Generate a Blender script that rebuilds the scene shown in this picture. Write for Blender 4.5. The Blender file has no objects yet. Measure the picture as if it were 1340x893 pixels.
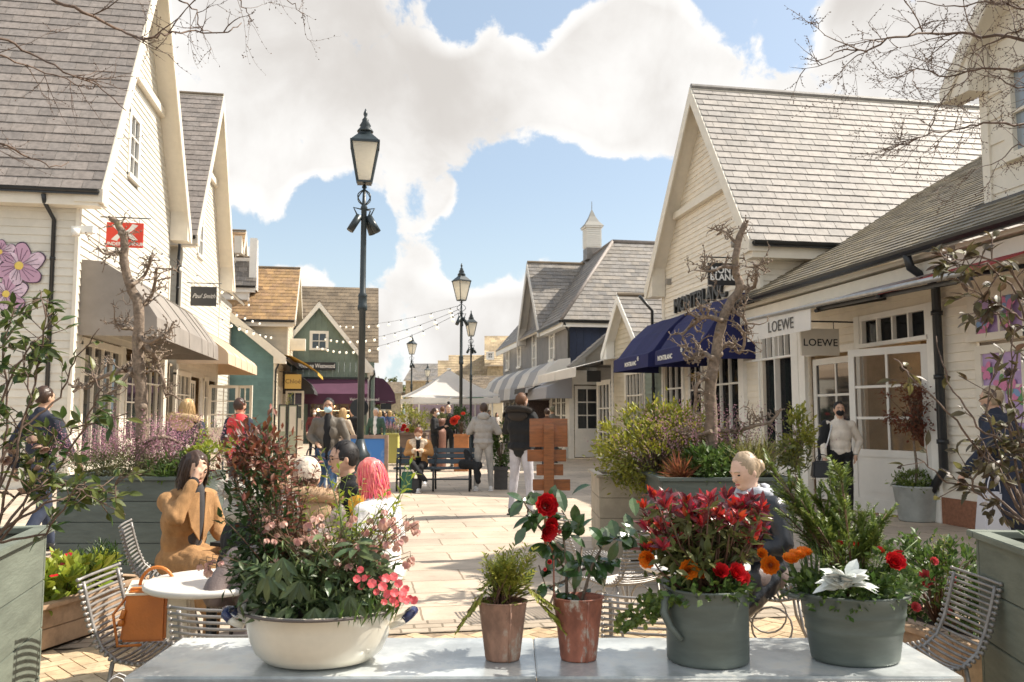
import bpy, math, random
from mathutils import Vector, Matrix, noise
rnd = random.Random(11)
V = Vector
# ---------------------------------------------------------------- camera, sky, sun
F_, H_ = 1100.0, 1.48
YAW, PIT = math.atan(195/1100.0), math.atan(98.5/1100.0)
scn = bpy.context.scene
COL = scn.collection
cd = bpy.data.cameras.new('camera'); cam = bpy.data.objects.new('camera', cd); COL.objects.link(cam)
cam.location = (0, 0, H_); cam.rotation_euler = (math.pi/2+PIT, 0, -YAW)
cd.sensor_width = 36; cd.lens = 36*F_/1340; cd.clip_end = 3000; cd.clip_start = .05
cd.dof.use_dof = True; cd.dof.focus_distance = 5.0; cd.dof.aperture_fstop = 7.0
scn.camera = cam
scn.view_settings.view_transform = 'Standard'; scn.view_settings.look = 'None'
scn.view_settings.exposure = 0.90; scn.view_settings.gamma = 1
scn.render.resolution_x = 1024; scn.render.resolution_y = 682
scn.cycles.max_bounces = 8
SUN_EL, SUN_AZ = math.radians(47), math.radians(4)   # azimuth from +X towards +Y
S = V((math.cos(SUN_EL)*math.cos(SUN_AZ), math.cos(SUN_EL)*math.sin(SUN_AZ), math.sin(SUN_EL)))
ld = bpy.data.lights.new('sun', 'SUN'); ld.energy = 4.3; ld.angle = math.radians(.55); ld.color = (1, .925, .81)
sun = bpy.data.objects.new('sun', ld); COL.objects.link(sun)
sun.rotation_euler = S.to_track_quat('Z', 'Y').to_euler()

def ray(px, py):
    a = (px-670)/F_; b = -(py-446.5)/F_
    r = V((math.cos(YAW), -math.sin(YAW), 0))
    f = V((math.sin(YAW)*math.cos(PIT), math.cos(YAW)*math.cos(PIT), math.sin(PIT)))
    u = r.cross(f)
    return f + r*a + u*b
def onax(ax, v, px, py):
    r = ray(px, py); o = V((0, 0, H_)); return o + r*((v-o[ax])/r[ax])
def PX(v, px, py): return onax(0, v, px, py)
def PY(v, px, py): return onax(1, v, px, py)
def PZ(v, px, py): return onax(2, v, px, py)
def G(px, py): return onax(2, 0, px, py)
def PD(d, px, py): return V((0, 0, H_)) + ray(px, py)*d      # a point d metres down the view axis
def GD(d, px): p = PD(d, px, 545); p.z = 0; return p

class NT:
    def __init__(s, tree): s.t = tree; s.n = tree.nodes; s.l = tree.links
    def add(s, ty, **kw):
        n = s.n.new(ty)
        for k, v in kw.items():
            if k == 'inp':
                for i, x in v.items():
                    if isinstance(x, bpy.types.NodeSocket): s.l.new(x, n.inputs[i])
                    else: n.inputs[i].default_value = x
            else: setattr(n, k, v)
        return n
    def math(s, op, a, b=0.0, c=None, clamp=False):
        d = {0: a, 1: b}
        if c is not None: d[2] = c
        return s.add('ShaderNodeMath', operation=op, use_clamp=clamp, inp=d).outputs[0]
    def ramp(s, fac, lo, hi):
        return s.add('ShaderNodeMapRange', interpolation_type='SMOOTHSTEP', inp={0: fac, 1: lo, 2: hi}).outputs[0]
    def mix(s, fac, a, b, ty='MIX'):
        n = s.add('ShaderNodeMix', data_type='RGBA', blend_type=ty)
        for i, x in ((0, fac), (6, a), (7, b)):
            if isinstance(x, bpy.types.NodeSocket): s.l.new(x, n.inputs[i])
            else: n.inputs[i].default_value = (tuple(x)+(1,))[:4] if isinstance(x, (tuple, list)) else x
        return n.outputs[2]

w = bpy.data.worlds.new('World'); scn.world = w; w.use_nodes = True
t = NT(w.node_tree); t.n.clear()
sky = t.add('ShaderNodeTexSky', sky_type='NISHITA', sun_disc=False, sun_elevation=SUN_EL,
            sun_rotation=math.pi/2-SUN_AZ, air_density=1.0, dust_density=2.2, ozone_density=1.0)
tc = t.add('ShaderNodeTexCoord'); dirv = tc.outputs['Generated']
nz = t.add('ShaderNodeTexNoise', inp={'Vector': dirv, 'Scale': 5.5, 'Detail': 11.0, 'Roughness': .60, 'Distortion': .35})
nz2 = t.add('ShaderNodeTexNoise', inp={'Vector': dirv, 'Scale': 19.0, 'Detail': 10.0, 'Roughness': .62, 'Distortion': .3})
nz3 = t.add('ShaderNodeTexNoise', inp={'Vector': dirv, 'Scale': 3.4, 'Detail': 4.0})
# cumulus banks: directions and angular sizes; (px, py, radius px, weight)
acc = None
BL = [(270,110,180,.9),(430,70,190,.9),(330,210,90,.7),(420,190,80,.5),(610,110,130,.85),(720,120,110,.85),(830,110,110,.85),(790,50,60,.5),(900,160,120,.7),(1110,80,170,.9),(1290,110,140,.8),
      (540,218,62,.8),(560,295,50,.75),(370,335,60,.6),(430,375,90,.55),(640,380,90,.6),(540,450,110,.6),(735,320,50,.7),(700,440,90,.7),(360,480,120,.8),
      (560,15,60,-1),(660,20,80,-1),(730,5,60,-.8),(985,5,70,-1),(1040,60,30,-.5),(790,240,120,-.8),(680,270,100,-.8),(345,268,80,-1.2),(445,258,60,-1.0),(440,320,60,-.9),(640,330,60,-.5),(820,300,80,-.8),(600,340,50,-.4),(300,330,50,-.3)]
for (px, py, rr, wt) in BL:
    rr *= .95
    d = ray(px, py).normalized()
    dp = t.add('ShaderNodeVectorMath', operation='DOT_PRODUCT', inp={0: dirv, 1: tuple(d)}).outputs['Value']
    ang = rr/1100.0
    m = t.add('ShaderNodeMapRange', interpolation_type='SMOOTHSTEP', inp={0: dp, 1: math.cos(ang*1.5), 2: 1.0, 3: 0.0, 4: wt}).outputs[0]
    acc = m if acc is None else t.math('ADD', acc, m)
acc = t.math('MAXIMUM', t.math('MINIMUM', acc, .95), -.5)
dens = t.math('ADD', acc, t.math('MULTIPLY', t.math('SUBTRACT', nz.outputs[0], .5), 3.0))
dens = t.math('ADD', dens, t.math('MULTIPLY', t.math('SUBTRACT', nz2.outputs[0], .5), 1.9))
sep = t.add('ShaderNodeSeparateXYZ', inp={0: dirv})
back = t.ramp(sep.outputs[1], .35, -.1)
dens = t.math('ADD', dens, t.math('MULTIPLY', back, .4))
cov = t.ramp(dens, .26, .62)
soft = t.math('ADD', t.math('MULTIPLY', acc, .6), t.math('MULTIPLY', t.math('SUBTRACT', nz.outputs[0], .5), 1.0))
thick = t.ramp(t.math('ADD', soft, t.math('MULTIPLY', nz3.outputs[0], 1.5)), .98, 1.62)
rear = t.ramp(sep.outputs[1], .25, -.35)      # unseen cloud behind the camera, brightened to fill the shaded fronts
cc = t.mix(thick, (5.75, 5.65, 5.5), (3.9, 3.7, 3.5))
cc = t.mix(rear, cc, (8.4, 8.1, 7.7))
hz = t.ramp(sep.outputs[2], .30, -.02)
skyc = t.mix(t.math('ADD', .30, t.math('MULTIPLY', hz, .5)), sky.outputs[0], (4.4, 5.2, 5.45))
bg = t.add('ShaderNodeBackground', inp={0: t.mix(cov, skyc, cc), 1: .10})
t.l.new(bg.outputs[0], t.add('ShaderNodeOutputWorld').inputs[0])

# ---------------------------------------------------------------- materials
MT = {}
def mat(name, col, rough=.6, var=0, col2=None, nse=None, bump=None, metal=0, spec=.5, transl=0, emit=0, alpha=None, hue=0, stretch=(1,1,1), coat=0, grime=None):
    """col2: second colour picked per piece; nse=(scale, amount) blotches; bump=(scale, strength); var: brightness per piece"""
    if name in MT: return MT[name]
    m = bpy.data.materials.new(name); m.use_nodes = True; t = NT(m.node_tree); t.n.clear()
    c = tuple(col)+(1,)
    geo = t.add('ShaderNodeNewGeometry'); rpi = geo.outputs['Random Per Island']
    tcn = t.add('ShaderNodeTexCoord'); mp = t.add('ShaderNodeMapping', inp={0: tcn.outputs['Object'], 3: stretch}).outputs[0]
    out = None
    if col2 is not None:
        k = rpi if not isinstance(col2[0], (tuple, list)) else rpi
        out = t.mix(t.math('FRACT', t.math('MULTIPLY', rpi, 7.31)), c, col2)
    if nse:
        n = t.add('ShaderNodeTexNoise', inp={'Vector': mp, 'Scale': nse[0], 'Detail': 6.0, 'Roughness': .65}).outputs[0]
        f = t.math('ADD', 1-nse[1], t.math('MULTIPLY', t.ramp(n, .3, .7), 2*nse[1]))
        out = t.mix(1.0, out if out else c, t.add('ShaderNodeCombineXYZ', inp={0: f, 1: f, 2: f}).outputs[0], 'MULTIPLY')
    if grime:
        n = t.add('ShaderNodeTexNoise', inp={'Vector': mp, 'Scale': grime[0], 'Detail': 8.0, 'Roughness': .7}).outputs[0]
        out = t.mix(t.ramp(n, grime[1], grime[1]+.12), out if out else c, grime[2])
    if var or hue:
        hs = t.add('ShaderNodeHueSaturation', inp={0: t.math('ADD', .5-hue/2, t.math('MULTIPLY', t.math('FRACT', t.math('MULTIPLY', rpi, 13.7)), hue)) if hue else .5,
              2: t.math('ADD', 1-var, t.math('MULTIPLY', rpi, 2*var)), 4: out if out else c})
        out = hs.outputs[0]
    b = t.add('ShaderNodeBsdfPrincipled', inp={'Roughness': rough, 'Metallic': metal, 'Specular IOR Level': spec, 'Coat Weight': coat})
    if out: t.l.new(out, b.inputs['Base Color'])
    else: b.inputs['Base Color'].default_value = c
    if bump:
        n = t.add('ShaderNodeTexNoise', inp={'Vector': mp, 'Scale': bump[0], 'Detail': 5.0}).outputs[0]
        bp = t.add('ShaderNodeBump', inp={'Strength': bump[1], 'Distance': .01, 'Height': n})
        t.l.new(bp.outputs[0], b.inputs['Normal'])
    if emit:
        b.inputs['Emission Color'].default_value = c; b.inputs['Emission Strength'].default_value = emit
    sh = b.outputs[0]
    if transl:
        tr = t.add('ShaderNodeBsdfTranslucent', inp={0: out if out else c})
        sh = t.add('ShaderNodeMixShader', inp={0: transl, 1: sh, 2: tr.outputs[0]}).outputs[0]
    if alpha is not None:
        tp = t.add('ShaderNodeBsdfTransparent', inp={0: (1, 1, 1, 1)})
        fr = t.add('ShaderNodeFresnel', inp={0: 1.45}).outputs[0]
        sh = t.add('ShaderNodeMixShader', inp={0: t.math('ADD', alpha, fr, clamp=True), 1: tp.outputs[0], 2: sh}).outputs[0]
    t.l.new(sh, t.add('ShaderNodeOutputMaterial').inputs[0])
    MT[name] = m; return m

cream = mat('cream_paint', (.63, .59, .505), .55, nse=(3, .06), bump=(60, .08), var=.05)
creamR = mat('shade_lifted_cream_paint', (.76, .69, .57), .55, nse=(3, .06), bump=(60, .08), var=.05)  # copy of cream with lift for the shaded east walls put into its colour
creamT = mat('cream_trim', (.72, .66, .55), .5, nse=(5, .04))
white = mat('white_paint', (.80, .77, .70), .5, nse=(5, .04), var=.03)
whiteD = mat('white_door_paint', (.70, .67, .61), .45, nse=(4, .03))
beige = mat('beige_paint', (.56, .50, .38), .6, nse=(3, .07), var=.05)
black = mat('black_metal', (.018, .02, .022), .35, nse=(8, .2))
lampblack = mat('lamp_paint', (.025, .035, .038), .35, nse=(8, .2))
glass = mat('window_glass', (.02, .022, .025), .04, spec=1.0, alpha=.16, bump=(1.5, .02))
darkglass = mat('dark_window_glass', (.035, .04, .045), .06, spec=1.0, bump=(1.5, .03))
curtain = mat('net_curtain', (.55, .53, .48), .9, nse=(9, .3), stretch=(6, 6, .5))
interior = mat('shop_interior', (.20, .16, .11), .8, nse=(1.5, .5))
glow = mat('shop_lamp', (1, .58, .24), .5, emit=7)
slateD = mat('grey_slate', (.205, .18, .162), .62, var=.16, col2=(.24, .205, .18), nse=(9, .2), bump=(40, .25))
slateL = mat('pale_slate', (.30, .275, .25), .66, var=.12, col2=(.345, .31, .275), nse=(7, .16), bump=(40, .3), spec=.4)
slateG = mat('mossy_slate', (.19, .165, .125), .6, var=.22, col2=(.23, .19, .12), nse=(6, .2), bump=(40, .3))
slateN = mat('weathered_slate', (.19, .175, .16), .5, var=.22, col2=(.23, .20, .165), nse=(6, .2), bump=(40, .3))
tileB = mat('clay_tile', (.25, .155, .085), .75, var=.2, col2=(.33, .205, .09), nse=(2.2, .25), bump=(30, .3))
tileD = mat('brown_tile', (.15, .115, .078), .8, var=.2, col2=(.19, .145, .095), nse=(1.5, .25), bump=(30, .3))
tileS = mat('sand_tile', (.36, .27, .17), .8, var=.2, col2=(.44, .34, .20), nse=(1.2, .22), bump=(30, .3))
teal = mat('teal_paint', (.105, .19, .185), .6, nse=(2, .12), var=.08)
green = mat('green_cladding', (.15, .20, .165), .6, nse=(2, .12), var=.08)
greyc = mat('grey_cladding', (.20, .19, .18), .6, nse=(2, .1), var=.06)
navyc = mat('navy_cladding', (.018, .028, .062), .55, nse=(2, .15), var=.1)
stonew = mat('sand_stone', (.42, .33, .20), .85, nse=(6, .3), bump=(12, .5))
brick = mat('red_brick', (.25, .11, .06), .85, var=.25, nse=(20, .2), bump=(50, .3))
navyA = mat('navy_canvas', (.012, .015, .085), .85, nse=(2, .15), bump=(300, .2))
greyA = mat('taupe_canvas', (.27, .24, .21), .85, nse=(1.2, .12), bump=(200, .2), transl=.08)
peachA = mat('peach_canvas', (.66, .50, .35), .85, nse=(1.2, .08), bump=(200, .2), transl=.15)
whiteA = mat('white_canvas', (.85, .82, .77), .85, nse=(1.2, .05), bump=(200, .2), transl=.35)
purpleA = mat('purple_canvas', (.085, .03, .06), .85, nse=(1.2, .1), bump=(200, .2))
redA = mat('red_canvas', (.42, .085, .08), .85, nse=(1.2, .1), bump=(200, .2))
darkA = mat('charcoal_canvas', (.05, .048, .048), .85, nse=(1.2, .1), bump=(200, .2))
yellowA = mat('yellow_canvas', (.55, .32, .04), .85, nse=(1.2, .1), bump=(200, .2))
zinc = mat('zinc_sheet', (.52, .55, .55), .26, nse=(3.5, .32), bump=(5, .15), metal=.35, grime=(7, .52, (.66, .66, .62)))
steel = mat('brushed_steel', (.42, .41, .39), .42, nse=(10, .15), metal=.85)
wirecol = mat('grey_rod', (.30, .28, .26), .45, nse=(14, .2), metal=.4)
plantergreen = mat('planter_green', (.15, .17, .135), .6, nse=(4, .16), bump=(18, .25), var=.07, stretch=(1, 1, 5))
planterdark = mat('planter_dark_green', (.075, .095, .085), .55, nse=(4, .18), bump=(18, .25), var=.08, stretch=(1, 1, 5))
soil = mat('soil', (.035, .022, .014), .95, nse=(30, .5), bump=(60, 1.0))
bark = mat('bark', (.20, .15, .11), .85, nse=(25, .35), bump=(40, .9), grime=(6, .60, (.24, .21, .10, 1)))
twig = mat('twig', (.13, .085, .06), .8, nse=(25, .3))
timber = mat('orange_timber', (.27, .088, .02), .38, nse=(6, .28), stretch=(1, 7, 7), bump=(20, .1), var=.12, coat=.3)
skin = mat('skin', (.56, .34, .23), .5, nse=(30, .06))
skinP = mat('pale_skin', (.66, .43, .32), .5, nse=(30, .06))
skinB = mat('brown_skin', (.36, .20, .12), .5, nse=(30, .06))

# ---------------------------------------------------------------- mesh builder
SCR = bpy.data.scenes.new('scratch')
def evaluate(o):
    SCR.collection.objects.link(o); vl = SCR.view_layers[0]
    with bpy.context.temp_override(scene=SCR, view_layer=vl):
        dg = bpy.context.evaluated_depsgraph_get(); me = bpy.data.meshes.new_from_object(o.evaluated_get(dg))
    SCR.collection.objects.unlink(o); return me
class MB:
    def __init__(s): s.v = []; s.f = []; s.m = []; s.s = []; s.mi = 0; s.sm = False
    def face(s, idx): s.f.append(idx); s.m.append(s.mi); s.s.append(s.sm)
    def poly(s, pts): b = len(s.v); s.v += [tuple(p) for p in pts]; s.face(tuple(range(b, b+len(pts))))
    def box(s, x0, x1, y0, y1, z0, z1):
        if x0 > x1: x0, x1 = x1, x0
        if y0 > y1: y0, y1 = y1, y0
        if z0 > z1: z0, z1 = z1, z0
        b = len(s.v); s.v += [(x, y, z) for z in (z0, z1) for y in (y0, y1) for x in (x0, x1)]
        for q in ((0, 2, 3, 1), (4, 5, 7, 6), (0, 1, 5, 4), (2, 6, 7, 3), (0, 4, 6, 2), (1, 3, 7, 5)): s.face(tuple(b+i for i in q))
    def beam(s, p, q, w, h, up=(0, 0, 1), ov=0):
        p, q = V(p), V(q); d = (q-p).normalized(); p = p-d*ov; q = q+d*ov
        up = V(up); x = d.cross(up)
        if x.length < 1e-4: x = d.cross(V((1, 0, 0)))
        x.normalize(); u = x.cross(d)
        b = len(s.v)
        for c in (p, q):
            for a, e in ((-1, -1), (1, -1), (1, 1), (-1, 1)): s.v.append(tuple(c+x*(a*w/2)+u*(e*h/2)))
        for k in ((0, 3, 2, 1), (4, 5, 6, 7), (0, 1, 5, 4), (1, 2, 6, 5), (2, 3, 7, 6), (3, 0, 4, 7)): s.face(tuple(b+i for i in k))
    def prism(s, pts, vec):
        pts = [V(p) for p in pts]; vec = V(vec); n = len(pts); b = len(s.v)
        nn = V((0, 0, 0))
        for i in range(n): nn += pts[i].cross(pts[(i+1) % n])
        if nn.dot(vec) > 0: pts.reverse()
        s.v += [tuple(p) for p in pts]+[tuple(p+vec) for p in pts]
        s.face(tuple(range(b, b+n))); s.face(tuple(range(b+2*n-1, b+n-1, -1)))
        for i in range(n):
            j = (i+1) % n; s.face((b+i, b+n+i, b+n+j, b+j))
    def tube(s, pts, r, n=8, cap=True, smooth=True, close=False):
        pts = [V(p) for p in pts]; N = len(pts)
        rs = r if isinstance(r, (list, tuple)) else [r]*N
        b = len(s.v); x = None; osm = s.sm; s.sm = smooth
        for i, p in enumerate(pts):
            if close: d = pts[(i+1) % N]-pts[i-1]
            else: d = pts[min(i+1, N-1)]-pts[max(i-1, 0)]
            if d.length < 1e-7: d = V((0, 0, 1))
            d.normalize()
            if x is None: x = d.orthogonal().normalized()
            else:
                x = x-d*x.dot(d)
                x = x.normalized() if x.length > 1e-5 else d.orthogonal().normalized()
            y = d.cross(x)
            for k in range(n):
                a = 2*math.pi*k/n; s.v.append(tuple(p+x*(math.cos(a)*rs[i])+y*(math.sin(a)*rs[i])))
        for i in range(N if close else N-1):
            for k in range(n):
                k2 = (k+1) % n; i2 = (i+1) % N
                s.face((b+i*n+k, b+i*n+k2, b+i2*n+k2, b+i2*n+k))
        s.sm = False
        if cap and not close:
            s.face(tuple(b+k for k in range(n-1, -1, -1))); s.face(tuple(b+(N-1)*n+k for k in range(n)))
        s.sm = osm
    def lathe(s, c, prof, n=24, kx=1, ky=1, smooth=True, rot=0):
        b = len(s.v); osm = s.sm; s.sm = smooth
        for (r, z) in prof:
            for k in range(n):
                a = 2*math.pi*k/n+rot; s.v.append((c[0]+math.cos(a)*r*kx, c[1]+math.sin(a)*r*ky, c[2]+z))
        for i in range(len(prof)-1):
            for k in range(n):
                k2 = (k+1) % n; s.face((b+i*n+k, b+i*n+k2, b+(i+1)*n+k2, b+(i+1)*n+k))
        s.sm = osm
        if prof[0][0] > 1e-4: s.face(tuple(b+k for k in range(n-1, -1, -1)))
        if prof[-1][0] > 1e-4: s.face(tuple(b+(len(prof)-1)*n+k for k in range(n)))
    def ell(s, c, r, n=12, m=8, rot=None):
        b = len(s.v); osm = s.sm; s.sm = True; c = V(c)
        if not isinstance(r, (tuple, list)): r = (r, r, r)
        for i in range(m+1):
            ph = math.pi*i/m
            for k in range(n):
                a = 2*math.pi*k/n
                p = V((math.cos(a)*math.sin(ph)*r[0], math.sin(a)*math.sin(ph)*r[1], -math.cos(ph)*r[2]))
                if rot: p = rot @ p
                s.v.append(tuple(c+p))
        for i in range(m):
            for k in range(n):
                k2 = (k+1) % n; s.face((b+i*n+k, b+i*n+k2, b+(i+1)*n+k2, b+(i+1)*n+k))
        s.sm = osm
    def leaf(s, p, d, n, L, W, fold=.25, droop=0.0, seg=3, prof=None):
        """blade from p along d, normal n; prof: half-width factors along the length"""
        p, d, n = V(p), V(d).normalized(), V(n)
        x = d.cross(n)
        if x.length < 1e-4: x = d.orthogonal()
        x.normalize(); n = x.cross(d).normalized()
        prof = prof or [.55, 1.0, .6]
        b = len(s.v); s.v.append(tuple(p)); seg = len(prof)
        for i in range(1, seg+1):
            tt = i/(seg+1.0); c = p+d*(L*tt)-n*(droop*L*tt*tt); hw = W/2*prof[i-1]
            s.v.append(tuple(c-x*hw+n*(fold*hw))); s.v.append(tuple(c)); s.v.append(tuple(c+x*hw+n*(fold*hw)))
        s.v.append(tuple(p+d*L-n*(droop*L)))
        e = len(s.v)-1
        s.face((b, b+2, b+1)); s.face((b, b+3, b+2))
        for i in range(seg-1):
            q = b+1+3*i; s.face((q, q+1, q+4, q+3)); s.face((q+1, q+2, q+5, q+4))
        q = b+1+3*(seg-1); s.face((q, q+1, e)); s.face((q+1, q+2, e))
    def build(s, name, mats, parent=None, world=False, bevel=0, clip=None, solid=0, remesh=0, smoothit=0, disp=None, allsmooth=False, label=None, loc=None):
        me = bpy.data.meshes.new(name); vv = s.v
        if world and parent is not None:
            im = ROOTM[parent.name].inverted(); vv = [tuple(im @ V(p)) for p in vv]
        me.from_pydata(vv, [], s.f)
        if not isinstance(mats, (list, tuple)): mats = [mats]
        for m in mats: me.materials.append(m)
        me.polygons.foreach_set('material_index', s.m); me.polygons.foreach_set('use_smooth', s.s)
        me.update()
        o = bpy.data.objects.new(name, me); COL.objects.link(o)
        if loc: o.location = loc
        if clip or bevel:
            import bmesh
            bm = bmesh.new(); bm.from_mesh(me)
            for (co, no) in (clip or []):
                if world and parent is not None: co = im @ V(co); no = im.to_3x3() @ V(no)
                bmesh.ops.bisect_plane(bm, geom=bm.verts[:]+bm.edges[:]+bm.faces[:], plane_co=co, plane_no=no, clear_outer=True)
            if bevel:
                bmesh.ops.remove_doubles(bm, verts=bm.verts[:], dist=1e-6)
                es = [e for e in bm.edges if len(e.link_faces) == 2 and e.calc_face_angle(0) > .6]
                bmesh.ops.bevel(bm, geom=es, offset=bevel, segments=2, affect='EDGES', clamp_overlap=True)
            bm.to_mesh(me); bm.free()
        mods = []
        if solid: m = o.modifiers.new('s', 'SOLIDIFY'); m.thickness = solid; m.offset = 0; mods.append(m)
        if remesh: m = o.modifiers.new('r', 'REMESH'); m.mode = 'VOXEL'; m.voxel_size = remesh; mods.append(m)
        if smoothit: m = o.modifiers.new('m', 'SMOOTH'); m.iterations = smoothit; m.factor = .5; mods.append(m)
        if mods:
            me2 = evaluate(o)
            o.modifiers.clear(); o.data = me2; me2.name = name; bpy.data.meshes.remove(me); me = me2
            if not me.materials:
                for m in mats: me.materials.append(m)
        if disp:
            amp, sc, st = disp
            N_ = len(me.vertices); co = [0.0]*(3*N_); no = [0.0]*(3*N_); me.vertices.foreach_get('co', co); me.vertices.foreach_get('normal', no)
            ax, ay, az = sc*st[0], sc*st[1], sc*st[2]
            for i in range(0, 3*N_, 3):
                q_ = (co[i]*ax, co[i+1]*ay, co[i+2]*az); h_ = (noise.noise(q_)+.45*noise.noise((q_[0]*2.3+5, q_[1]*2.3, q_[2]*2.3)))*amp
                co[i] += no[i]*h_; co[i+1] += no[i+1]*h_; co[i+2] += no[i+2]*h_
            me.vertices.foreach_set('co', co)
            me.update()
        if allsmooth or remesh: me.polygons.foreach_set('use_smooth', [True]*len(me.polygons))
        if parent is not None:
            o.parent = parent
            if parent.name in ROOTM and not loc: ROOTM[o.name] = ROOTM[parent.name]
        if label: o['label'] = label
        return o

ROOTM = {}
def thing(name, label, cat, loc=(0, 0, 0), rz=0, group=None):
    o = bpy.data.objects.new(name, None); COL.objects.link(o); o.empty_display_size = .2
    o.location = loc; o.rotation_euler = (0, 0, rz); o['label'] = label; o['category'] = cat
    if group: o['group'] = group
    ROOTM[o.name] = Matrix.Translation(V(loc)) @ Matrix.Rotation(rz, 4, 'Z')
    return o
def tag(o, label, cat, group=None, kind=None):
    o['label'] = label; o['category'] = cat
    if group: o['group'] = group
    if kind: o['kind'] = kind
    return o
def struct(o): o['kind'] = 'structure'; return o
def dup(root, loc, rz, label, group=None, scale=None):
    def cp(o, par):
        c = o.copy(); COL.objects.link(c); c.parent = par
        for ch in o.children: cp(ch, c)
        return c
    bpy.context.view_layer.update()
    r = cp(root, None); r.location = loc; r.rotation_euler = (0, 0, rz); r['label'] = label
    if group: r['group'] = group
    if scale: r.scale = (scale,)*3
    return r
def text(name, body, size, m, parent, loc, rot, ext=.004, align='CENTER', sx=1.0, shear=0, spacing=1.0, off=0, world=False):
    cu = bpy.data.curves.new(name, 'FONT'); cu.body = body; cu.size = size; cu.extrude = ext; cu.align_x = align; cu.align_y = 'CENTER'
    cu.shear = shear; cu.space_character = spacing; cu.offset = off; cu.resolution_u = 3; cu.space_line = .8
    o = bpy.data.objects.new(name, cu); COL.objects.link(o); o.scale = (sx, 1, 1)
    me = evaluate(o)
    bpy.data.objects.remove(o); me.materials.clear(); me.materials.append(m); me.name = name
    q = bpy.data.objects.new(name, me); COL.objects.link(q)
    q.matrix_local = Matrix.Translation(V(loc)) @ rot.to_4x4() @ Matrix.Diagonal((sx, 1, 1, 1))
    if parent is not None: q.parent = parent
    return q
RX = Matrix.Rotation(math.pi/2, 3, 'X')      # upright text that faces local -Y
def faces(ang): return Matrix.Rotation(ang, 3, 'Z') @ RX
# ---------------------------------------------------------------- building helpers
class Fr:
    """a wall plane: U runs along it, N points out of it"""
    def __init__(s, O, U, N): s.O = V(O); s.U = V(U).normalized(); s.N = V(N).normalized()
    def pt(s, a, z, o=0.0): return s.O + s.U*a + V((0, 0, z)) + s.N*o
def FL(X): return Fr((X, 0, 0), (0, 1, 0), (1, 0, 0))       # west side, faces east: a = Y
def FR(X): return Fr((X, 0, 0), (0, 1, 0), (-1, 0, 0))      # east side, faces west: a = Y
def FC(Y): return Fr((0, Y, 0), (1, 0, 0), (0, -1, 0))      # faces the camera: a = X
def fbox(M, f, a0, a1, z0, z1, o0, o1):
    b = len(M.v)
    M.v += [tuple(f.pt(a, z, o)) for z in (z0, z1) for o in (o0, o1) for a in (a0, a1)]
    for q in ((0, 2, 3, 1), (4, 5, 7, 6), (0, 1, 5, 4), (2, 6, 7, 3), (0, 4, 6, 2), (1, 3, 7, 5)): M.face(tuple(b+i for i in q))
def spans(a0, a1, z0, z1, holes):
    out = [(a0, a1)]
    for (h0, h1, k0, k1) in holes:
        if k1 <= z0+.02 or k0 >= z1-.02: continue
        nw = []
        for (p, q) in out:
            if h1 <= p or h0 >= q: nw.append((p, q)); continue
            if h0 > p: nw.append((p, h0))
            if h1 < q: nw.append((h1, q))
        out = nw
    return out
def siding(parent, f, a0, a1, z0, z1, m, holes=(), pitch=.15, clip=None, vertical=False, name='wall', back=True):
    M = MB()
    if vertical:
        n = int((a1-a0)/pitch)+1
        for i in range(n):
            p, q = a0+i*pitch, min(a1, a0+(i+1)*pitch)
            mid = (p+q)/2; segs = [(z0, z1)]
            for (h0, h1, k0, k1) in holes:
                if h0 < mid < h1:
                    nw = []
                    for (s0, s1) in segs:
                        if k0 > s0: nw.append((s0, min(s1, k0)))
                        if k1 < s1: nw.append((max(s0, k1), s1))
                    segs = [s for s in nw if s[1]-s[0] > .03]
            for s0, s1 in segs: fbox(M, f, p+.004, q-.004, s0, s1, -.05, .012+rnd.random()*.004)
    else:
        n = int((z1-z0)/pitch+.999)
        for i in range(n):
            p = z0+i*pitch; q = min(z1+.01, p+pitch)
            for (s0, s1) in spans(a0, a1, p, q, holes):
                cuts = [s0]
                while cuts[-1] < s1-4.2: cuts.append(cuts[-1]+rnd.uniform(2.2, 4.0))
                cuts.append(s1)
                for c0, c1 in zip(cuts[:-1], cuts[1:]):
                    if c1-c0 < .01: continue
                    b = len(M.v); j = rnd.uniform(-.002, .002)
                    for a in (c0, c1):
                        for (z, o) in ((p, -.04), (p, .026+j), (q, .006), (q, -.04)): M.v.append(tuple(f.pt(a, z, o)))
                    for k in ((0, 1, 2, 3), (7, 6, 5, 4), (0, 4, 5, 1), (1, 5, 6, 2), (2, 6, 7, 3)): M.face(tuple(b+t for t in k))
    return M.build(name, m, parent, world=True, clip=clip)
def window(parent, f, a0, a1, z0, z1, nx=2, nz=2, gm=None, fm=None, fw=.07, proud=.05, trim=.09, name='window', sill=True, back=True, inset=.05, splits=None):
    fm = fm or white; M = MB(); o0, o1 = -inset, proud
    for (p, q, r, t_) in ((a0-trim, a0+fw, z0, z1), (a1-fw, a1+trim, z0, z1)): fbox(M, f, p, q, r, t_, o0, o1)
    fbox(M, f, a0-trim, a1+trim, z1-fw, z1+trim, o0, o1+.006); fbox(M, f, a0-trim, a1+trim, z0-trim*.5, z0+fw, o0, o1+(.05 if sill else .003))
    gw = a1-a0-2*fw
    for i in range(1, nx): a = a0+fw+gw*i/nx; fbox(M, f, a-.018, a+.018, z0+fw, z1-fw, o0, o1-.012)
    zs = splits or [z0+fw+(z1-z0-2*fw)*i/nz for i in range(1, nz)]
    for z in zs: fbox(M, f, a0+fw, a1-fw, z-.02, z+.02, o0, o1-.016)
    w_ = M.build(name, fm, parent, world=True)
    P = MB(); fbox(P, f, a0+fw*.5, a1-fw*.5, z0+fw*.5, z1-fw*.5, o0+.02, o0+.028)
    p_ = P.build('pane', gm or darkglass, w_, world=True); return w_, p_
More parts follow.
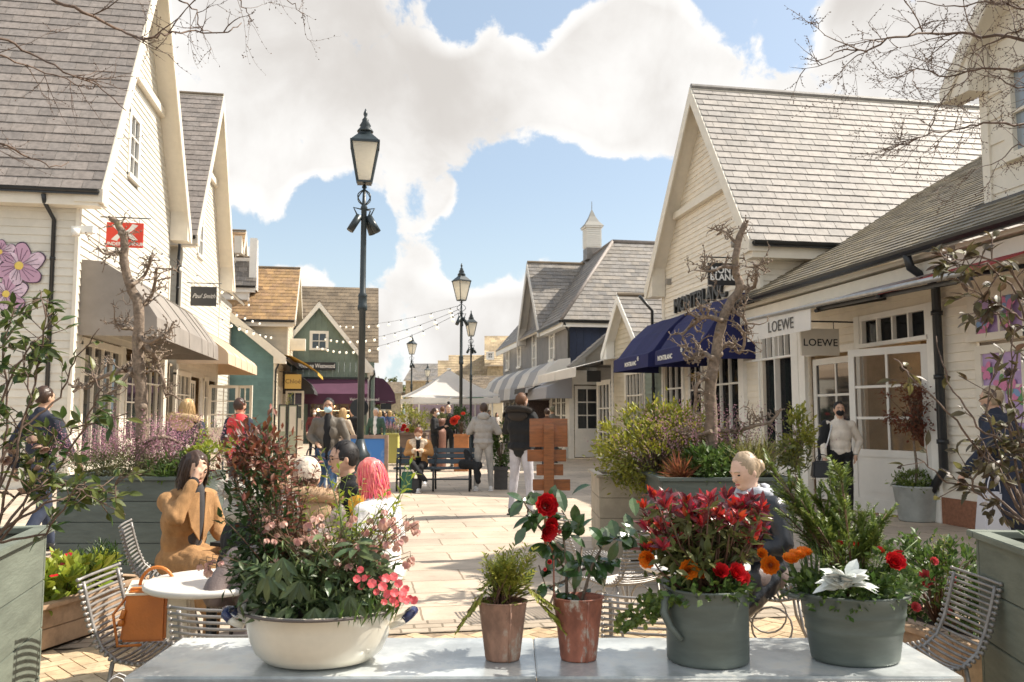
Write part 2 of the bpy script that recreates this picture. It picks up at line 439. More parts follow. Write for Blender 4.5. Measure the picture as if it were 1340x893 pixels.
def fixpane(w_, p_): pass
def room(parent, f, a0, a1, z0, z1, depth=2.6, lights=3, m=None, ext=.3):
    """the shop interior behind an opening, with goods on shelves and small lamps"""
    M = MB(); m = m or interior; o = -.12
    fbox(M, f, a0-ext, a1+ext, z0-.08, z0, -depth, o); fbox(M, f, a0-ext, a1+ext, z1+.2, z1+.28, -depth, o)
    fbox(M, f, a0-ext-.08, a1+ext+.08, z0-.08, z1+.28, -depth-.08, -depth)
    fbox(M, f, a0-ext-.08, a0-ext, z0, z1+.2, -depth, o); fbox(M, f, a1+ext, a1+ext+.08, z0, z1+.2, -depth, o)
    r = M.build('shop_room', m, parent, world=True)
    Q = MB()
    k = max(2, int((a1-a0)/.9))
    for i in range(k):
        a = a0+(a1-a0)*(i+.5)/k+rnd.uniform(-.2, .2); h = rnd.uniform(.7, 1.5); d = rnd.uniform(.7, depth-.5)
        Q.mi = rnd.choice([0, 1, 2, 3])
        fbox(Q, f, a-.22, a+.22, z0+.01, z0+.35+h*.3, -d-.2, -d+.2); Q.mi = rnd.choice([0, 1, 2, 3])
        Q.ell(f.pt(a, z0+.6+h*.45, -d), (.14, .14, .38)); Q.ell(f.pt(a, z0+1.05+h*.45, -d), .08)
    Q.build('shop_display', [mat('goods_pale', (.55, .5, .42)), mat('goods_rust', (.35, .12, .05)), mat('goods_dark', (.05, .05, .06)), mat('goods_tan', (.4, .28, .16))], parent, world=True)
    Q = MB(); L2 = MB()
    for z in (z0+.75, z0+1.25, z0+1.75, z0+2.25):
        if z > z1-.1: continue
        Q.mi = 4; fbox(Q, f, a0-ext*.8, a1+ext*.8, z-.03, z, -depth+.02, -depth+.38); fbox(L2, f, a0, a1, z-.05, z-.032, -depth+.30, -depth+.34)
        a = a0
        while a < a1: wd = rnd.uniform(.08, .26); Q.mi = rnd.choice([0, 1, 2, 3, 3]); fbox(Q, f, a, a+wd, z, z+rnd.uniform(.1, .34), -depth+.08, -depth+.30); a += wd+rnd.uniform(.04, .25)
    gds = [mat('goods_pale', (.55, .5, .42)), mat('goods_rust', (.35, .12, .05)), mat('goods_dark', (.05, .05, .06)), mat('goods_tan', (.4, .28, .16)), mat('shelf_wood', (.35, .24, .14))]
    Q.build('shelves', gds, parent, world=True); L2.build('shelf_light', mat('shelf_glow', (1, .70, .38), .5, emit=5), parent, world=True)
    if lights:
        L = MB()
        for i in range(lights): L.ell(f.pt(a0+(a1-a0)*(i+.5)/lights, z1-.75+rnd.uniform(-.6, .2), -rnd.uniform(.7, depth-.3)), .085)
        L.build('shop_light', glow, parent, world=True)
def reparent_local(*a): pass
def door(parent, f, a0, a1, z0, z1, nx=2, nz=3, glassfrac=.62, m=None, out0=-.02, out1=.03, name='door', handle=True, hside=1, gm=None):
    m = m or whiteD; M = MB(); st = .11; zg = z1-(z1-z0)*glassfrac
    fbox(M, f, a0, a0+st, z0, z1, out0, out1); fbox(M, f, a1-st, a1, z0, z1, out0, out1)
    fbox(M, f, a0+st, a1-st, z1-st, z1, out0, out1); fbox(M, f, a0+st, a1-st, zg-st, zg, out0, out1); fbox(M, f, a0+st, a1-st, z0, z0+.2, out0, out1)
    fbox(M, f, a0+st, a1-st, z0+.2, zg-st, out0+.012, out1-.012)
    fbox(M, f, a0+st+.1, a1-st-.1, z0+.3, zg-st-.1, out0+.006, out1-.004)
    gw = a1-a0-2*st
    for i in range(1, nx): a = a0+st+gw*i/nx; fbox(M, f, a-.02, a+.02, zg, z1-st, out0+.004, out1-.006)
    for i in range(1, nz): z = zg+(z1-st-zg)*i/nz; fbox(M, f, a0+st, a1-st, z-.02, z+.02, out0+.005, out1-.008)
    d = M.build(name, m, parent, world=True)
    P = MB(); fbox(P, f, a0+st*.8, a1-st*.8, zg-.02, z1-st*.8, (out0+out1)/2-.003, (out0+out1)/2+.003)
    P.build('pane', gm or glass, d, world=True)
    if handle:
        h = MB(); ah = (a1-.06) if hside > 0 else (a0+.06)
        h.tube([f.pt(ah, 1.28, out1), f.pt(ah, 1.27, out1+.06), f.pt(ah, 1.05, out1+.075), f.pt(ah, .84, out1+.06), f.pt(ah, .83, out1)], .014, 6)
        h.build('handle', black, d, world=True)
    return d
def roof(parent, a, b, c, d, m, tw=.36, ex=.24, under=None, th=.09, name='roof', clipend=True):
    """slated slope: a-b is the eave, d-c the ridge"""
    a, b, c, d = V(a), V(b), V(c), V(d)
    U = (b-a).normalized(); n = U.cross(d-a).normalized()
    if n.z < 0: n = -n; flip = True
    else: flip = False
    W = n.cross(U).normalized()
    if (d-a).dot(W) < 0: W = -W
    L = max((d-a).dot(W), (c-a).dot(W)); us = [(p-a).dot(U) for p in (a, b, c, d)]; u0, u1 = min(us), max(us)
    M = MB(); rows = int(L/ex)+1
    for i in range(rows):
        v0 = i*ex; v1 = min(v0+ex*1.08, L+.02); u = u0-(tw/2 if i % 2 else 0)-rnd.random()*.04
        while u < u1:
            wd = tw*rnd.uniform(.93, 1.07); p0, p1 = u+.005, u+wd-.005; u += wd
            if p1 < u0 or p0 > u1: continue
            l = rnd.uniform(0, .006); lo = v0-rnd.uniform(0, .008)
            q = [a+U*p0+W*lo+n*(.020+l), a+U*p1+W*lo+n*(.020+l), a+U*p1+W*v1+n*(.004+l*.3), a+U*p0+W*v1+n*(.004+l*.3)]
            bb = len(M.v); M.v += [tuple(x) for x in q]+[tuple(q[0]-n*.013), tuple(q[1]-n*.013)]
            M.face((bb, bb+1, bb+2, bb+3)); M.face((bb+4, bb+5, bb+1, bb)); M.face((bb+3, bb+4, bb)); M.face((bb+1, bb+5, bb+2))
    cl = []
    le = (d-a); re = (c-b); ref = (a+b+c+d)/4
    for e, p in ((le, a), (re, b)):
        if e.length < 1e-3: continue
        pn = e.cross(n).normalized()
        if (ref-p).dot(pn) > 0: pn = -pn
        cl.append((p, pn))
    if (c-d).length > 1e-3: cl.append((d, W))
    o = M.build(name, m, parent, world=True, clip=cl)
    Q = MB(); pts = [a, b, c, d] if (c-d).length > 1e-3 else [a, b, c]
    Q.prism([p-n*.002 for p in pts], -n*th); Q.build('roof_board', under or creamT, o, world=False) if False else Q.build('roof_board', under or creamT, parent, world=True)
    return o
def gutter(parent, p, q, name='gutter', r=.07, m=None):
    M = MB(); p, q = V(p), V(q); d = (q-p).normalized(); s = d.cross(V((0, 0, 1))).normalized()
    prof = [(math.cos(t)*r, -math.sin(t)*r) for t in [math.pi*i/6 for i in range(7)]]
    for (ra, sg) in ((1, 1), (.86, -1)):
        b = len(M.v)
        for e in (p, q):
            for (x, z) in prof: M.v.append(tuple(e+s*(x*ra)+V((0, 0, z*ra))))
        for i in range(6): M.face((b+i, b+i+1, b+8+i, b+7+i))
    for e in (p, q): M.poly([e+s*x+V((0, 0, z)) for (x, z) in prof])
    M.beam(p+V((0, 0, -.05))-s*0, q+V((0, 0, -.05)), .03, .10)
    return M.build(name, m or black, parent, world=True)
def pipe(parent, pts, r=.045, m=None, name='downpipe'):
    M = MB(); M.tube(pts, r, 8, smooth=True)
    for i in range(len(pts)-1):
        p, q = V(pts[i]), V(pts[i+1])
        if (p-q).length > 1.2:
            for k in (.15, .5, .85): c = p.lerp(q, k); M.tube([c-(q-p).normalized()*.03, c+(q-p).normalized()*.03], r*1.3, 8)
    return M.build(name, m or black, parent, world=True)
def awning(parent, f, a0, a1, prof, m, ends=True, seams=0, name='awning', solid=.015, scallop=0, end2=True):
    """canvas shell swept along the wall: prof = (out, z) from the wall down to the valance hem"""
    M = MB(); n = max(1, int((a1-a0)/.5)); b = len(M.v); k = len(prof)
    for i in range(n+1):
        a = a0+(a1-a0)*i/n
        sag = -.02*math.sin(math.pi*((i*1.0) % 3)/3) if n > 2 else 0
        for j, (o, z) in enumerate(prof): M.v.append(tuple(f.pt(a, z+(sag if 0 < j < k-2 else 0), o)))
    for i in range(n):
        for j in range(k-1): M.face((b+i*k+j, b+i*k+j+1, b+(i+1)*k+j+1, b+(i+1)*k+j))
    if ends:
        for a in ((a0, a1) if end2 else (a0,)):
            M.poly([f.pt(a, z, o) for (o, z) in prof]+[f.pt(a, prof[-1][1], prof[0][0])])
    o = M.build(name, m, parent, world=True, solid=solid)
    if seams:
        Q = MB()
        for i in range(1, seams):
            a = a0+(a1-a0)*i/seams; Q.tube([f.pt(a, z+.012, oo+.008) for (oo, z) in prof], .014, 5)
        Q.build('awning_seam', m, parent, world=True)
    return o
def gable(parent, f, A0, Z0, A1, Z1, A2, Z2, D, wm, rm, ov=.4, wo=.4, bm=None, tw=.36, ex=.24, holes=(), vertical=False, pitch=.15, z0=0, collar=None, barge=.26, sides=(1, 1), wall=True, ridge=None, sidewall=(1, 0), gut=(1, 1)):
    """gable end: foot (A0,Z0), apex (A1,Z1), foot (A2,Z2) on the verge plane, roof running D back"""
    bm = bm or creamT
    b0, c0 = f.pt(A0, Z0, ov), f.pt(A0, Z0, -D); b1, c1 = f.pt(A1, Z1, ov), f.pt(A1, Z1, -D); b2, c2 = f.pt(A2, Z2, ov), f.pt(A2, Z2, -D)
    if sides[0]: roof(parent, b0, c0, c1, b1, rm, tw, ex, under=bm)
    if sides[1]: roof(parent, b2, c2, c1, b1, rm, tw, ex, under=bm)
    M = MB()
    for (A, Z, sd) in ((A0, Z0, 1), (A2, Z2, -1)):
        sl = V((A1-A, Z1-Z)).normalized(); dn = V((sl.y, -sl.x))*(1 if sd > 0 else -1); dn = dn if dn.y < 0 else -dn
        p = lambda a, z, o: f.pt(a, z, o)
        # barge board, hanging below the verge
        k = barge/abs(sl.x) if abs(sl.x) > .2 else barge*3
        q3 = p(A+(A1-A)*(k-barge*.9)/max(.01, Z1-Z), Z-barge*.9, ov)
        M.prism([p(A, Z+.01, ov), p(A1, Z1+.01, ov), p(A1, Z1+.01-k, ov), q3, p(A, Z-barge*.9, ov)], f.N*.035)
        # boxed foot
        M.prism([p(A, Z-.02, ov-.002), p(A, Z-barge*.9, ov-.002), p(A+(.55 if sd > 0 else -.55), Z-barge*.9, ov-.002), p(A+(.55 if sd > 0 else -.55), Z+abs(sl.y/sl.x)*.55-.12, ov-.002)], -f.N*(ov-.03))
    if collar:
        zc, t = collar
        def au(z, A, Z): return A+(A1-A)*(z-Z)/(Z1-Z)
        M2 = MB(); aa, ab = au(zc, A0, Z0), au(zc, A2, Z2); fbox(M2, f, min(aa, ab)+.25, max(aa, ab)-.25, zc, zc+t, .03, .17); M2.build('collar_beam', bm, parent, world=True)
    M.build('bargeboard', bm, parent, world=True)
    R = MB(); R.tube([b1+V((0, 0, .02)), c1+V((0, 0, .02))], .075, 8, smooth=False); R.build('ridge', ridge or tileD, parent, world=True)
    up = V((0, 0, 1))
    def pl(A, Z):
        d = f.U*(A1-A)+up*(Z1-Z); nn = d.cross(f.N).normalized()
        if nn.dot(up) < 0: nn = -nn
        return (f.pt(A, Z-.12), nn)
    if wall:
        lo, hi = min(A0, A2)+wo, max(A0, A2)-wo
        siding(parent, f, lo, hi, z0, Z1, wm, holes, pitch, clip=[pl(A0, Z0), pl(A2, Z2)], vertical=vertical)
        for e in (lo, hi): T = MB(); fbox(T, f, e-.07, e+.07, z0, min(Z0, Z2)-.05, -.02, .05); T.build('corner_board', bm, parent, world=True)
    for k, (A, Z, s_) in enumerate(((A0, Z0, 1), (A2, Z2, -1))):
        s_ = 1 if A1 > A else -1
        if sidewall[k]:
            e = A+s_*wo
            fs = Fr(f.pt(e, 0), -f.N, -f.U*s_)
            siding(parent, fs, 0, D-.2, z0, Z-.15, wm, (), pitch)
            T = MB(); fbox(T, fs, -ov+.05, D, Z-.34, Z-.10, .03, wo-.03); T.build('fascia', bm, parent, world=True)
        if gut[k]: gutter(parent, f.pt(A-s_*.06, Z-.03, ov-.03), f.pt(A-s_*.06, Z-.03, -D))
# ---------------------------------------------------------------- ground
M = MB(); M.poly([(-600, -60, -.012), (600, -60, -.012), (600, 1400, -.012), (-600, 1400, -.012)])
gmat = mat('tarmac', (.16, .14, .115), .9, nse=(.4, .2), bump=(30, .4))
struct(M.build('ground', gmat))
def paving(name, rect, z, sx, sy, c1, c2, mortar, msize, off=.5, rot=0, ns=1.2, bstr=.35):
    m = bpy.data.materials.new(name); m.use_nodes = True; t = NT(m.node_tree); t.n.clear()
    tcn = t.add('ShaderNodeTexCoord'); mp = t.add('ShaderNodeMapping', inp={0: tcn.outputs['Object'], 2: (0, 0, rot)}).outputs[0]
    n0 = t.add('ShaderNodeTexNoise', inp={'Vector': mp, 'Scale': 7.0, 'Detail': 3.0})
    wv = t.add('ShaderNodeVectorMath', operation='MULTIPLY_ADD', inp={0: n0.outputs['Color'], 1: (.03, .03, 0), 2: mp}).outputs[0]
    br = t.add('ShaderNodeTexBrick', offset=off, inp={'Vector': wv, 'Color1': c1+(1,), 'Color2': c2+(1,), 'Mortar': mortar+(1,), 'Scale': 1.0, 'Mortar Size': msize, 'Mortar Smooth': .3, 'Bias': .0, 'Brick Width': sx, 'Row Height': sy})
    n1 = t.add('ShaderNodeTexNoise', inp={'Vector': mp, 'Scale': ns, 'Detail': 8.0, 'Roughness': .65}).outputs[0]
    n2 = t.add('ShaderNodeTexNoise', inp={'Vector': mp, 'Scale': 45.0, 'Detail': 4.0}).outputs[0]
    f = t.math('ADD', .78, t.math('MULTIPLY', t.ramp(n1, .3, .72), .34)); f = t.math('MULTIPLY', f, t.math('ADD', .86, t.math('MULTIPLY', n2, .28)))
    c = t.mix(1.0, br.outputs['Color'], t.add('ShaderNodeCombineXYZ', inp={0: f, 1: f, 2: f}).outputs[0], 'MULTIPLY')
    n3 = t.add('ShaderNodeTexNoise', inp={'Vector': mp, 'Scale': 3.3, 'Detail': 2.0}).outputs[0]
    c = t.mix(t.math('MULTIPLY', t.ramp(n3, .66, .74), .30), c, (.12, .09, .06))
    h = t.math('ADD', t.math('MULTIPLY', br.outputs['Fac'], -1.0), t.math('MULTIPLY', n2, .25))
    bp = t.add('ShaderNodeBump', inp={'Strength': bstr, 'Distance': .01, 'Height': h}).outputs[0]
    b = t.add('ShaderNodeBsdfPrincipled', inp={'Base Color': c, 'Roughness': .72, 'Normal': bp}); t.l.new(b.outputs[0], t.add('ShaderNodeOutputMaterial').inputs[0])
    x0, x1, y0, y1 = rect; M = MB(); M.poly([(x0, y0, z), (x1, y0, z), (x1, y1, z), (x0, y1, z)])
    return struct(M.build(name, m))
paving('stone_paving', (-9, 14, 6.3, 90), -.004, .95, .52, (.45, .365, .28), (.54, .44, .33), (.25, .19, .13), .010)
paving('sett_strip', (-9, 14, 5.95, 6.3), -.002, .20, .115, (.46, .38, .29), (.38, .31, .23), (.20, .16, .11), .010, ns=3)
# brick herringbone nearest the camera, each brick laid
bm_ = mat('buff_brick', (.42, .30, .175), .8, var=.22, col2=(.49, .38, .24), nse=(9, .2), bump=(40, .4))
M = MB(); M.poly([(-9, 0, -.010), (14, 0, -.010), (14, 5.95, -.010), (-9, 5.95, -.010)]); struct(M.build('mortar_bed', mat('mortar', (.24, .18, .12), .95, nse=(30, .3))))
M = MB(); L_, W_ = .20, .10; c45 = math.cos(math.radians(35)); s45 = math.sin(math.radians(35))
for i in range(-62, 63):
    for j in range(-62, 63):
        for k in (0, 1):
            # herringbone: pairs of bricks stepping diagonally
            x = (i*W_ + j*L_) ; y = (i*W_ - j*L_)
            if k == 0: r = (x, x+L_, y, y+W_)
            else: r = (x, x+W_, y+W_, y+W_+L_)
            cx, cy = (r[0]+r[1])/2, (r[2]+r[3])/2
            X_, Y_ = cx*c45-cy*s45, cx*s45+cy*c45+4.6
            if not (-3.6 < X_ < 4.8 and 3.0 < Y_ < 5.9): continue
            g = .004; h = rnd.uniform(-.002, .0015)
            b = len(M.v)
            for (px_, py_) in ((r[0]+g, r[2]+g), (r[1]-g, r[2]+g), (r[1]-g, r[3]-g), (r[0]+g, r[3]-g)):
                M.v.append((px_*c45-py_*s45, px_*s45+py_*c45+4.6, h))
            for q in range(4): p = M.v[b+q]; M.v.append((p[0], p[1], -.02))
            M.face((b, b+1, b+2, b+3))
            for q in range(4): M.face((b+q, b+4+q, b+4+(q+1) % 4, b+(q+1) % 4))
struct(M.build('brick_paving', bm_, clip=[((0, 5.95, 0), (0, 1, 0))]))
# sett bands running up the street with a slot drain between them
for (x0, x1) in ((-.72, -.42), (-.40, -.10)):
    M = MB(); y = 3.0
    while y < 6.3:
        for i in range(3):
            w_ = (x1-x0)/3; M.box(x0+i*w_+.004, x0+(i+1)*w_-.004, y+.004, y+.105, -.02, .007+rnd.uniform(-.001, .001))
        y += .11
    struct(M.build('sett_band', mat('pale_sett', (.50, .42, .32), .8, var=.2, nse=(20, .15)), bevel=0))
# ---------------------------------------------------------------- west side: first white house
def root(name, label, x, y, group=None): return thing(name, label, 'building', (x, y, 0), 0, group)
f = FL(-6.0)
h1 = root('clapboard_house', 'tall cream clapboard house with steep slate roof at the left edge, orchid decals on it', -6, 23)
ho = [(19.5, 22.4, .05, 3.1), (22.9, 24.3, .05, 3.1), (24.7, 27.1, .05, 3.1), (22.35, 23.25, 7.6, 9.3)]
gable(h1, f, 18.45, 6.2, 22.96, 14.05, 27.7, 7.2, 11, cream, slateD, holes=ho, pitch=.17, collar=(10.2, .22), barge=.3, sidewall=(1, 0), tw=.42, ex=.27, ov=.55)
window(h1, f, 22.35, 23.25, 7.6, 9.3, 2, 3)
window(h1, f, 19.5, 22.4, .35, 3.1, 4, 3, gm=glass, fm=creamT, splits=[2.4]); room(h1, f, 19.5, 22.4, .1, 3.1)
window(h1, f, 24.7, 27.1, .35, 3.1, 3, 3, gm=glass, fm=creamT, splits=[2.4]); room(h1, f, 22.9, 27.1, .1, 3.1)
door(h1, f, 22.95, 24.25, .05, 2.9, 2, 4, .7, m=creamT)
pf = [(0, 4.83), (.45, 4.80), (.95, 4.48), (1.42, 3.86), (1.58, 3.62), (1.60, 3.20)]
for a0, a1 in ((19.15, 24.3), (24.36, 27.0)): awning(h1, f, a0, a1, pf, greyA, seams=3)
for x in (18.95, 24.33, 27.05): pass
# near wall: downpipe, cctv box, decals
pipe(h1, [(-6.55, 18.42, 6.05), (-6.55, 18.5, 5.9), (-6.45, 18.8, 5.6), (-6.42, 18.82, .1)])
Q = MB(); Q.beam((-6.0, 18.6, 5.35), (-5.55, 18.5, 5.35), .16, .14); Q.tube([(-5.9, 18.45, 5.35), (-5.9, 18.45, 5.2)], .08, 10); Q.build('cctv_camera', white, h1, world=True)
petal = mat('decal_pink', (.66, .50, .58), .6, var=.2, nse=(6, .2)); petal2 = mat('decal_magenta', (.60, .36, .48), .6, var=.2); ycen = mat('decal_yellow', (.75, .55, .12), .6); outl = mat('decal_ink', (.06, .03, .06), .6)
for (px, py, sz, lb) in ((25, 348, .5, 'pink orchid decal with yellow centre'), (8, 385, .42, 'paler orchid decal below the other'), (0, 330, .3, None)):
    c = PY(18.80, px, py); Q = MB()
    for k in range(6):
        a = k*math.pi/3+.4; L = sz*rnd.uniform(.75, 1.05); n = 18
        pts = []
        for i in range(n):
            t_ = 2*math.pi*i/n; x = L*.55+math.cos(t_)*L*.5; y = math.sin(t_)*L*.34*(1+.15*math.sin(3*t_))
            pts.append(V((x*math.cos(a)-y*math.sin(a), 0, x*math.sin(a)+y*math.cos(a))))
        Q.mi = 2; Q.prism([c+p*1.06+V((0, -.001*k, 0)) for p in pts], (0, -.003, 0))
        Q.mi = k % 2; Q.prism([c+p+V((0, -.004-.001*k, 0)) for p in pts], (0, -.003, 0))
        for q in range(3): Q.mi = 2; Q.tube([c+V((math.cos(a+(q-1)*.25)*L*.2, -.016, math.sin(a+(q-1)*.25)*L*.2)), c+V((math.cos(a+(q-1)*.3)*L*.8, -.016, math.sin(a+(q-1)*.3)*L*.8))], .004, 4)
    Q.mi = 3; Q.ell(c+V((0, -.012, 0)), (.09*sz/.5, .012, .09*sz/.5)); Q.build('flower_decal', [petal, petal2, outl, ycen], h1, world=True)
# second white house
h2 = root('clapboard_house', 'second white clapboard gable house with peach awning, narrower slate roof behind the first', -6, 33)
gable(h2, f, 28.6, 7.4, 32.8, 13.75, 37.0, 7.0, 11, cream, slateD, holes=[(31.6, 32.5, 7.3, 9.2), (28.8, 33.0, .05, 2.9), (33.6, 36.4, .05, 2.9)], pitch=.17, collar=(10.6, .22), barge=.3, ov=.55, tw=.42, ex=.27)
window(h2, f, 31.6, 32.5, 7.3, 9.2, 2, 3)
siding(h2, f, 37.0-.4, 40.0, 0, 6.6, cream, (), .17)
roof(h2, (-5.6, 36.8, 6.8), (-5.6, 41.5, 6.8), (-9, 41.5, 9.5), (-9, 36.8, 9.5), slateD)
window(h2, f, 28.8, 31.0, .3, 2.9, 3, 3, gm=glass, fm=creamT, splits=[2.2]); room(h2, f, 28.8, 36.4, .1, 2.9, lights=5)
window(h2, f, 33.7, 34.5, .3, 2.9, 1, 3, gm=glass, fm=creamT, splits=[2.2])
for x0, x1 in ((31.1, 32.0), (35.3, 36.3)): door(h2, f, x0, x1, .02, 2.75, 2, 3, .65, m=creamT)
# French doors standing open, swung out towards the street
fo = Fr((-6.0, 34.6, 0), (1, .12, 0), (.12, -1, 0)); door(h2, fo, .05, 1.15, .02, 2.7, 2, 3, .62, m=creamT, hside=1)
fo = Fr((-5.0, 34.95, 0), (1, -.4, 0), (-.4, -1, 0)); door(h2, fo, .1, .75, .02, 2.7, 2, 3, .62, m=creamT, hside=1)
pf2 = [(0, 4.6), (.4, 4.52), (1.0, 4.05), (1.5, 3.68), (1.6, 3.55), (1.61, 3.2)]
awning(h2, f, 28.9, 36.6, pf2, peachA, seams=5)
pipe(h2, [(-5.9, 28.2, 7.2), (-5.9, 28.25, 6.9), (-5.93, 28.3, 6.6), (-5.93, 28.3, 4.6)])
# ---------------------------------------------------------------- teal shop
h3 = root('teal_shop', 'low teal weatherboard shop wall under a cream verge, left of the yellow awning', -6, 42)
fc = FC(40.0); p0 = V((-6.61, 6.72)); p1 = V((-3.49, 4.19)); sl = (p0.y-p1.y)/(p1.x-p0.x)
A = p1.x; ax_ = -9.2; az = p1.y+sl*(A-ax_)
gable(h3, fc, -14.5, az-(14.5-9.2)*sl, ax_, az, A, p1.y, 9, teal, slateD, ov=.4, wo=.5, pitch=.17, barge=.34, sidewall=(0, 0), gut=(0, 1), sides=(0, 1))
fs = FL(-3.98)
siding(h3, fs, 40.0, 47.9, 0, 4.2, beige, [(41.0, 43.2, .05, 2.8), (44.2, 47, .05, 2.8)], .17)
window(h3, fs, 41.0, 43.2, .3, 2.8, 3, 2, gm=glass, fm=creamT); window(h3, fs, 44.2, 47.0, .3, 2.8, 3, 2, gm=glass, fm=creamT); room(h3, fs, 41, 47, .1, 2.8)
pipe(h3, [(-3.75, 39.72, 4.1), (-3.85, 39.8, 3.8), (-3.95, 39.9, 3.6), (-3.95, 39.9, .1)])
M = MB(); fbox(M, fc, -4.05, -3.93, 0, 3.9, -.02, .06); M.build('corner_board', creamT, h3, world=True)
awning(h3, fs, 41.0, 46.2, [(0, 4.45), (.7, 4.30), (1.4, 3.92), (1.85, 3.58), (1.86, 3.42)], yellowA, ends=False)
# striping hem of the yellow awning
awning(h3, fs, 43.6, 47.4, [(0, 3.75), (.7, 3.62), (1.25, 3.2), (1.55, 2.75), (1.56, 2.6)], darkA)
fo = Fr((-3.9, 43.4, 0), (1, 0, 0), (0, -1, 0)); door(h3, fo, .1, 1.0, .02, 2.75, 2, 2, .5, m=creamT)
# ---------------------------------------------------------------- houses behind the teal shop
h4 = root('tiled_house', 'grey clapboard house with orange brown tiled roof and white verge above the teal shop', -4.6, 56)
b4 = FL(-3.85); zf = PX(-3.45, 386, 419).z; yf = PX(-3.45, 386, 419).y; ya, za = PX(-3.45, 393, 352).y, PX(-3.45, 393, 352).z
ya = min(ya, yf+3.5)
gable(h4, b4, yf, zf, ya, za, 2*ya-yf, zf, 9, beige, tileB, ov=.4, z0=4.3, ex=.26, tw=.34, sidewall=(1, 0))
g4 = FC(48.3); q0, q1 = PY(48.3-.4, 336, 358), PY(48.3-.4, 383, 428)
gable(h4, g4, q1.x-8.2, q1.z, (q1.x+q1.x-8.2)/2, q1.z+(q0.z-q1.z)/(q1.x-q0.x)*4.1, q1.x, q1.z, 1.2, mat('grey_board', (.33, .31, .27), .6, var=.05, nse=(3, .07)), slateD, ov=.4, barge=.5, bm=white, pitch=.2, z0=3, sidewall=(0, 0), gut=(0, 1), wo=.5)
h5 = root('dormer_house', 'small grey slated dormer with white boarded face between second gable and brown tiled roof', -6.4, 45)
q0, q1 = PX(-5.5, 335, 374), PX(-5.5, 337, 338)
b5 = FL(-5.9); gable(h5, b5, q0.y, q0.z, q1.y, q1.z, 2*q1.y-q0.y, q0.z, 5, white, slateN, ov=.4, z0=4, pitch=.25, sidewall=(1, 0), bm=white, wo=.2, ex=.25)
h6 = root('tiled_house', 'little orange tiled gable peeping out above the grey dormer', -6.4, 52)
q0, q1 = PX(-6.2, 324, 336), PX(-6.2, 322, 303)
b6 = FL(-6.6); gable(h6, b6, q0.y, q0.z, q1.y, q1.z, 2*q1.y-q0.y, q0.z, 5, white, tileB, ov=.4, z0=0, sidewall=(1, 0), bm=creamT, wo=.2, ex=.3)
# ---------------------------------------------------------------- green shop closing the street
h7 = root('green_shop', 'dark green boarded gable shop with brown roof and purple awning at the street end', -1.3, 49)
fg = FC(48.0)
gable(h7, fg, -5.5, 4.1, -2.47, 7.85, .62, 4.1, 5.0, green, tileD, ov=.3, vertical=True, pitch=.32, bm=white, barge=.22, holes=[(-2.88, -2.02, 5.2, 6.15), (-2.9, -.4, .1, 2.7)], sidewall=(0, 1), gut=(0, 0), wo=.3)
window(h7, fg, -2.88, -2.02, 5.2, 6.15, 2, 2, gm=darkglass)
roof(h7, (-3.9, 48.08, 4.55), (.86, 48.08, 4.55), (.86, 52.0, 9.35), (-3.9, 52.0, 9.35), tileD, .34, .30)
M = MB(); M.box(.3, .62, 48.02, 56, 0, 4.5); M.build('side_wall', green, h7, world=True)
room(h7, fg, -2.9, -.4, .1, 2.7); window(h7, fg, -2.9, -.4, .3, 2.7, 3, 1, gm=glass, fm=mat('plum_paint', (.05, .02, .04), .4))
awning(h7, fg, -3.6, .25, [(0, 3.55), (.5, 3.25), (1.2, 2.7), (1.22, 2.15)], purpleA)
pipe(h7, [(.62, 47.6, 4.05), (.62, 47.66, 3.8), (.40, 47.9, 3.5), (.40, 47.9, .1)])
M = MB(); fbox(M, fg, -5.5, .3, 3.56, 3.66, .0, .08); M.build('string_course', black, h7, world=True)
# kiosk with round plum canopy beyond it
h8 = root('plum_shop', 'small white columned shopfront with rounded plum canopy right of the green shop', .9, 56)
f8 = FL(.75); siding(h8, f8, 53, 62, 0, 4.2, white, (), .2); M = MB(); M.box(-3, .75, 53, 62, 0, 4.2); M.build('wall', white, h8, world=True)
M = MB()
for y in (53.5, 57.5): M.lathe((1.3, y, 0), [(.16, 0), (.13, .2), (.12, 2.7), (.18, 2.9)], 12)
M.build('column', white, h8, world=True); M = MB(); M.box(.4, 1.6, 53.2, 58, 2.9, 3.25); M.build('entablature', white, h8, world=True)
awning(h8, f8, 53.0, 61, [(.0, 3.9), (.5, 3.8), (.9, 3.4), (1.2, 2.9), (1.3, 2.3)], purpleA)
# ---------------------------------------------------------------- east side: nearest low shop with dormer
e1 = root('low_shop', 'low cream clapboard shop with long slate roof, dormer and open white doors at the right', 8, 12)
f = FR(8.0)
hl = [(14.45, 16.75, .45, 3.3), (12.55, 14.1, .0, 2.55), (10.75, 12.4, 0, 3.05), (7.0, 9.85, 0, 3.05)]
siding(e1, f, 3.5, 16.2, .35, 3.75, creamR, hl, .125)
M = MB()
for (a, b_) in ((9.95, 10.62), (3.5, 6.8)): M = MB(); fbox(M, f, a, b_, 0, .36, -.1, .05); M.build('brick_plinth', brick, e1, world=True)
M = MB(); fbox(M, f, 3.5, 16.3, 3.36, 3.62, .03, .34); M.build('fascia', creamT, e1, world=True); M = MB(); fbox(M, f, 3.5, 16.3, 3.66, 3.72, .03, .40); M.build('eaves_board', creamT, e1, world=True)
rz_ = lambda x: 3.84+.57*(x-7.55)
roof(e1, (7.5, 3.5, rz_(7.5)), (7.5, 16.4, rz_(7.5)), (15, 16.4, rz_(15)), (15, 3.5, rz_(15)), slateG, .34, .20)
roof(e1, (9.3, 15.4, rz_(9.3)+.004), (14.9, 15.4, rz_(14.9)+.004), (14.9, 17.6, rz_(14.9)+.004), (9.3, 15.45, rz_(9.3)+.004), slateG) if False else None
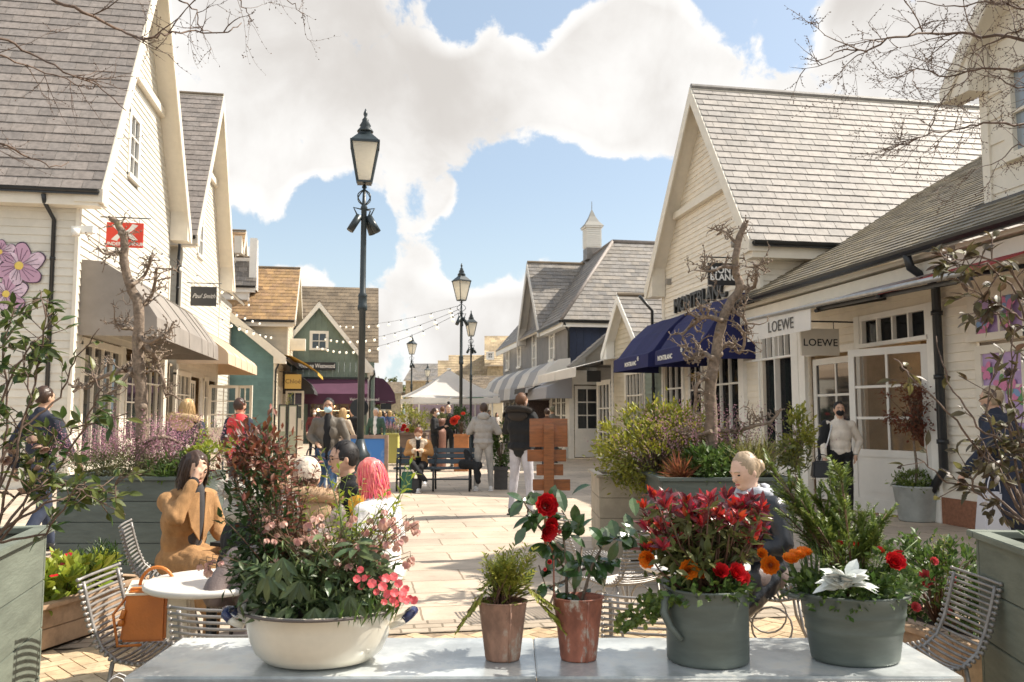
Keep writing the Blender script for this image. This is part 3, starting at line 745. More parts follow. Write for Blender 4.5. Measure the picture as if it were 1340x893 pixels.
# the far end of that roof runs up to the valley against the tall gable
M = MB()
gutter(e1, (7.44, 3.5, 3.80), (7.44, 16.4, 3.80), r=.09)
# shopfront
window(e1, f, 14.5, 16.7, .45, 3.25, 3, 2, gm=glass, fm=white, fw=.09, proud=.10, trim=.16, splits=[2.62], name='shopfront')
M = MB()
for i in range(9): a = 14.65+i*.235; fbox(M, f, a, a+.03, 2.62, 3.15, -.04, .06)
M.build('transom_bars', white, e1, world=True)
room(e1, f, 14.5, 16.7, .1, 3.2, 2.2, 4, m=mat('white_shop_interior', (.5, .46, .38), .8, nse=(1, .3)))
room(e1, f, 10.3, 13.9, .05, 3.1, 3.2, 5)
for (a, b_, z0_, z1_, o_) in ((14.12, 14.42, .02, 3.2, .09), (12.42, 12.56, 0, 3.1, .07), (10.62, 10.76, 0, 3.1, .07), (12.57, 14.11, 2.56, 2.68, .07)): M = MB(); fbox(M, f, a, b_, z0_, z1_, -.03, o_); M.build('door_frame', white, e1, world=True)
fdoor = Fr((8.06, 14.05, 0), (0, -1, 0), (-1, 0, 0)); door(e1, fdoor, 0, 1.46, .03, 2.5, 2, 3, .70)
fo = Fr((7.99, 10.78, 0), (-.31, 1.0, 0), (-1, -.31, 0)); door(e1, fo, .02, 1.42, .03, 2.52, 2, 3, .62, hside=1)
window(e1, f, 10.78, 12.4, 2.60, 3.05, 4, 1, gm=glass, fm=white, fw=.04, trim=.05)
lil = mat('lilac_poster', (.44, .30, .52), .5, nse=(2, .1), spec=.6)
for (a0, a1) in ((8.95, 9.85), (7.95, 8.85), (6.95, 7.85)):
    window(e1, f, a0, a1, 2.5, 3.05, 2, 1, gm=lil, fm=creamT, fw=.05); door(e1, f, a0, a1, .05, 2.4, 2, 3, .6, m=creamT, gm=lil, out0=-.02, out1=.045, handle=False)
    for k in range(9):
        Q = MB(); a, z = rnd.uniform(a0+.15, a1-.15), rnd.choice([rnd.uniform(1.15, 2.2), rnd.uniform(2.6, 2.95)]); r0 = rnd.uniform(.07, .13)
        for j in range(5):
            t0 = j*1.256+rnd.random(); c = f.pt(a, z, .036+.0006*j+.0004*k); pts = []
            for i in range(12):
                tt = 2*math.pi*i/12; x = r0*.6+math.cos(tt)*r0*.55; y = math.sin(tt)*r0*.36
                pts.append(c+f.U*(x*math.cos(t0)-y*math.sin(t0))+V((0, 0, x*math.sin(t0)+y*math.cos(t0))))
            Q.mi = rnd.choice([0, 0, 1, 2]); Q.prism(pts, f.N*.0005)
        Q.build('poster_flower', [mat('poster_pink', (.62, .2, .36), .5), mat('poster_blue', (.2, .32, .52), .5), mat('poster_leaf', (.1, .28, .1), .5)], e1, world=True)
pipe(e1, [(7.44, 10.45, 3.78), (7.5, 10.45, 3.55), (7.88, 10.45, 3.3), (7.88, 10.45, .75), (7.88, 10.62, .55), (7.86, 10.9, .18), (7.7, 10.95, .08)], r=.06)
# dormer
fd = FR(8.62); window(e1, fd, 8.15, 9.75, 4.95, 6.2, 3, 2, gm=mat('pale_window', (.25, .28, .30), .08, spec=1, bump=(2, .04)), fm=creamT, fw=.06)
gable(e1, fd, 7.2, 6.15, 8.95, 8.1, 10.65, 6.2, 6, creamT, slateD, ov=.35, wo=.45, pitch=.35, holes=[(8.15, 9.75, 4.95, 6.2)], z0=4.2, barge=.2, sidewall=(0, 0), gut=(0, 0))
M = MB(); M.box(8.64, 14, 7.68, 7.72, 4.3, 6.3); M.box(8.64, 14, 10.14, 10.18, 4.3, 6.3); M.build('dormer_cheek', creamT, e1, world=True)
M = MB(); M.beam((8.58, 7.4, 4.42), (8.58, 10.4, 4.42), .1, .05); M.build('lead_flashing', mat('lead', (.10, .10, .10), .6), e1, world=True)
# awnings: cream valance one, then the half rolled red one
pA, pB = PX(6.75, 978, 420), PX(6.75, 1060, 403)
awning(e1, f, pB.y, pA.y, [(.1, 3.50), (.6, 3.36), (1.24, pB.z), (1.25, pB.z-.34)], whiteA, ends=False)
text('lettering', 'LOEWE', .26, black, e1, V((6.735, (pA.y+pB.y)/2-.15, pB.z-.18))-V((8, 12, 0)), faces(-math.pi/2), ext=.002, sx=1.0)
q1, q0 = PX(6.75, 1062, 400), PX(6.75, 1262, 358)
redT = mat('red_awning_canvas', (.50, .10, .10), .8, transl=.45, nse=(1.2, .08)); greyT = mat('faded_awning_canvas', (.42, .36, .34), .8, transl=.35, nse=(1.2, .08))
awning(e1, f, q0.y, (q0.y*.5+q1.y*.5), [(.1, 3.50), (1.24, q0.z)], redT, ends=False); awning(e1, f, (q0.y*.5+q1.y*.5)+.01, q1.y, [(.1, 3.50), (1.24, q1.z)], greyT, ends=False)
M = MB(); M.tube([V((6.74, q0.y, q0.z+.01)), V((6.74, pA.y, pA.z+.01))], .035, 8)
M.build('awning_rail', steel, e1, world=True)
M = MB()
for y in (q0.y+.1, q1.y-.1, (q0.y+q1.y)/2):
    M.tube([(7.95, y, 3.3), (7.3, y+.5, 3.2), (6.76, y, q0.z-.03)], .03, 6)
M.beam((7.9, q0.y, 3.42), (7.9, pA.y, 3.42), .14, .12); M.beam((6.85, q0.y, q0.z-.05), (6.85, q1.y, q1.z-.05), .05, .05)
M.build('awning_arm', black, e1, world=True)
M = MB(); fbox(M, f, 15.9, 17.3, 3.0, 3.1, .0, .5); 
# ---------------------------------------------------------------- east side: tall gable shop
e2 = root('tall_gable_shop', 'tall cream clapboard gable shop with pale slate roof and navy dome awnings', 8, 19)
hm = [(16.9, 18.5, .4, 2.9), (18.9, 19.9, .02, 2.9), (20.2, 21.6, .4, 2.9)]
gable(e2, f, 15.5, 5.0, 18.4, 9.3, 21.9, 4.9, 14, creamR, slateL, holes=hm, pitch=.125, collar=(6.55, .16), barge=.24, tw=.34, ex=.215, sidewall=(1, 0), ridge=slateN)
for a0, a1 in ((16.9, 18.5), (20.2, 21.6)): window(e2, f, a0, a1, .4, 2.9, 3, 2, gm=glass, fm=white, splits=[2.2])
door(e2, f, 18.95, 19.85, .02, 2.85, 2, 3, .7); room(e2, f, 16.9, 21.6, .05, 2.9)
pf3 = [(0, 4.05), (.3, 4.02), (.75, 3.62), (1.15, 3.05), (1.28, 2.98), (1.29, 2.66)]
awning(e2, f, 16.2, 18.7, pf3, navyA, solid=.02); awning(e2, f, 19.2, 22.0, [(o, z-.05*(z > 3.5)) for o, z in pf3], navyA, solid=.02)
for (px, py) in ((865, 466), (820, 477)):
    c = PX(6.7, px+5, py-2); text('lettering', 'MONTBLANC', .15, white, e2, V((6.695, c.y, 2.80))-V((8, 19, 0)), faces(-math.pi/2), ext=.002, off=.004)
Q = MB()
for yc in (17.0, 19.9):
    for k in range(6): a = k*math.pi/3; Q.beam((6.69, yc, 2.90), V((6.69, yc, 2.90))+V((0, math.cos(a), math.sin(a)))*.055, .025, .012, up=(1, 0, 0))
Q.build('star_emblem', white, e2, world=True)
M = MB(); M.box(7.85, 7.99, 20.9, 21.02, 4.95, 5.1); M.lathe((7.7, 16.5, 5.05), [(.05, 0), (.06, .12), (.03, .16)], 10); M.build('spotlight', mat('grey_metal', (.3, .28, .25), .5, metal=.5), e2, world=True)
pipe(e2, [(7.5, 22.1, 4.8), (7.9, 22.2, 4.4), (7.9, 22.2, .1)])
sg = thing('wall_lettering', 'large black raised capital letters on the cream gable above the navy awnings', 'sign', (7.97, 18.9, 4.3))
text('letters', 'MONTBLANC', .50, black, sg, V((-.03, 0.1, 0)), faces(-math.pi/2), ext=.035, sx=1.02, off=.012, spacing=1.02)
# ---------------------------------------------------------------- east side: small gable and its neighbours
e3 = root('small_gable_shop', 'low shop with small white gable between navy awnings and navy house', 8, 25)
gable(e3, f, 22.95, 3.6, 24.75, 5.2, 26.6, 3.5, 7, beige, slateN, ov=.3, barge=.2, pitch=.15, bm=white, holes=[(23.2, 24.9, .1, 2.8)], sidewall=(0, 1), wo=.3)
siding(e3, f, 21.6, 23.3, 0, 3.6, mat('sage_paint', (.20, .24, .19), .6, var=.05), (), .15); siding(e3, f, 26.2, 28.2, 0, 3.4, greyc, [(26.6, 28, .1, 2.6)], .15)
M = MB(); M.box(7.7, 12, 26.7, 28.7, 3.2, 3.3); M.build('flat_roof', darkA, e3, world=True)
window(e3, f, 23.2, 24.9, .1, 2.8, 5, 2, gm=glass, fm=creamT, splits=[2.1]); window(e3, f, 26.6, 28, .1, 2.6, 3, 3, gm=glass, fm=white); room(e3, f, 23.2, 28, .05, 2.7)
e4 = root('weatherboard_shop', 'grey brown weatherboard lean-to gable against the navy house, white awnings below', 8, 30)
f28 = FC(29.0)
gable(e4, f28, 7.2, 3.25, 10.1, 5.7, 13.0, 3.25, .35, mat('drab_board', (.25, .22, .17), .7, var=.06, nse=(3, .1)), slateN, ov=.2, barge=.12, bm=mat('drab_trim', (.16, .15, .13), .6), pitch=.16, sidewall=(0, 0), wo=.2, z0=2.4, gut=(0, 0))
fw_ = FR(7.2); siding(e4, fw_, 29, 32.2, 0, 3.2, white, [(29.4, 31.8, .1, 2.6)], .2)
for i in range(3): door(e4, fw_, 29.4+i*.8, 30.15+i*.8, .05, 2.55, 2, 3, .6, m=white)
room(e4, fw_, 29.6, 31.6, .05, 2.6, ext=.1)
f29 = FC(28.95); siding(e4, f29, 7.2, 9.5, 0, 3.1, white, [(7.35, 9.3, .05, 2.6)], .2)
for i in range(2): door(e4, f29, 7.38+i*.95, 8.28+i*.95, .05, 2.55, 2, 3, .6, m=white, gm=darkglass)
for y in (25.3, 28.2):
    awning(e4, f, y, y+2.8, [(.1, 3.35), (1.5, 3.0), (1.51, 2.7)], whiteA, ends=False)
awning(e4, fw_, 28.6, 32, [(.0, 2.9), (.9, 2.5), (.92, 2.1)], mat('grey_canvas', (.30, .30, .32), .8), ends=True)
awning(e4, f, 31.0, 33.2, [(.2, 2.85), (2.0, 2.55), (2.02, 2.35)], darkA, ends=False)
M = MB(); M.box(6.3, 8.3, 32.3, 32.6, 0, 2.4); M.build('door_surround', mat('dark_mesh', (.05, .03, .025), .8, nse=(20, .6)), e4, world=True)
# ---------------------------------------------------------------- navy and grey house with cupola
e5 = root('navy_house', 'grey and navy clad house with hipped slate roof, white windows and striped awning', 8, 40)
wins = [PX(8.0, a, b_) for (a, b_) in ((723, 447), (700, 460), (680, 460), (665, 465))]
wl = [(w_.y-.42, w_.y+.42, w_.z-.85, w_.z+.75) for w_ in wins]; wl[1] = (wins[1].y-.42, wins[1].y+.42, wins[1].z-1.05, wins[1].z+1.0)
siding(e5, f, 32.2, 48, 0, 5.2, greyc, wl, .3, vertical=True)
for (a0, a1, z0, z1) in wl: window(e5, f, a0, a1, z0, z1, 2, 3)
f32 = FC(32.2); siding(e5, f32, 8.0, 17, 0, 5.2, navyc, (), .3, vertical=True)
gable(e5, f, 36.0, 5.25, 38.7, 8.75, 41.4, 5.25, 3.0, greyc, slateN, ov=.4, vertical=True, pitch=.3, z0=5.0, barge=.3, bm=mat('pale_grey_trim', (.55, .52, .47), .5), sidewall=(0, 0), gut=(0, 0), wo=.3)
E_ = 5.25; R_ = 9.05
roof(e5, (7.6, 31.76, E_), (7.6, 48.4, E_), (10.63, 45.4, R_), (10.63, 34.8, R_), slateN)
roof(e5, (7.6, 31.76, E_), (17, 31.76, E_), (17, 34.8, R_), (10.63, 34.8, R_), slateN)
M = MB(); M.tube([(10.63, 34.8, R_+.03), (10.63, 45.4, R_+.03)], .08, 6); M.tube([(10.63, 34.8, R_+.03), (17, 34.8, R_+.03)], .08, 6); M.tube([(7.6, 31.76, E_+.02), (10.63, 34.8, R_+.03)], .07, 6); M.build('ridge', slateD, e5, world=True)
M = MB(); M.beam((7.7, 31.8, E_-.16), (17, 31.8, E_-.16), .05, .24); M.beam((7.64, 31.8, E_-.16), (7.64, 36.2, E_-.16), .05, .24); M.beam((7.64, 41.2, E_-.16), (7.64, 48.4, E_-.16), .05, .24); M.box(7.64, 8.02, 31.8, 36.2, E_-.26, E_-.22); M.build('fascia', white, e5, world=True)
gutter(e5, (7.58, 31.7, E_-.03), (17, 31.7, E_-.03)); gutter(e5, (7.54, 31.8, E_-.03), (7.54, 36.0, E_-.03))
pipe(e5, [(7.7, 31.75, 5.1), (7.95, 32.05, 4.8), (7.95, 32.1, .1)])
c = PX(10.63, 775, 345); cy = c.y; b = R_-.2
M = MB(); M.box(10.28, 10.98, cy-.35, cy+.35, b, b+.55); M.mi = 1
for i in range(9): M.box(10.26, 11.0, cy-.37, cy+.37, b+.62+i*.1, b+.68+i*.1)
M.box(10.30, 10.96, cy-.33, cy+.33, b+.55, b+1.55); M.box(10.2, 11.06, cy-.43, cy+.43, b+1.52, b+1.6); M.mi = 2
M.lathe((10.63, cy, b+1.6), [(.66, 0), (.40, .22), (.20, .50), (.06, .78), (.02, .85), (.015, 1.25)], 4, rot=math.pi/4, smooth=False)
M.build('cupola', [slateN, white, mat('copper_grey', (.28, .27, .24), .6)], e5, world=True)
n = 9
for i in range(n):
    a0 = 32.0+i*1.75; awning(e5, f, a0, a0+1.74, [(0, 3.75), (.45, 3.7), (.9, 3.35), (1.15, 2.8), (1.2, 2.25)], whiteA if i % 2 == 0 else mat('grey_stripe_canvas', (.33, .33, .34), .85), ends=(i in (0, n-1)))
M = MB(); fbox(M, f, 32.4, 47, .1, 2.2, .02, .04); M.build('shopfront', darkglass, e5, world=True)
M = MB()
for i in range(12): fbox(M, f, 32.4+i*1.3, 32.5+i*1.3, .1, 2.3, .03, .09)
M.build('mullion', white, e5, world=True)
# ---------------------------------------------------------------- distant houses
def farhouse(name, label, x0, x1, d, yr, ye, wallm, roofm, ridge_run=2.6, wallbits=(), right=True, xr0=None, hip=0):
    """house whose roof slopes towards us; corners given in the photograph and set down at their distance"""
    a, b_ = PD(d, x0, ye), PD(d, x1, ye); c, e = PD(d+ridge_run, x1, yr), PD(d+ridge_run, xr0 or x0, yr)
    h = thing(name, label, 'house', ((a.x+b_.x)/2, (a.y+b_.y)/2, 0))
    b_.z = a.z; c.z = e.z
    roof(h, a, b_, c, e, roofm, .4, .32)
    back = V((c.x-b_.x, c.y-b_.y, 0)); a2 = a+back*2; b2 = b_+back*2; roof(h, b2, a2, e, c, roofm, .4, .32)
    M = MB(); a3, b3 = a+(b_-a).normalized()*.2+back.normalized()*.3, b_-(b_-a).normalized()*.2+back.normalized()*.3
    M.prism([V((a3.x, a3.y, 0)), V((b3.x, b3.y, 0)), V((b2.x, b2.y, 0)), V((a2.x, a2.y, 0))], (0, 0, a.z-.05))
    for (p, q, r_, s_) in ((b3, b2, c, 1), (a3, a2, e, -1)):
        M.prism([V((p.x, p.y, a.z-.06)), V((q.x, q.y, a.z-.06)), V((r_.x, r_.y, r_.z-.15))], (b_-a).normalized()*(-.2*s_))
    M.build('wall', wallm, h, world=True)
    for (wx0, wx1, wy0, wy1) in wallbits:
        p, q = PD(d+.3, wx0, wy1), PD(d+.3, wx1, wy0); fr = Fr(V((p.x, p.y, 0)), (b_-a), V(((b_-a).y, -(b_-a).x, 0))); wd = (V((q.x, q.y))-V((p.x, p.y))).length
        window(h, fr, 0, wd, p.z, q.z, 2, 2, fm=white, proud=.12)
    return h
farhouse('stone_house', 'sandstone house with grey slate roof beyond the white parasol', 528, 575, 82, 476, 498, stonew, slateN, 3.5, [(563, 569, 508, 500)], xr0=541)
farhouse('brown_roofed_house', 'narrow brown roofed house right of the far sandstone house', 573, 589, 74, 472, 505, stonew, tileS)
farhouse('brown_roofed_house', 'wide sand brown tiled house behind the nearer parasol', 587, 652, 62, 465, 510, stonew, tileS, 3.6)
farhouse('brown_roofed_house', 'low brown tiled shop roof with dark dormer beside the grey clad house', 606, 662, 52, 492, 524, beige, tileD, 4.5)
farhouse('far_house', 'hazy brown house at the very end of the street, left of the far lamp', 503, 527, 120, 500, 514, stonew, tileD, 4)
farhouse('far_house', 'tall gabled brown house rising behind the grey clad corner', 634, 668, 60, 440, 478, stonew, tileS, 4, [(638, 645, 470, 462)])
farhouse('far_house', 'small tiled house low on the skyline above the crowd', 488, 512, 150, 512, 520, stonew, tileS, 4)
h = bpy.data.objects  # green canopy shop beyond
g1 = thing('green_canopy_shop', 'small pale shop with green canopy left of the striped awning', 'building', (7.5, 52, 0))
fz = FR(7.5); siding(g1, fz, 50, 58, 0, 3.2, white, (), .2); awning(g1, fz, 50, 57, [(0, 3.1), (1.0, 2.8), (1.1, 2.4)], mat('green_canvas', (.03, .14, .08), .8))
# ---------------------------------------------------------------- street lamps
frost = mat('frosted_lamp_glass', (.90, .86, .76), .35, transl=.7, nse=(4, .04))
def make_lamp(label, loc, rz=0, spots=3):
    t = thing('street_lamp', label, 'street lamp', loc, rz, 'cast iron lantern posts along the street')
    H = 5.9; zb = 4.90
    M = MB(); M.lathe((0, 0, 0), [(.17, 0), (.17, .12), (.13, .16), (.125, .85), (.14, .88), (.14, .94), (.10, 1.0), (.055, 1.16)], 12); M.build('pedestal', lampblack, t)
    M = MB(); M.lathe((0, 0, 1.14), [(.050, 0), (.048, 1.85), (.07, 1.87), (.07, 1.93), (.062, 1.95), (.062, 2.06), (.07, 2.08), (.044, 2.12), (.040, 3.35), (.052, 3.37), (.03, 3.42), (.018, 3.72)], 12); M.build('pole', lampblack, t)
    if spots:
        for a in (-.9, .15, 2.9)[:spots]:
            M = MB(); d = V((math.sin(a+1.57)*.5, math.cos(a+1.57)*.5, -.85)).normalized(); c = V((d.x*.16, d.y*.16, 4.36)); M.tube([V((0, 0, 4.48)), V((d.x*.3, d.y*.3, 4.5)), c], .013, 6); M.tube([c-d*.03, c+d*.24], .052, 10); M.build('spotlight', lampblack, t)
    M = MB()
    for k in range(4):
        a = k*math.pi/2+.78; u = V((math.cos(a), math.sin(a), 0)); pts = [u*(.02+.11*math.sin(i/9*4.2)*(1 if i < 9 else .3))+V((0, 0, 4.55+.30*i/9)) for i in range(10)]
        M.tube(pts, .009, 5)
    M.build('scroll_bracket', lampblack, t)
    # lantern: four sloping panes held by bars
    g = MB(); z0, z1, r0, r1 = zb, zb+.54, .12, .235
    for k in range(4):
        a, b_ = k*math.pi/2+math.pi/4, (k+1)*math.pi/2+math.pi/4; p = lambda r, an, z: V((math.cos(an)*r*1.15, math.sin(an)*r*1.15, z)); g.poly([p(r0, a, z0), p(r0, b_, z0), p(r1, b_, z1), p(r1, a, z1)])
    g.build('lantern_glass', frost, t)
    M = MB()
    for k in range(4):
        a = k*math.pi/2+math.pi/4; M.beam((math.cos(a)*r0*1.17, math.sin(a)*r0*1.17, z0), (math.cos(a)*r1*1.17, math.sin(a)*r1*1.17, z1), .022, .022)
    M.lathe((0, 0, 0), [(r0*1.22, z0-.03), (r0*1.22, z0)], 4, rot=math.pi/4, smooth=False); M.lathe((0, 0, 0), [(r1*1.28, z1), (r1*1.28, z1+.035)], 4, rot=math.pi/4, smooth=False)
    M.build('lantern_frame', lampblack, t)
    M = MB(); M.lathe((0, 0, 0), [(r1*1.22, z1+.035), (.12, z1+.17), (.115, z1+.20)], 4, rot=math.pi/4, smooth=False)
    M.lathe((0, 0, 0), [(.115, z1+.20), (.12, z1+.22), (.07, z1+.28), (.085, z1+.30), (.045, z1+.37), (.05, z1+.39), (.018, z1+.43), (.03, z1+.47), (.03, z1+.49), (.005, z1+.56)], 12); M.build('lantern_roof', lampblack, t)
    return t
L0 = make_lamp('tall black lantern lamp post nearest the camera, in front of green gable', GD(12.0, 472))
lp2 = GD(24.5, 603)
dup(L0, lp2, .5, 'black lantern lamp post left of the pair beside the white parasol')
dup(L0, GD(35.5, 616), .2, 'black lantern lamp post just right of the festoon lit post')
dup(L0, GD(46, 538), .9, 'distant lamp post left of the parasol against the sandstone house')
dup(L0, GD(72, 559), .4, 'tiny farthest lamp post above the white parasol')
# ---------------------------------------------------------------- festoon lights
bulbm = mat('bulb_glass', (.95, .88, .72), .2, emit=.35)
top = V((lp2.x, lp2.y, 4.75))
def festoon(label, pts, sag, nb):
    t = thing('string_lights', label, 'string lights', pts[0], 0, 'festoon strings over the street')
    path = []
    for (a, b_, sg) in zip(pts[:-1], pts[1:], sag):
        a, b_ = V(a), V(b_)
        for i in range(25): k = i/24.0; path.append(a.lerp(b_, k)+V((0, 0, -sg*4*k*(1-k)))-V(pts[0]))
    M = MB(); M.tube(path, .007, 4); M.build('cable', black, t)
    acc_ = [0]
    for p, q in zip(path[:-1], path[1:]): acc_.append(acc_[-1]+(q-p).length)
    first = None; j = 0
    for i in range(nb):
        d = acc_[-1]*(i+.5)/nb
        while acc_[j+1] < d: j += 1
        c = path[j].lerp(path[j+1], (d-acc_[j])/max(1e-5, acc_[j+1]-acc_[j]))
        if first is None:
            M = MB(); M.mi = 1; M.tube([V((0, 0, 0)), V((0, 0, -.07))], .022, 6); M.mi = 0; M.ell((0, 0, -.12), (.055, .055, .065), 8, 6); first = M.build('bulb', [bulbm, black], t); first.location = c
        else: b = first.copy(); COL.objects.link(b); b.parent = t; b.location = c
festoon('highest festoon string from the lamp post to the near white gable', [top, PX(-5.2, 395, 410), PX(-5.9, 198, 322)], [.8, .7], 40)
festoon('middle festoon string crossing in front of the green gable window', [top+V((0, 0, -.1)), PX(-4.2, 393, 428), PX(-5.9, 262, 385)], [.9, .4], 34)
festoon('lowest festoon string running down to the teal shop verge', [top+V((0, 0, -.2)), PX(-3.9, 392, 440), PX(-5.2, 285, 415)], [1.0, .3], 34)
# ---------------------------------------------------------------- hanging and wall signs
def hsign(label, Y, px0, px1, py0, py1, m, name='hanging_sign', th=.05, arm=True, armx=None, side=-1):
    a, b_ = PY(Y, px0, py0), PY(Y, px1, py1); cx = (a.x+b_.x)/2
    t = thing(name, label, 'sign', (cx, Y, b_.z)); w_, h_ = b_.x-a.x, a.z-b_.z
    M = MB(); M.box(-w_/2, w_/2, -th/2, th/2, 0, h_); M.build('panel', m, t, bevel=.004)
    if arm:
        M = MB(); e = w_/2+.35
        M.tube([V((-w_/2-.15 if side > 0 else -e, 0, h_+.12)), V((e if side > 0 else w_/2+.15, 0, h_+.12))], .014, 6)
        for x in (-w_*.38, w_*.38): M.tube([V((x, 0, h_+.12)), V((x, 0, h_-.01))], .006, 5)
        M.build('bracket', black, t)
    return t, w_, h_
ink = mat('sign_black', (.02, .02, .022), .4); ivory = mat('sign_ivory', (.62, .57, .48), .5, nse=(3, .05)); offwhite = mat('sign_white_paint', (.8, .78, .74), .5)
t, w_, h_ = hsign('bright red hanging sign with white emblem on the nearest white gable', 20.3, 140, 187, 291, 325, mat('sign_red', (.70, .055, .03), .45))
M = MB()
for sg in (1, -1):     # two interlocked arcs, one upright and one inverted
    us = [-1+i/8.0 for i in range(17)]
    pts = [(.36*u*w_, -.027-.002*(sg > 0), h_*(.60+sg*(-.06+.36*abs(u)**1.7))) for u in us]+[(.20*u*w_, -.027-.002*(sg > 0), h_*(.60+sg*(.06+.29*abs(u)**1.7))) for u in reversed(us)]
    for i in range(16): M.prism([V(pts[i]), V(pts[i+1]), V(pts[32-i]), V(pts[33-i])], (0, -.003, 0))
M.build('emblem', offwhite, t); text('lettering', 'UNDER ARMOUR', .115*w_/.85, offwhite, t, V((0, -.03, h_*.13)), RX, ext=.002, off=.003)
t, w_, h_ = hsign('small charcoal hanging sign with white handwriting beside the peach awning', 29.9, 250, 283, 375, 401, mat('sign_charcoal', (.06, .06, .06), .5))
text('lettering', 'Paul Smith', .22, offwhite, t, V((0, -.03, h_*.5)), RX, ext=.001, shear=.5, sx=.8)
t, w_, h_ = hsign('yellow hanging sign with dark lettering under the yellow awning', 41.6, 373, 394, 490, 509, mat('sign_yellow', (.62, .40, .10), .5), side=-1)
text('lettering', 'Chloé', .30, mat('sign_brown', (.12, .06, .02), .5), t, V((0, -.03, h_*.5)), RX, ext=.001)
t, w_, h_ = hsign('pale hanging sign with black capitals on a black bracket near the open white doors', 12.6, 1047, 1098, 430, 466, ivory, side=1)
text('lettering', 'LOEWE', .165, ink, t, V((0, -.028, h_*.47)), RX, ext=.001, off=.002, sx=1.08, spacing=1.05)
t, w_, h_ = hsign('square black hanging sign with two lines of white capitals behind the right bare tree', 16.3, 926, 966, 344, 374, ink, side=1)
text('lettering', 'MONT\nBLANC', .185, offwhite, t, V((0, -.028, h_*.5)), RX, ext=.001, off=.006)
a, b_ = PY(47.9, 388, 474), PY(47.9, 439, 484.5)
t = thing('fascia_sign', 'long black fascia board with white lettering on the green gable', 'sign', ((a.x+b_.x)/2, 47.93, b_.z))
M = MB(); M.box(a.x-(a.x+b_.x)/2, b_.x-(a.x+b_.x)/2, -.08, 0, 0, a.z-b_.z); M.build('panel', ink, t)
text('lettering', 'Vivienne Westwood', .33, offwhite, t, V((.05, -.085, (a.z-b_.z)/2)), RX, ext=.002, off=.006, sx=.72)
text('awning_lettering', 'Vivienne Westwood', .24, offwhite, h7, V((0.1, 46.76, 2.4))-V((-1.3, 49, 0)), RX, ext=.002, sx=.8)
t, w_, h_ = hsign('small black hanging sign below the plum canopy at the street end', 52, 498, 512, 528, 536, ink)
t, w_, h_ = hsign('little black hanging sign between navy awnings and white awnings', 26.5, 768, 786, 485, 500, ink, side=1)
M = MB(); a = PX(-3.98, 380, 446); 
v = thing('ventilation_unit', 'white louvred box on the wall beside the green gable', 'vent', PY(46, 389, 459))
M = MB(); M.box(-.42, .42, -.2, .2, 0, .62)
for i in range(7): M.box(-.30, .30, -.22, -.2, .08+i*.07, .12+i*.07)
M.build('casing', white, v); M = MB(); M.beam((-.1, .1, .3), (-.9, .1, .3), .05, .05); M.build('bracket', white, v)
# ---------------------------------------------------------------- white garden parasol
c = GD(38, 587)
t = thing('garden_parasol', 'big white square parasol over stalls in the middle of the street', 'parasol', (c.x, c.y, 0), .1)
M = MB(); e = 1.9; n = 10; b = 0; M.sm = True
for k in range(4):
    for i in range(n):
        for j in range(8):
            def pt(i, j):
                s_ = -1+2*i/n; r = j/8.0; x, y = s_*e*r, -e*r; z = 3.6-1.2*r+.10*math.sin(math.pi*r)*-1+.03*(1-abs(s_))*r*-2
                a = k*math.pi/2; return (x*math.cos(a)-y*math.sin(a), x*math.sin(a)+y*math.cos(a), z)
            M.poly([pt(i, j), pt(i+1, j), pt(i+1, j+1), pt(i, j+1)])
M.sm = False
for k in range(4):
    a = k*math.pi/2; R_ = Matrix.Rotation(a, 3, 'Z')
    for i in range(n):
        s0, s1 = -1+2*i/n, -1+2*(i+1)/n
        M.poly([R_ @ V((s0*e, -e, 2.3-.06*(1-abs(s0)))), R_ @ V((s1*e, -e, 2.3-.06*(1-abs(s1)))), R_ @ V((s1*e, -e-.02, 2.05)), R_ @ V((s0*e, -e-.02, 2.05))])
M.build('canopy', mat('tent_canvas', (.82, .80, .76), .8, transl=.5, nse=(1, .05)), t)
M = MB(); M.ell((0, 0, 3.6), (.12, .12, .06)); M.build('cap', white, t)
for x in (-1, 1):
    for y in (-1, 1): M = MB(); M.tube([(x*1.62, y*1.62, 0), (x*1.62, y*1.62, 2.15)], .035, 8); M.build('leg', white, t)
M = MB(); M.tube([(0, 0, 0), (0, 0, 3.15)], .04, 8); M.build('pole', white, t)
M = MB()
g = GD(40, 590); t = thing('market_stall', 'pale lilac panelled stall standing under the white parasol', 'stall', (g.x, g.y+1.6, 0), .1)
M.box(-1.7, 1.7, -.3, .3, 0, 2.05)
for i in range(12): M.box(-1.68+i*.29, -1.52+i*.29, -.32, -.3, .1, 2.0)
M.build('panel', mat('lilac_board', (.42, .33, .38), .7, nse=(3, .1)), t); M = MB(); M.box(-1.5, 1.5, -.6, -.3, .8, .86); M.build('counter', white, t)
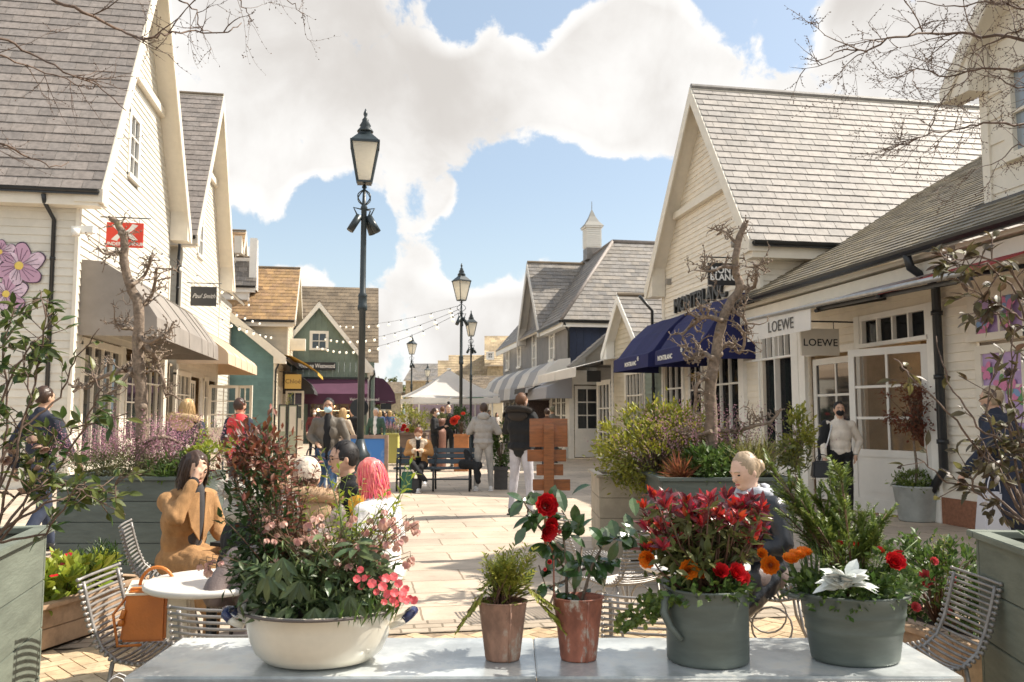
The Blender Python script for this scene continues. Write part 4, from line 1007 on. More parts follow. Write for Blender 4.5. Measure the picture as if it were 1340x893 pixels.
# ---------------------------------------------------------------- bench
bcol = mat('blue_grey_slats', (.045, .065, .08), .5, var=.1, nse=(6, .12), bump=(30, .1))
c = GD(17, 569); brz = -YAW
bench = thing('park_bench', 'blue grey slatted bench with iron ends in front of the churn planters', 'bench', (c.x, c.y, 0), brz)
for nm, lst in (('seat', [(-.22+i*.105, .44) for i in range(4)]), ('backrest', None)):
    M = MB()
    if lst:
        for (y, z) in lst: M.box(-.80, .80, y, y+.09, z-.012, z+.02)
    else:
        for i in range(3): z = .52+i*.11; y = .24+i*.035; M.beam((-.80, y, z+.045), (.80, y, z+.045), .03, .095, up=(0, .3, 1))
    M.build(nm, bcol, bench, bevel=.006)
for x in (-.72, 0, .72): 
    M = MB(); M.tube([(x, -.26, 0), (x, -.24, .42), (x, .2, .43), (x, .30, .86)], .022, 6); M.tube([(x, .22, .43), (x, .30, 0)], .022, 6); M.tube([(x, -.25, .22), (x, .27, .22)], .015, 6)
    if x: M.tube([(x, .27, .66), (x, .0, .67), (x, -.24, .64), (x, -.25, .42)], .02, 6)
    M.build('iron_frame', black, bench)
M = MB(); M.beam((-.74, .0, .22), (.74, .0, .22), .05, .03); M.build('rail', bcol, bench)
M = MB(); M.box(-.03, .03, .268, .275, .69, .73); M.build('plaque', mat('plaque_blue', (.25, .4, .6), .4), bench)
# ---------------------------------------------------------------- freestanding boards
c = GD(14, 478); t = thing('display_board', 'low wooden framed board with blue sky picture behind the lamp post foot', 'display board', (c.x, c.y, 0), -YAW)
M = MB(); W2 = .36
for (p, q) in (((-W2, 0, .0), (-W2, 0, 1.17)), ((W2, 0, 0), (W2, 0, 1.17)), ((-W2, 0, 1.14), (W2, 0, 1.14)), ((-W2, 0, .35), (W2, 0, .35))): M.beam(p, q, .06, .07, up=(0, 1, 0))
M.build('frame', mat('weathered_wood', (.30, .21, .16), .7, nse=(5, .25)), t, bevel=.004)
pm = bpy.data.materials.new('sky_picture'); pm.use_nodes = True; tt = NT(pm.node_tree); tt.n.clear()
tcn = tt.add('ShaderNodeTexCoord'); n1 = tt.add('ShaderNodeTexNoise', inp={'Vector': tcn.outputs['Object'], 'Scale': 4.0, 'Detail': 6.0}).outputs[0]; sx_ = tt.add('ShaderNodeSeparateXYZ', inp={0: tcn.outputs['Object']})
k = tt.ramp(tt.math('ADD', n1, tt.math('MULTIPLY', sx_.outputs[2], -.35)), .22, .5)
tt.l.new(tt.add('ShaderNodeBsdfPrincipled', inp={'Base Color': tt.mix(k, (.07, .22, .55), (.62, .68, .74)), 'Roughness': .3}).outputs[0], tt.add('ShaderNodeOutputMaterial').inputs[0])
M = MB(); M.box(-W2+.03, W2-.03, -.012, .0, .38, 1.11); M.build('picture', pm, t)
c = GD(9.0, 718); sgn = thing('wooden_signpost', 'orange brown wooden post with stacked boards seen from behind, in front of black coat', 'signpost', (c.x, c.y, 0), -YAW)
s9 = 9.0/1100
M = MB(); M.box(-.055, .055, -.025, .035, 0, 1.40); M.build('post', timber, sgn, bevel=.004)
for (x0, x1, y0, y1) in ((693, 743, 548, 585), (690, 741, 588.5, 604), (702, 737, 607.5, 622), (697, 746, 627, 641.5)):
    M = MB(); M.box((x0-718)*s9, (x1-718)*s9, .036+rnd.uniform(0, .006), .062, 1.48+(545-y1)*s9, 1.48+(545-y0)*s9); M.build('board', timber, sgn, bevel=.003)
c = GD(12.25, 470); t = thing('round_sign', 'back of a round black sign beside the nearest lamp post', 'sign', (c.x, c.y, 0), -YAW)
M = MB(); M.tube([(0, -.012, 1.60), (0, .012, 1.60)], .135, 28, smooth=False); o = M.build('disc', black, t)
M = MB(); M.tube([(0, .02, 0), (0, .02, 1.62)], .018, 8); M.build('post', black, t)
# ---------------------------------------------------------------- rope barriers
def barrier(label, pts, grp):
    for i, p in enumerate(pts):
        t = thing('rope_post', label[i], 'barrier post', (p.x, p.y, 0), 0, grp)
        M = MB(); M.lathe((0, 0, 0), [(.16, 0), (.16, .015), (.03, .03), (.022, .32)], 14); M.build('base', black, t)
        M = MB(); M.lathe((0, 0, 0), [(.024, .32), (.024, .93), (.035, .94), (.035, .97), (.0, 1.0)], 12); M.build('pole', whiteD, t)
    a, b_ = pts[0], pts[1]
    M = MB(); M.tube([V((a.x, a.y, .9)).lerp(V((b_.x, b_.y, .9)), k/10)+V((0, 0, -.42*4*(k/10)*(1-k/10))) for k in range(11)], .014, 6)
    tag(M.build('barrier_rope', black), 'dark rope hanging between '+grp, 'rope')
barrier(['white rope post left of the red vest, nearer one', 'white rope post just behind the nearer one by the red vest'], [G(291, 620), G(299, 612)], 'two posts by the red vest')
barrier(['white rope post leftmost by the small white gable shop', 'white rope post right one by the small white gable shop'], [G(769, 594), G(779, 597)], 'two posts by the white gable shop')
# ---------------------------------------------------------------- slatted rod chairs
def make_chair(label, loc, fwd):
    rz = math.atan2(fwd[1], fwd[0])-math.pi/2
    t = thing('rod_chair', label, 'chair', loc, rz, 'grey rod chairs round the cafe tables')
    prof = [(-.34, .84), (-.315, .74), (-.28, .62), (-.235, .52), (-.16, .455), (-.05, .435), (.08, .445), (.19, .45), (.25, .43)]
    P = []
    for (a, b_) in zip(prof[:-1], prof[1:]):
        for k in range(6): P.append((a[0]+(b_[0]-a[0])*k/6, a[1]+(b_[1]-a[1])*k/6))
    P.append(prof[-1]); d = [0]
    for a, b_ in zip(P[:-1], P[1:]): d.append(d[-1]+math.hypot(b_[0]-a[0], b_[1]-a[1]))
    bk, st = MB(), MB(); j = 0; n = 30
    for i in range(n+1):
        s_ = d[-1]*i/n
        while j < len(d)-2 and d[j+1] < s_: j += 1
        k = (s_-d[j])/(d[j+1]-d[j]); y, z = P[j][0]+(P[j+1][0]-P[j][0])*k, P[j][1]+(P[j+1][1]-P[j][1])*k
        nx, nz = -(P[j+1][1]-P[j][1]), (P[j+1][0]-P[j][0]); l = math.hypot(nx, nz); nx, nz = nx/l, nz/l
        pts = [V((.225*q, y-nx*.022*(1-q*q), z-nz*.022*(1-q*q))) for q in (-1, -.6, -.2, .2, .6, 1)]
        (bk if z > .50 and y < -.2 else st).tube(pts, .0075, 6)
        for q in (-1, 1): (bk if z > .50 and y < -.2 else st).ell((.228*q, y, z), .011, 6, 4)
    bk.build('backrest', wirecol, t); st.build('seat', wirecol, t)
    for x in (-.19, .19):
        M = MB(); M.tube([V((x, y+.008, z-.014)) for (y, z) in P[::3]], .010, 6)
        M.tube([V((x, -.10+.13*math.cos(a)+.10, .25+.13*math.sin(a))) for a in [i*math.pi/8 for i in range(16)]], .007, 5, close=True); M.build('side_rail', wirecol, t)
        for (y0, y1) in ((.17, .24), (-.17, -.30)):
            M = MB(); M.tube([(x, y0, .44), (x*1.05, y0+(y1-y0)*.2, .25), (x*1.15, y1, .008)], .011, 6); M.build('leg', wirecol, t)
    return t
Rv = V((math.cos(YAW), -math.sin(YAW))); Fv = V((math.sin(YAW), math.cos(YAW)))
def cdir(r, d): return Rv*r+Fv*d
ch = make_chair('grey rod chair in the left foreground with the orange handbag on it', GD(4.0, 224), cdir(1, .02)); ch.scale = (.9, .9, .9)
def chair(label, d, px, r, dd):
    f_ = cdir(r, dd); return dup(ch, GD(d, px), math.atan2(f_[1], f_[0])-math.pi/2, label)
chair('grey rod chair under the woman in the camel coat', 5.85, 232, .95, .25)
chair('grey rod chair close behind the white enamel tub', 3.55, 338, .1, 1)
chair('rod chair farthest left of those behind the red camellia', 6.6, 772, .9, .3)
chair('rod chair facing left, middle one behind the camellia leaves', 5.7, 812, -.5, .8)
chair('rod chair nearest behind the green bucket, back to the camera', 3.75, 850, .15, 1)
chair('grey rod chair in the right foreground facing left in front of planter', 3.9, 1180, -.98, .0)
chair('rod chair under the blonde woman in the black padded jacket', 5.3, 1000, -.9, .2)
# ---------------------------------------------------------------- cafe tables
marble = mat('pale_tabletop', (.66, .63, .58), .25, nse=(5, .06))
def ctable(label, d, px, r=.30):
    p = GD(d, px); t = thing('cafe_table', label, 'table', (p.x, p.y, 0))
    M = MB(); M.lathe((0, 0, .70), [(r-.01, 0), (r, .008), (r, .024), (r-.008, .03)], 36); M.build('tabletop', marble, t)
    M = MB(); M.tube([(0, 0, .05), (0, 0, .70)], .025, 8); M.build('column', black, t)
    for k in range(3): a = k*2.094+.3; M = MB(); M.tube([(0, 0, .22), (math.cos(a)*.12, math.sin(a)*.12, .10), (math.cos(a)*.28, math.sin(a)*.28, .012)], .014, 6); M.build('foot', black, t)
ctable('round pale cafe table beside the camel coat woman', 3.95, 285)
ctable('round cafe table behind the small pots among the rod chairs', 4.4, 905, .28)
ctable('round cafe table in front of the pink haired woman', 5.3, 405, .3)
# ---------------------------------------------------------------- timber planters
def planter(label, c, rz, lx, ly, h, m, name='timber_planter', boards=4, grp=None):
    t = thing(name, label, 'planter', (c[0], c[1], 0), rz, grp)
    M = MB(); g = .004; bh = (h-.05)/boards
    for i in range(boards):
        z0, z1 = .02+i*bh, .02+(i+1)*bh-g
        M.box(-lx/2, lx/2, -ly/2, -ly/2+.03, z0, z1); M.box(-lx/2, lx/2, ly/2-.03, ly/2, z0, z1); M.box(-lx/2, -lx/2+.03, -ly/2+.031, ly/2-.031, z0, z1); M.box(lx/2-.03, lx/2, -ly/2+.031, ly/2-.031, z0, z1)
    M.build('side_boards', m, t, bevel=.003)
    M = MB(); k = .03
    M.box(-lx/2-k, lx/2+k, -ly/2-k, -ly/2+.05, h-.03, h); M.box(-lx/2-k, lx/2+k, ly/2-.05, ly/2+k, h-.03, h); M.box(-lx/2-k, -lx/2+.05, -ly/2+.051, ly/2-.051, h-.03, h); M.box(lx/2-.05, lx/2+k, -ly/2+.051, ly/2-.051, h-.03, h)
    M.build('rim', m, t, bevel=.004)
    M = MB(); M.box(-lx/2+.03, lx/2-.03, -ly/2+.03, ly/2-.03, h-.3, h-.06); M.build('soil', soil, t)
    return t
def camrz(r, d): v_ = cdir(r, d); return math.atan2(v_[1], v_[0])
# near left: its right-hand face recedes to the corner seen at (60, 690)
zc = .95
cl = PZ(zc, 62, 688); vdir = (PZ(zc, 62, 688)-PZ(zc, 0, 716)); vdir.z = 0; vdir.normalize(); nd = V((vdir.y, -vdir.x, 0))
cL = cl-vdir*.75-nd*.55; planterL = planter('sage green timber planter cut by the left frame edge, shrub growing in it', cL, math.atan2(vdir.y, vdir.x)-math.pi/2, 1.1, 1.5, zc, plantergreen)
cr = PZ(zc, 1276, 694); vd2 = (PZ(zc, 1276, 694)-PZ(zc, 1340, 716)); vd2.z = 0; vd2.normalize(); nd2 = V((vd2.y, -vd2.x, 0))
cR = cr-vd2*.75+nd2*.55; planterR = planter('sage green timber planter cut by the right frame edge, dark leaved shrub in it', cR, math.atan2(vd2.y, vd2.x)-math.pi/2, 1.1, 1.5, zc, plantergreen)
cA = GD(7.45, 178)+V((0, .45, 0)); planterA = planter('dark green timber planter with heather and bare tree behind camel coat woman', cA, -YAW, 1.15, .95, zc, planterdark, boards=5)
cB = GD(7.35, 960)+V((0, .45, 0)); planterB = planter('dark green timber planter with grasses and bare tree on the right', cB, -YAW, 1.12, .95, zc, planterdark, boards=5)
cC = GD(8.9, 862)+V((0, .3, 0)); planterC = planter('pale timber planter mostly hidden by the yellow green bush', cC, -YAW, 1.2, .9, .88, mat('pale_timber', (.42, .36, .27), .7, nse=(5, .15)), boards=4)
cD = PZ(.28, 90, 775); planterD = planter('low wooden trough of primulas between left planters', cD, -YAW-.25, .42, 1.1, .30, mat('weathered_trough', (.40, .27, .17), .75, nse=(6, .3), bump=(15, .3)), name='wooden_trough', boards=2)
# ---------------------------------------------------------------- zinc topped table in front
dT = 1100*.73/(884-545.0)
cT = PZ(.75, 712, 862)
ztab = thing('zinc_table', 'long zinc topped table across the foreground carrying the potted flowers', 'table', (cT.x, cT.y, 0), -YAW)
im = ROOTM[ztab.name].inverted()
q = [im @ PZ(.75, *p) for p in ((162, 886), (1262, 886), (1184, 834.5), (236, 834.5))]
x0, x1, y0, y1 = q[0].x, q[1].x, q[0].y, q[2].y
M = MB(); xm = (im @ PZ(.75, 700, 860)).x; M.box(x0, xm-.001, y0, y1, .725, .75); M.box(xm+.001, x1, y0, y1, .725, .75); M.build('tabletop', zinc, ztab, bevel=.004)
for x in (x0+.08, x1-.08):
    for y in (y0+.05, y1-.05): M = MB(); M.box(x-.03, x+.03, y-.03, y+.03, 0, .724); M.build('leg', steel, ztab)
M = MB(); M.box(x0+.1, x1-.1, y0+.03, y0+.06, .64, .722); M.box(x0+.1, x1-.1, y1-.06, y1-.03, .64, .722); M.build('apron', steel, ztab)
M = MB(); M.tube([V((x0+.05, y0-.02, .735)), V((x1-.05, y0-.02, .735))], .008, 6); M.build('front_rail', steel, ztab)
TZ = .75
# ---------------------------------------------------------------- plants
def lm(name, c1, c2, rough=.45, var=.25, tr=.35, hue=.03, spec=.5): return mat(name, c1, rough, var=var, col2=c2, transl=tr, hue=hue, spec=spec)
L_dark = lm('leaf_dark', (.028, .060, .016), (.055, .095, .025)); L_mid = lm('leaf_mid', (.055, .105, .022), (.10, .155, .03))
L_lime = lm('leaf_lime', (.22, .30, .03), (.32, .34, .04)); L_yel = lm('leaf_yellow_green', (.16, .19, .03), (.34, .32, .05))
L_gloss = lm('leaf_glossy', (.035, .075, .022), (.055, .10, .03), .22, tr=.15, spec=.8); L_hell = lm('leaf_hellebore', (.055, .095, .04), (.12, .155, .06), .38, tr=.25)
L_red = lm('leaf_scarlet', (.55, .03, .02), (.38, .03, .04), .28, tr=.35, spec=.7); L_mar = lm('leaf_maroon', (.14, .02, .03), (.22, .05, .06), .25, tr=.2, spec=.8)
L_purp = lm('leaf_purple_brown', (.07, .035, .03), (.11, .06, .03), .4); L_rust = lm('leaf_russet', (.20, .055, .03), (.13, .06, .03), .5)
L_silver = mat('leaf_silver', (.72, .74, .70), .7, var=.06, transl=.1, bump=(300, .1)); L_olive = lm('leaf_olive', (.10, .12, .035), (.16, .16, .05))
L_conif = lm('conifer', (.10, .15, .03), (.19, .24, .045)); L_jun = lm('juniper', (.22, .26, .035), (.36, .34, .06)); L_grass = lm('pale_grass', (.30, .30, .08), (.42, .38, .12))
heath = lm('heather_bloom', (.42, .19, .26), (.50, .28, .33), .7, hue=.02); heathg = lm('heather_green', (.10, .12, .05), (.16, .13, .07), .7)
P_pink = lm('petal_dusky_pink', (.66, .34, .31), (.70, .50, .38), .5, var=.18, tr=.4); P_red = lm('petal_red', (.62, .015, .015), (.50, .01, .02), .4, var=.12, tr=.25, hue=.0)
P_or = lm('petal_orange', (.85, .20, .01), (.80, .28, .02), .45, var=.1, tr=.35, hue=0); P_cor = lm('petal_coral', (.80, .09, .10), (.78, .17, .18), .5, var=.1, tr=.3, hue=0)
P_wh = lm('petal_white', (.75, .72, .62), (.78, .66, .6), .5, var=.05, tr=.3); P_yel = lm('petal_yellow', (.75, .50, .03), (.65, .60, .04), .5, tr=.3)
stemg = mat('green_stem', (.12, .17, .05), .5); stemr = mat('brown_stem', (.12, .06, .035), .6)
def rv(): 
    while True:
        v_ = V((rnd.uniform(-1, 1), rnd.uniform(-1, 1), rnd.uniform(-1, 1)))
        if .05 < v_.length < 1: return v_.normalized()
def cloud(M, c, r, n, L, W, up=.35, k=14, rc=.38, fold=.3, droop=.2, prof=None, hang=0, inner=.35, stems=None, base=None, szv=.35):
    """leaves gathered in uneven clumps through an ellipsoid"""
    c = V(c); r = V(r if isinstance(r, (tuple, list)) else (r, r, r)); cl = []
    for i in range(k):
        d = rv(); d = V((d.x*r.x, d.y*r.y, d.z*r.z))*rnd.uniform(inner, 1.0)**.6
        if base is not None and (c+d).z < base: d.z = abs(d.z)*.3
        cl.append((c+d, rnd.uniform(.55, 1.2)))
        if stems is not None: stems.tube([c-V((0, 0, r.z*.95)), c-V((0, 0, r.z*.3))+d*.4, c+d], [.008*max(r)/.4, .006*max(r)/.4, .002], 5)
    for i in range(n):
        q, s_ = rnd.choice(cl); o = V((rnd.gauss(0, 1)*r.x, rnd.gauss(0, 1)*r.y, rnd.gauss(0, 1)*r.z))*(rc*.5*s_); p = q+o
        out = (p-c); out = V((out.x/r.x, out.y/r.y, out.z/r.z)).normalized() if out.length > 1e-5 else rv()
        d = (out*.7+rv()*.75+V((0, 0, up-hang))).normalized(); nn = (V((0, 0, 1))+rv()*.8+out*.3)
        s = 1+rnd.uniform(-szv, szv); M.leaf(p, d, nn, L*s, W*s, fold, droop*rnd.random(), prof=prof)
def sprig(M, p, d, L, nl, ll, lw, st=None, r=.003, bend=.3, prof=None, spread=.8, start=.15, droop=.15, gravity=0, fold=.25, taper=.5):
    """a stem with leaves along it"""
    p, d = V(p), V(d).normalized(); b_ = rv()*bend; pts = [p]; dd = d; N = 7
    for i in range(N): dd = (dd+b_/N+V((0, 0, -gravity/N))).normalized(); pts.append(pts[-1]+dd*(L/N))
    (st or M).tube(pts, [r*(1-.7*i/N) for i in range(N+1)], 5)
    for i in range(nl):
        t_ = start+(1-start)*(i+.5)/nl; k = t_*N; j = min(N-1, int(k)); c = pts[j].lerp(pts[j+1], k-j); ax = (pts[j+1]-pts[j]).normalized()
        side = ax.orthogonal(); side.rotate(Matrix.Rotation(i*2.4+rnd.random()*.5, 3, ax)); s = 1-taper*t_*.6
        M.leaf(c, ax*(1-spread)+side*spread+ax*.2, ax+rv()*.2, ll*s*rnd.uniform(.8, 1.15), lw*s, fold, droop, prof=prof)
    return pts
def feather(M, p, d, L, m=14, w=.5, lw=.004, sub=True, grav=.2, st=None):
    """a flat conifer spray"""
    p, d = V(p), V(d).normalized(); side = d.cross(V((0, 0, 1))+rv()*.4).normalized(); pts = [p]; dd = d; N = 6
    for i in range(N): dd = (dd+V((0, 0, -grav/N))+rv()*.04).normalized(); pts.append(pts[-1]+dd*(L/N))
    (st or M).tube(pts, [lw*.8*(1-.8*i/N) for i in range(N+1)], 4)
    for i in range(m):
        t_ = (i+1)/(m+1.0); k = t_*N; j = min(N-1, int(k)); c = pts[j].lerp(pts[j+1], k-j); ax = (pts[j+1]-pts[j]).normalized()
        for sg in (-1, 1):
            l = L*w*(1-t_*.75)*rnd.uniform(.7, 1.1); q = (ax*.75+side*sg*.7+rv()*.12).normalized()
            if sub and l > .03:
                for u in range(5): cc = c+q*l*(u/5.0); M.leaf(cc, q+side*sg*.3*(-1 if u % 2 else 1)+ax*(.5 if u % 2 else -.1)+rv()*.15, V((0, 0, 1))+rv()*.5, l*.36, lw*1.9, .3, .1, prof=[.9, .8])
            M.leaf(c, q, V((0, 0, 1))+rv()*.4, l, lw*1.6, .3, .1, prof=[1, .8])
def ballflower(r, layers=5, m=None, open_=1.0, name='flower', seed=0):
    M = MB(); R2 = random.Random(seed)
    for l in range(layers):
        n = 5+l*2; rr = r*(.25+.75*(l+1)/layers); tilt = (.15+.95*(l/(layers-1.0)))*open_
        for i in range(n):
            a = 2*math.pi*i/n+l*.5+R2.random()*.3; o = V((math.cos(a), math.sin(a), 0)); d = (o*math.sin(tilt)+V((0, 0, math.cos(tilt)))); nn = V((0, 0, 1))*math.sin(tilt)-o*math.cos(tilt)
            M.leaf(o*rr*.22+V((0, 0, -r*.35)), d, nn, rr*1.15, rr*.95, .5, -.25, prof=[.7, 1.0, 1.0, .75])
    return M
def frill(r, n=5, prof=[.4, .9, 1.0]):
    M = MB()
    for i in range(n):
        a = 2*math.pi*i/n; o = V((math.cos(a), math.sin(a), .25)); M.leaf((0, 0, 0), o, (0, 0, 1), r, r*.95, -.15, rnd.uniform(-.1, .2), prof=prof)
    return M
def bell(r):
    M = MB()
    for i in range(5):
        a = 2*math.pi*i/5; o = V((math.cos(a)*.75, math.sin(a)*.75, .8)); M.leaf((0, 0, 0), o, V((math.cos(a), math.sin(a), -.7))*-1, r*1.25, r*1.05, -.5, -.3, prof=[.8, 1.0, .85])
    return M
def scatter(parent, name, M, m, spots, world=True):
    """copies of one flower under its plant; spots = (point, axis, scale)"""
    im = ROOTM[parent.name].inverted() if parent.name in ROOTM else Matrix(); first = None
    for (p, ax, s) in spots:
        if first is None: o = first = M.build(name, m, parent, allsmooth=True)
        else: o = first.copy(); COL.objects.link(o); o.parent = parent
        q = V(ax).to_track_quat('Z', 'Y'); q = q @ V((0, 0, 1)).rotation_difference(V((0, 0, 1))); o.rotation_euler = (im.to_3x3() @ q.to_matrix() @ Matrix.Rotation(rnd.random()*6, 3, 'Z')).to_euler(); o.location = im @ V(p); o.scale = (s, s, s)
    return first
R3 = V((Rv.x, Rv.y, 0)); F3 = V((Fv.x, Fv.y, 0)); UPv = V((0, 0, 1))
def at(px, py, d): return PD(d, px, py)
# -- potted things on the zinc table
enamel = mat('cream_enamel', (.66, .61, .50), .28, nse=(5, .08), grime=(9, .64, (.30, .23, .14)), coat=.4); nav = mat('navy_enamel', (.02, .028, .09), .25, coat=.4)
D0 = 2.60
def potbase(px, name, label, cat='flower pot', d=D0, grp=None):
    p = GD(d, px); return thing(name, label, cat, (p.x, p.y, TZ+.002), -YAW, grp)
tub = potbase(424, 'enamel_basin', 'large white enamel basin with navy handles brimming with pink hellebores and red dianthus', d=2.60)
M = MB(); M.lathe((0, 0, 0), [(.0, .004), (.13, .0), (.165, .008), (.190, .030), (.206, .065), (.218, .11), (.226, .148), (.238, .152), (.240, .158), (.230, .162), (.219, .150), (.208, .11), (.18, .04), (.14, .02)], 56, ky=.84); M.build('basin', enamel, tub)
M = MB(); M.tube([(math.cos(i*math.pi/24)*.239, math.sin(i*math.pi/24)*.239*.84, .157) for i in range(48)], .0045, 6, close=True); M.build('rim', mat('dark_rim', (.10, .08, .07), .4), tub)
for sg in (-1, 1):
    M = MB(); M.mi = 1; M.tube([(sg*.218, -.040, .105), (sg*.245, -.042, .115), (sg*.262, -.038, .125)], [.009, .010, .012], 10); M.tube([(sg*.218, .040, .105), (sg*.245, .042, .115), (sg*.262, .038, .125)], [.009, .010, .012], 10); M.mi = 0
    M.tube([(sg*.258, -.040, .122), (sg*.276, -.032, .136), (sg*.284, 0, .142), (sg*.276, .032, .136), (sg*.258, .040, .122)], [.012, .0135, .014, .0135, .012], 10); M.build('handle', [nav, enamel], tub)
M = MB(); M.lathe((0, 0, .12), [(.0, .012), (.12, .01), (.214, 0)], 24, ky=.84); M.build('soil', soil, tub, disp=(.01, 30, (1, 1, 1)))
bt = V((tub.location.x, tub.location.y, TZ+.145))
# tall red tipped shrub at the left of the basin
M, st = MB(), MB(); M2 = MB()
for i in range(34):
    a = bt+R3*rnd.uniform(-.16, -.04)+F3*rnd.uniform(-.06, .1); tipx, tipy = rnd.uniform(298, 392), rnd.uniform(575, 740); tip = at(tipx, tipy, D0+rnd.uniform(-.12, .2)); dd = tip-a
    (sprig)(M2 if tipy < 625 else M, a+dd*.15, dd, dd.length*.9, 38, .034, .014, st, .0028, .35, droop=.2)
M.build('shrub_leaves', [L_dark], tub, world=True); M2.build('shrub_young_leaves', [L_rust], tub, world=True); st.build('shrub_stems', stemr, tub, world=True)
M = MB(); cloud(M, at(348, 690, D0+.05), (.10, .12, .22), 900, .032, .013, .3, 22, .5); M.build('shrub_foliage', L_dark, tub, world=True)
M = MB(); cloud(M, at(345, 605, D0+.05), (.09, .10, .10), 620, .028, .011, .3, 8, .9); M.build('shrub_tips', L_rust, tub, world=True)
# limy foliage behind and to the right
M, st = MB(), MB()
for i in range(30):
    a = bt+R3*rnd.uniform(-.08, .16)+F3*rnd.uniform(-.04, .12); tip = at(rnd.uniform(400, 520), rnd.uniform(628, 720), D0+rnd.uniform(-.05, .2)); dd = tip-a
    sprig(M, a+dd*.2, dd, dd.length*.85, 22, .042, .012, st, .0022, .3, droop=.25)
for (tx, ty) in ((437, 588), (432, 605), (470, 640), (552, 600), (545, 615), (500, 640), (398, 660)):
    a = bt+R3*rnd.uniform(-.05, .14); dd = at(tx, ty, D0+.05)-a; sprig(M, a+dd*.35, dd, dd.length*.65, 14, .05, .014, st, .003, .25, spread=.6)
M.build('lime_leaves', L_lime, tub, world=True); st.build('lime_stems', stemg, tub, world=True)
# hellebore leaves: palmate groups spilling over the lip
M, st = MB(), MB()
for i in range(46):
    tip = at(rnd.uniform(325, 500), rnd.triangular(690, 800, 765), D0+rnd.uniform(-.18, .10)); a = bt+R3*rnd.uniform(-.12, .14)+F3*rnd.uniform(-.1, .08); dd = tip-a
    st.tube([a, a+dd*.5+UPv*.03, tip], .0025, 5); d0 = dd.normalized(); d0 = (d0-UPv*.25-F3*.35+rv()*.3).normalized(); sd = d0.cross(UPv).normalized()
    kk = rnd.choice([2, 3, 4, 5])
    for k in range(kk): q = (k-(kk-1)/2)*.6+rnd.uniform(-.3, .3); M.leaf(tip+rv()*.008, d0*math.cos(q)+sd*math.sin(q)-UPv*rnd.uniform(-.25, .5), UPv-F3*.5+rv()*.45, rnd.uniform(.045, .078), .021, .25, .45, prof=[.5, .85, 1.0, .7])
for (tx, ty) in ((402, 850), (412, 835), (370, 770), (458, 820), (440, 830), (350, 790), (395, 800)):
    tip = at(tx, ty-50, D0-.20); d0 = (-UPv+R3*rnd.uniform(-.3, .3)-F3*.15).normalized(); sd = d0.cross(F3).normalized(); st.tube([bt, at(tx, ty-62, D0-.19), tip], .003, 5)
    for k in range(4): q = (k-1.5)*.45; M.leaf(tip+d0*.02, d0*math.cos(q)+sd*math.sin(q), -F3+UPv*.4, rnd.uniform(.06, .09), .021, .25, .2, prof=[.5, .85, 1.0, .7])
for i in range(1500):
    p = bt+R3*rnd.uniform(-.2, .2)+F3*rnd.uniform(-.15, .15)+UPv*rnd.uniform(.0, .16); M.leaf(p, rv()+UPv*.5, UPv+rv(), rnd.uniform(.03, .05), .013, .3, .3)
M.build('hellebore_leaves', L_hell, tub, world=True)
sp = []; st2 = MB()
FP = [(350,680),(365,687),(352,697),(400,688),(407,697),(345,707),(358,725),(372,713),(391,712),(398,700),(343,733),(268,742),(275,750),(282,735),(445,713),(467,720),(472,732),(460,745),(498,695),(515,680),(520,693),(530,687),(541,690),(513,715),(520,722),(505,730),(492,740),(480,700),(455,690),(430,703),(420,690),(528,705),(535,740),(525,712),(498,752),(459,772),(508,712),(487,722),(440,735),(385,740),(412,720),(533,735),(365,705),(543,689),(486,683)]
for (px, py) in FP+[(x+rnd.uniform(-12, 12), y+rnd.uniform(-10, 10)) for (x, y) in FP]:
    p = at(px+rnd.uniform(-4, 4), py+rnd.uniform(-4, 4), D0+rnd.uniform(-.16, .05)); a = bt+R3*rnd.uniform(-.1, .12); st2.tube([a, a.lerp(p, .5)+UPv*.05, p+UPv*.03, p+UPv*.012], .0012, 5); sp.append((p+UPv*.012, (-UPv+rv()*.5), rnd.uniform(.6, 1.15)))
scatter(tub, 'hellebore_flower', bell(.018), P_pink, sp); st2.build('hellebore_stems', mat('hellebore_stem', (.17, .11, .06), .5), tub, world=True); st.build('leaf_stalks', stemg, tub, world=True)
M = MB()
for i in range(150): p = bt+R3*rnd.uniform(.06, .24)+F3*rnd.uniform(-.18, .06); M.leaf(p-UPv*.01, UPv+R3*rnd.uniform(-.2, .7)-F3*rnd.uniform(0, .6)+rv()*.2, rv(), rnd.uniform(.06, .11), .007, .2, .3)
M.build('dianthus_leaves', L_mid, tub, world=True)
sp = [(at(px+rnd.uniform(-2, 2), py, D0-rnd.uniform(.15, .27)), (UPv*.5-F3+R3*rnd.uniform(-.4, .6)), rnd.uniform(.8, 1.15)) for (px, py) in ((466,758),(474,768),(501,768),(522,764),(528,778),(493,775),(470,746),(480,752),(488,764),(496,758),(515,755),(507,757),(507,778),(513,785),(517,776),(524,783),(530,771),(537,783),(541,786),(478,757),(502,788),(519,790),(533,787),(526,775))]
scatter(tub, 'dianthus_flower', frill(.0125, 7), P_cor, sp)
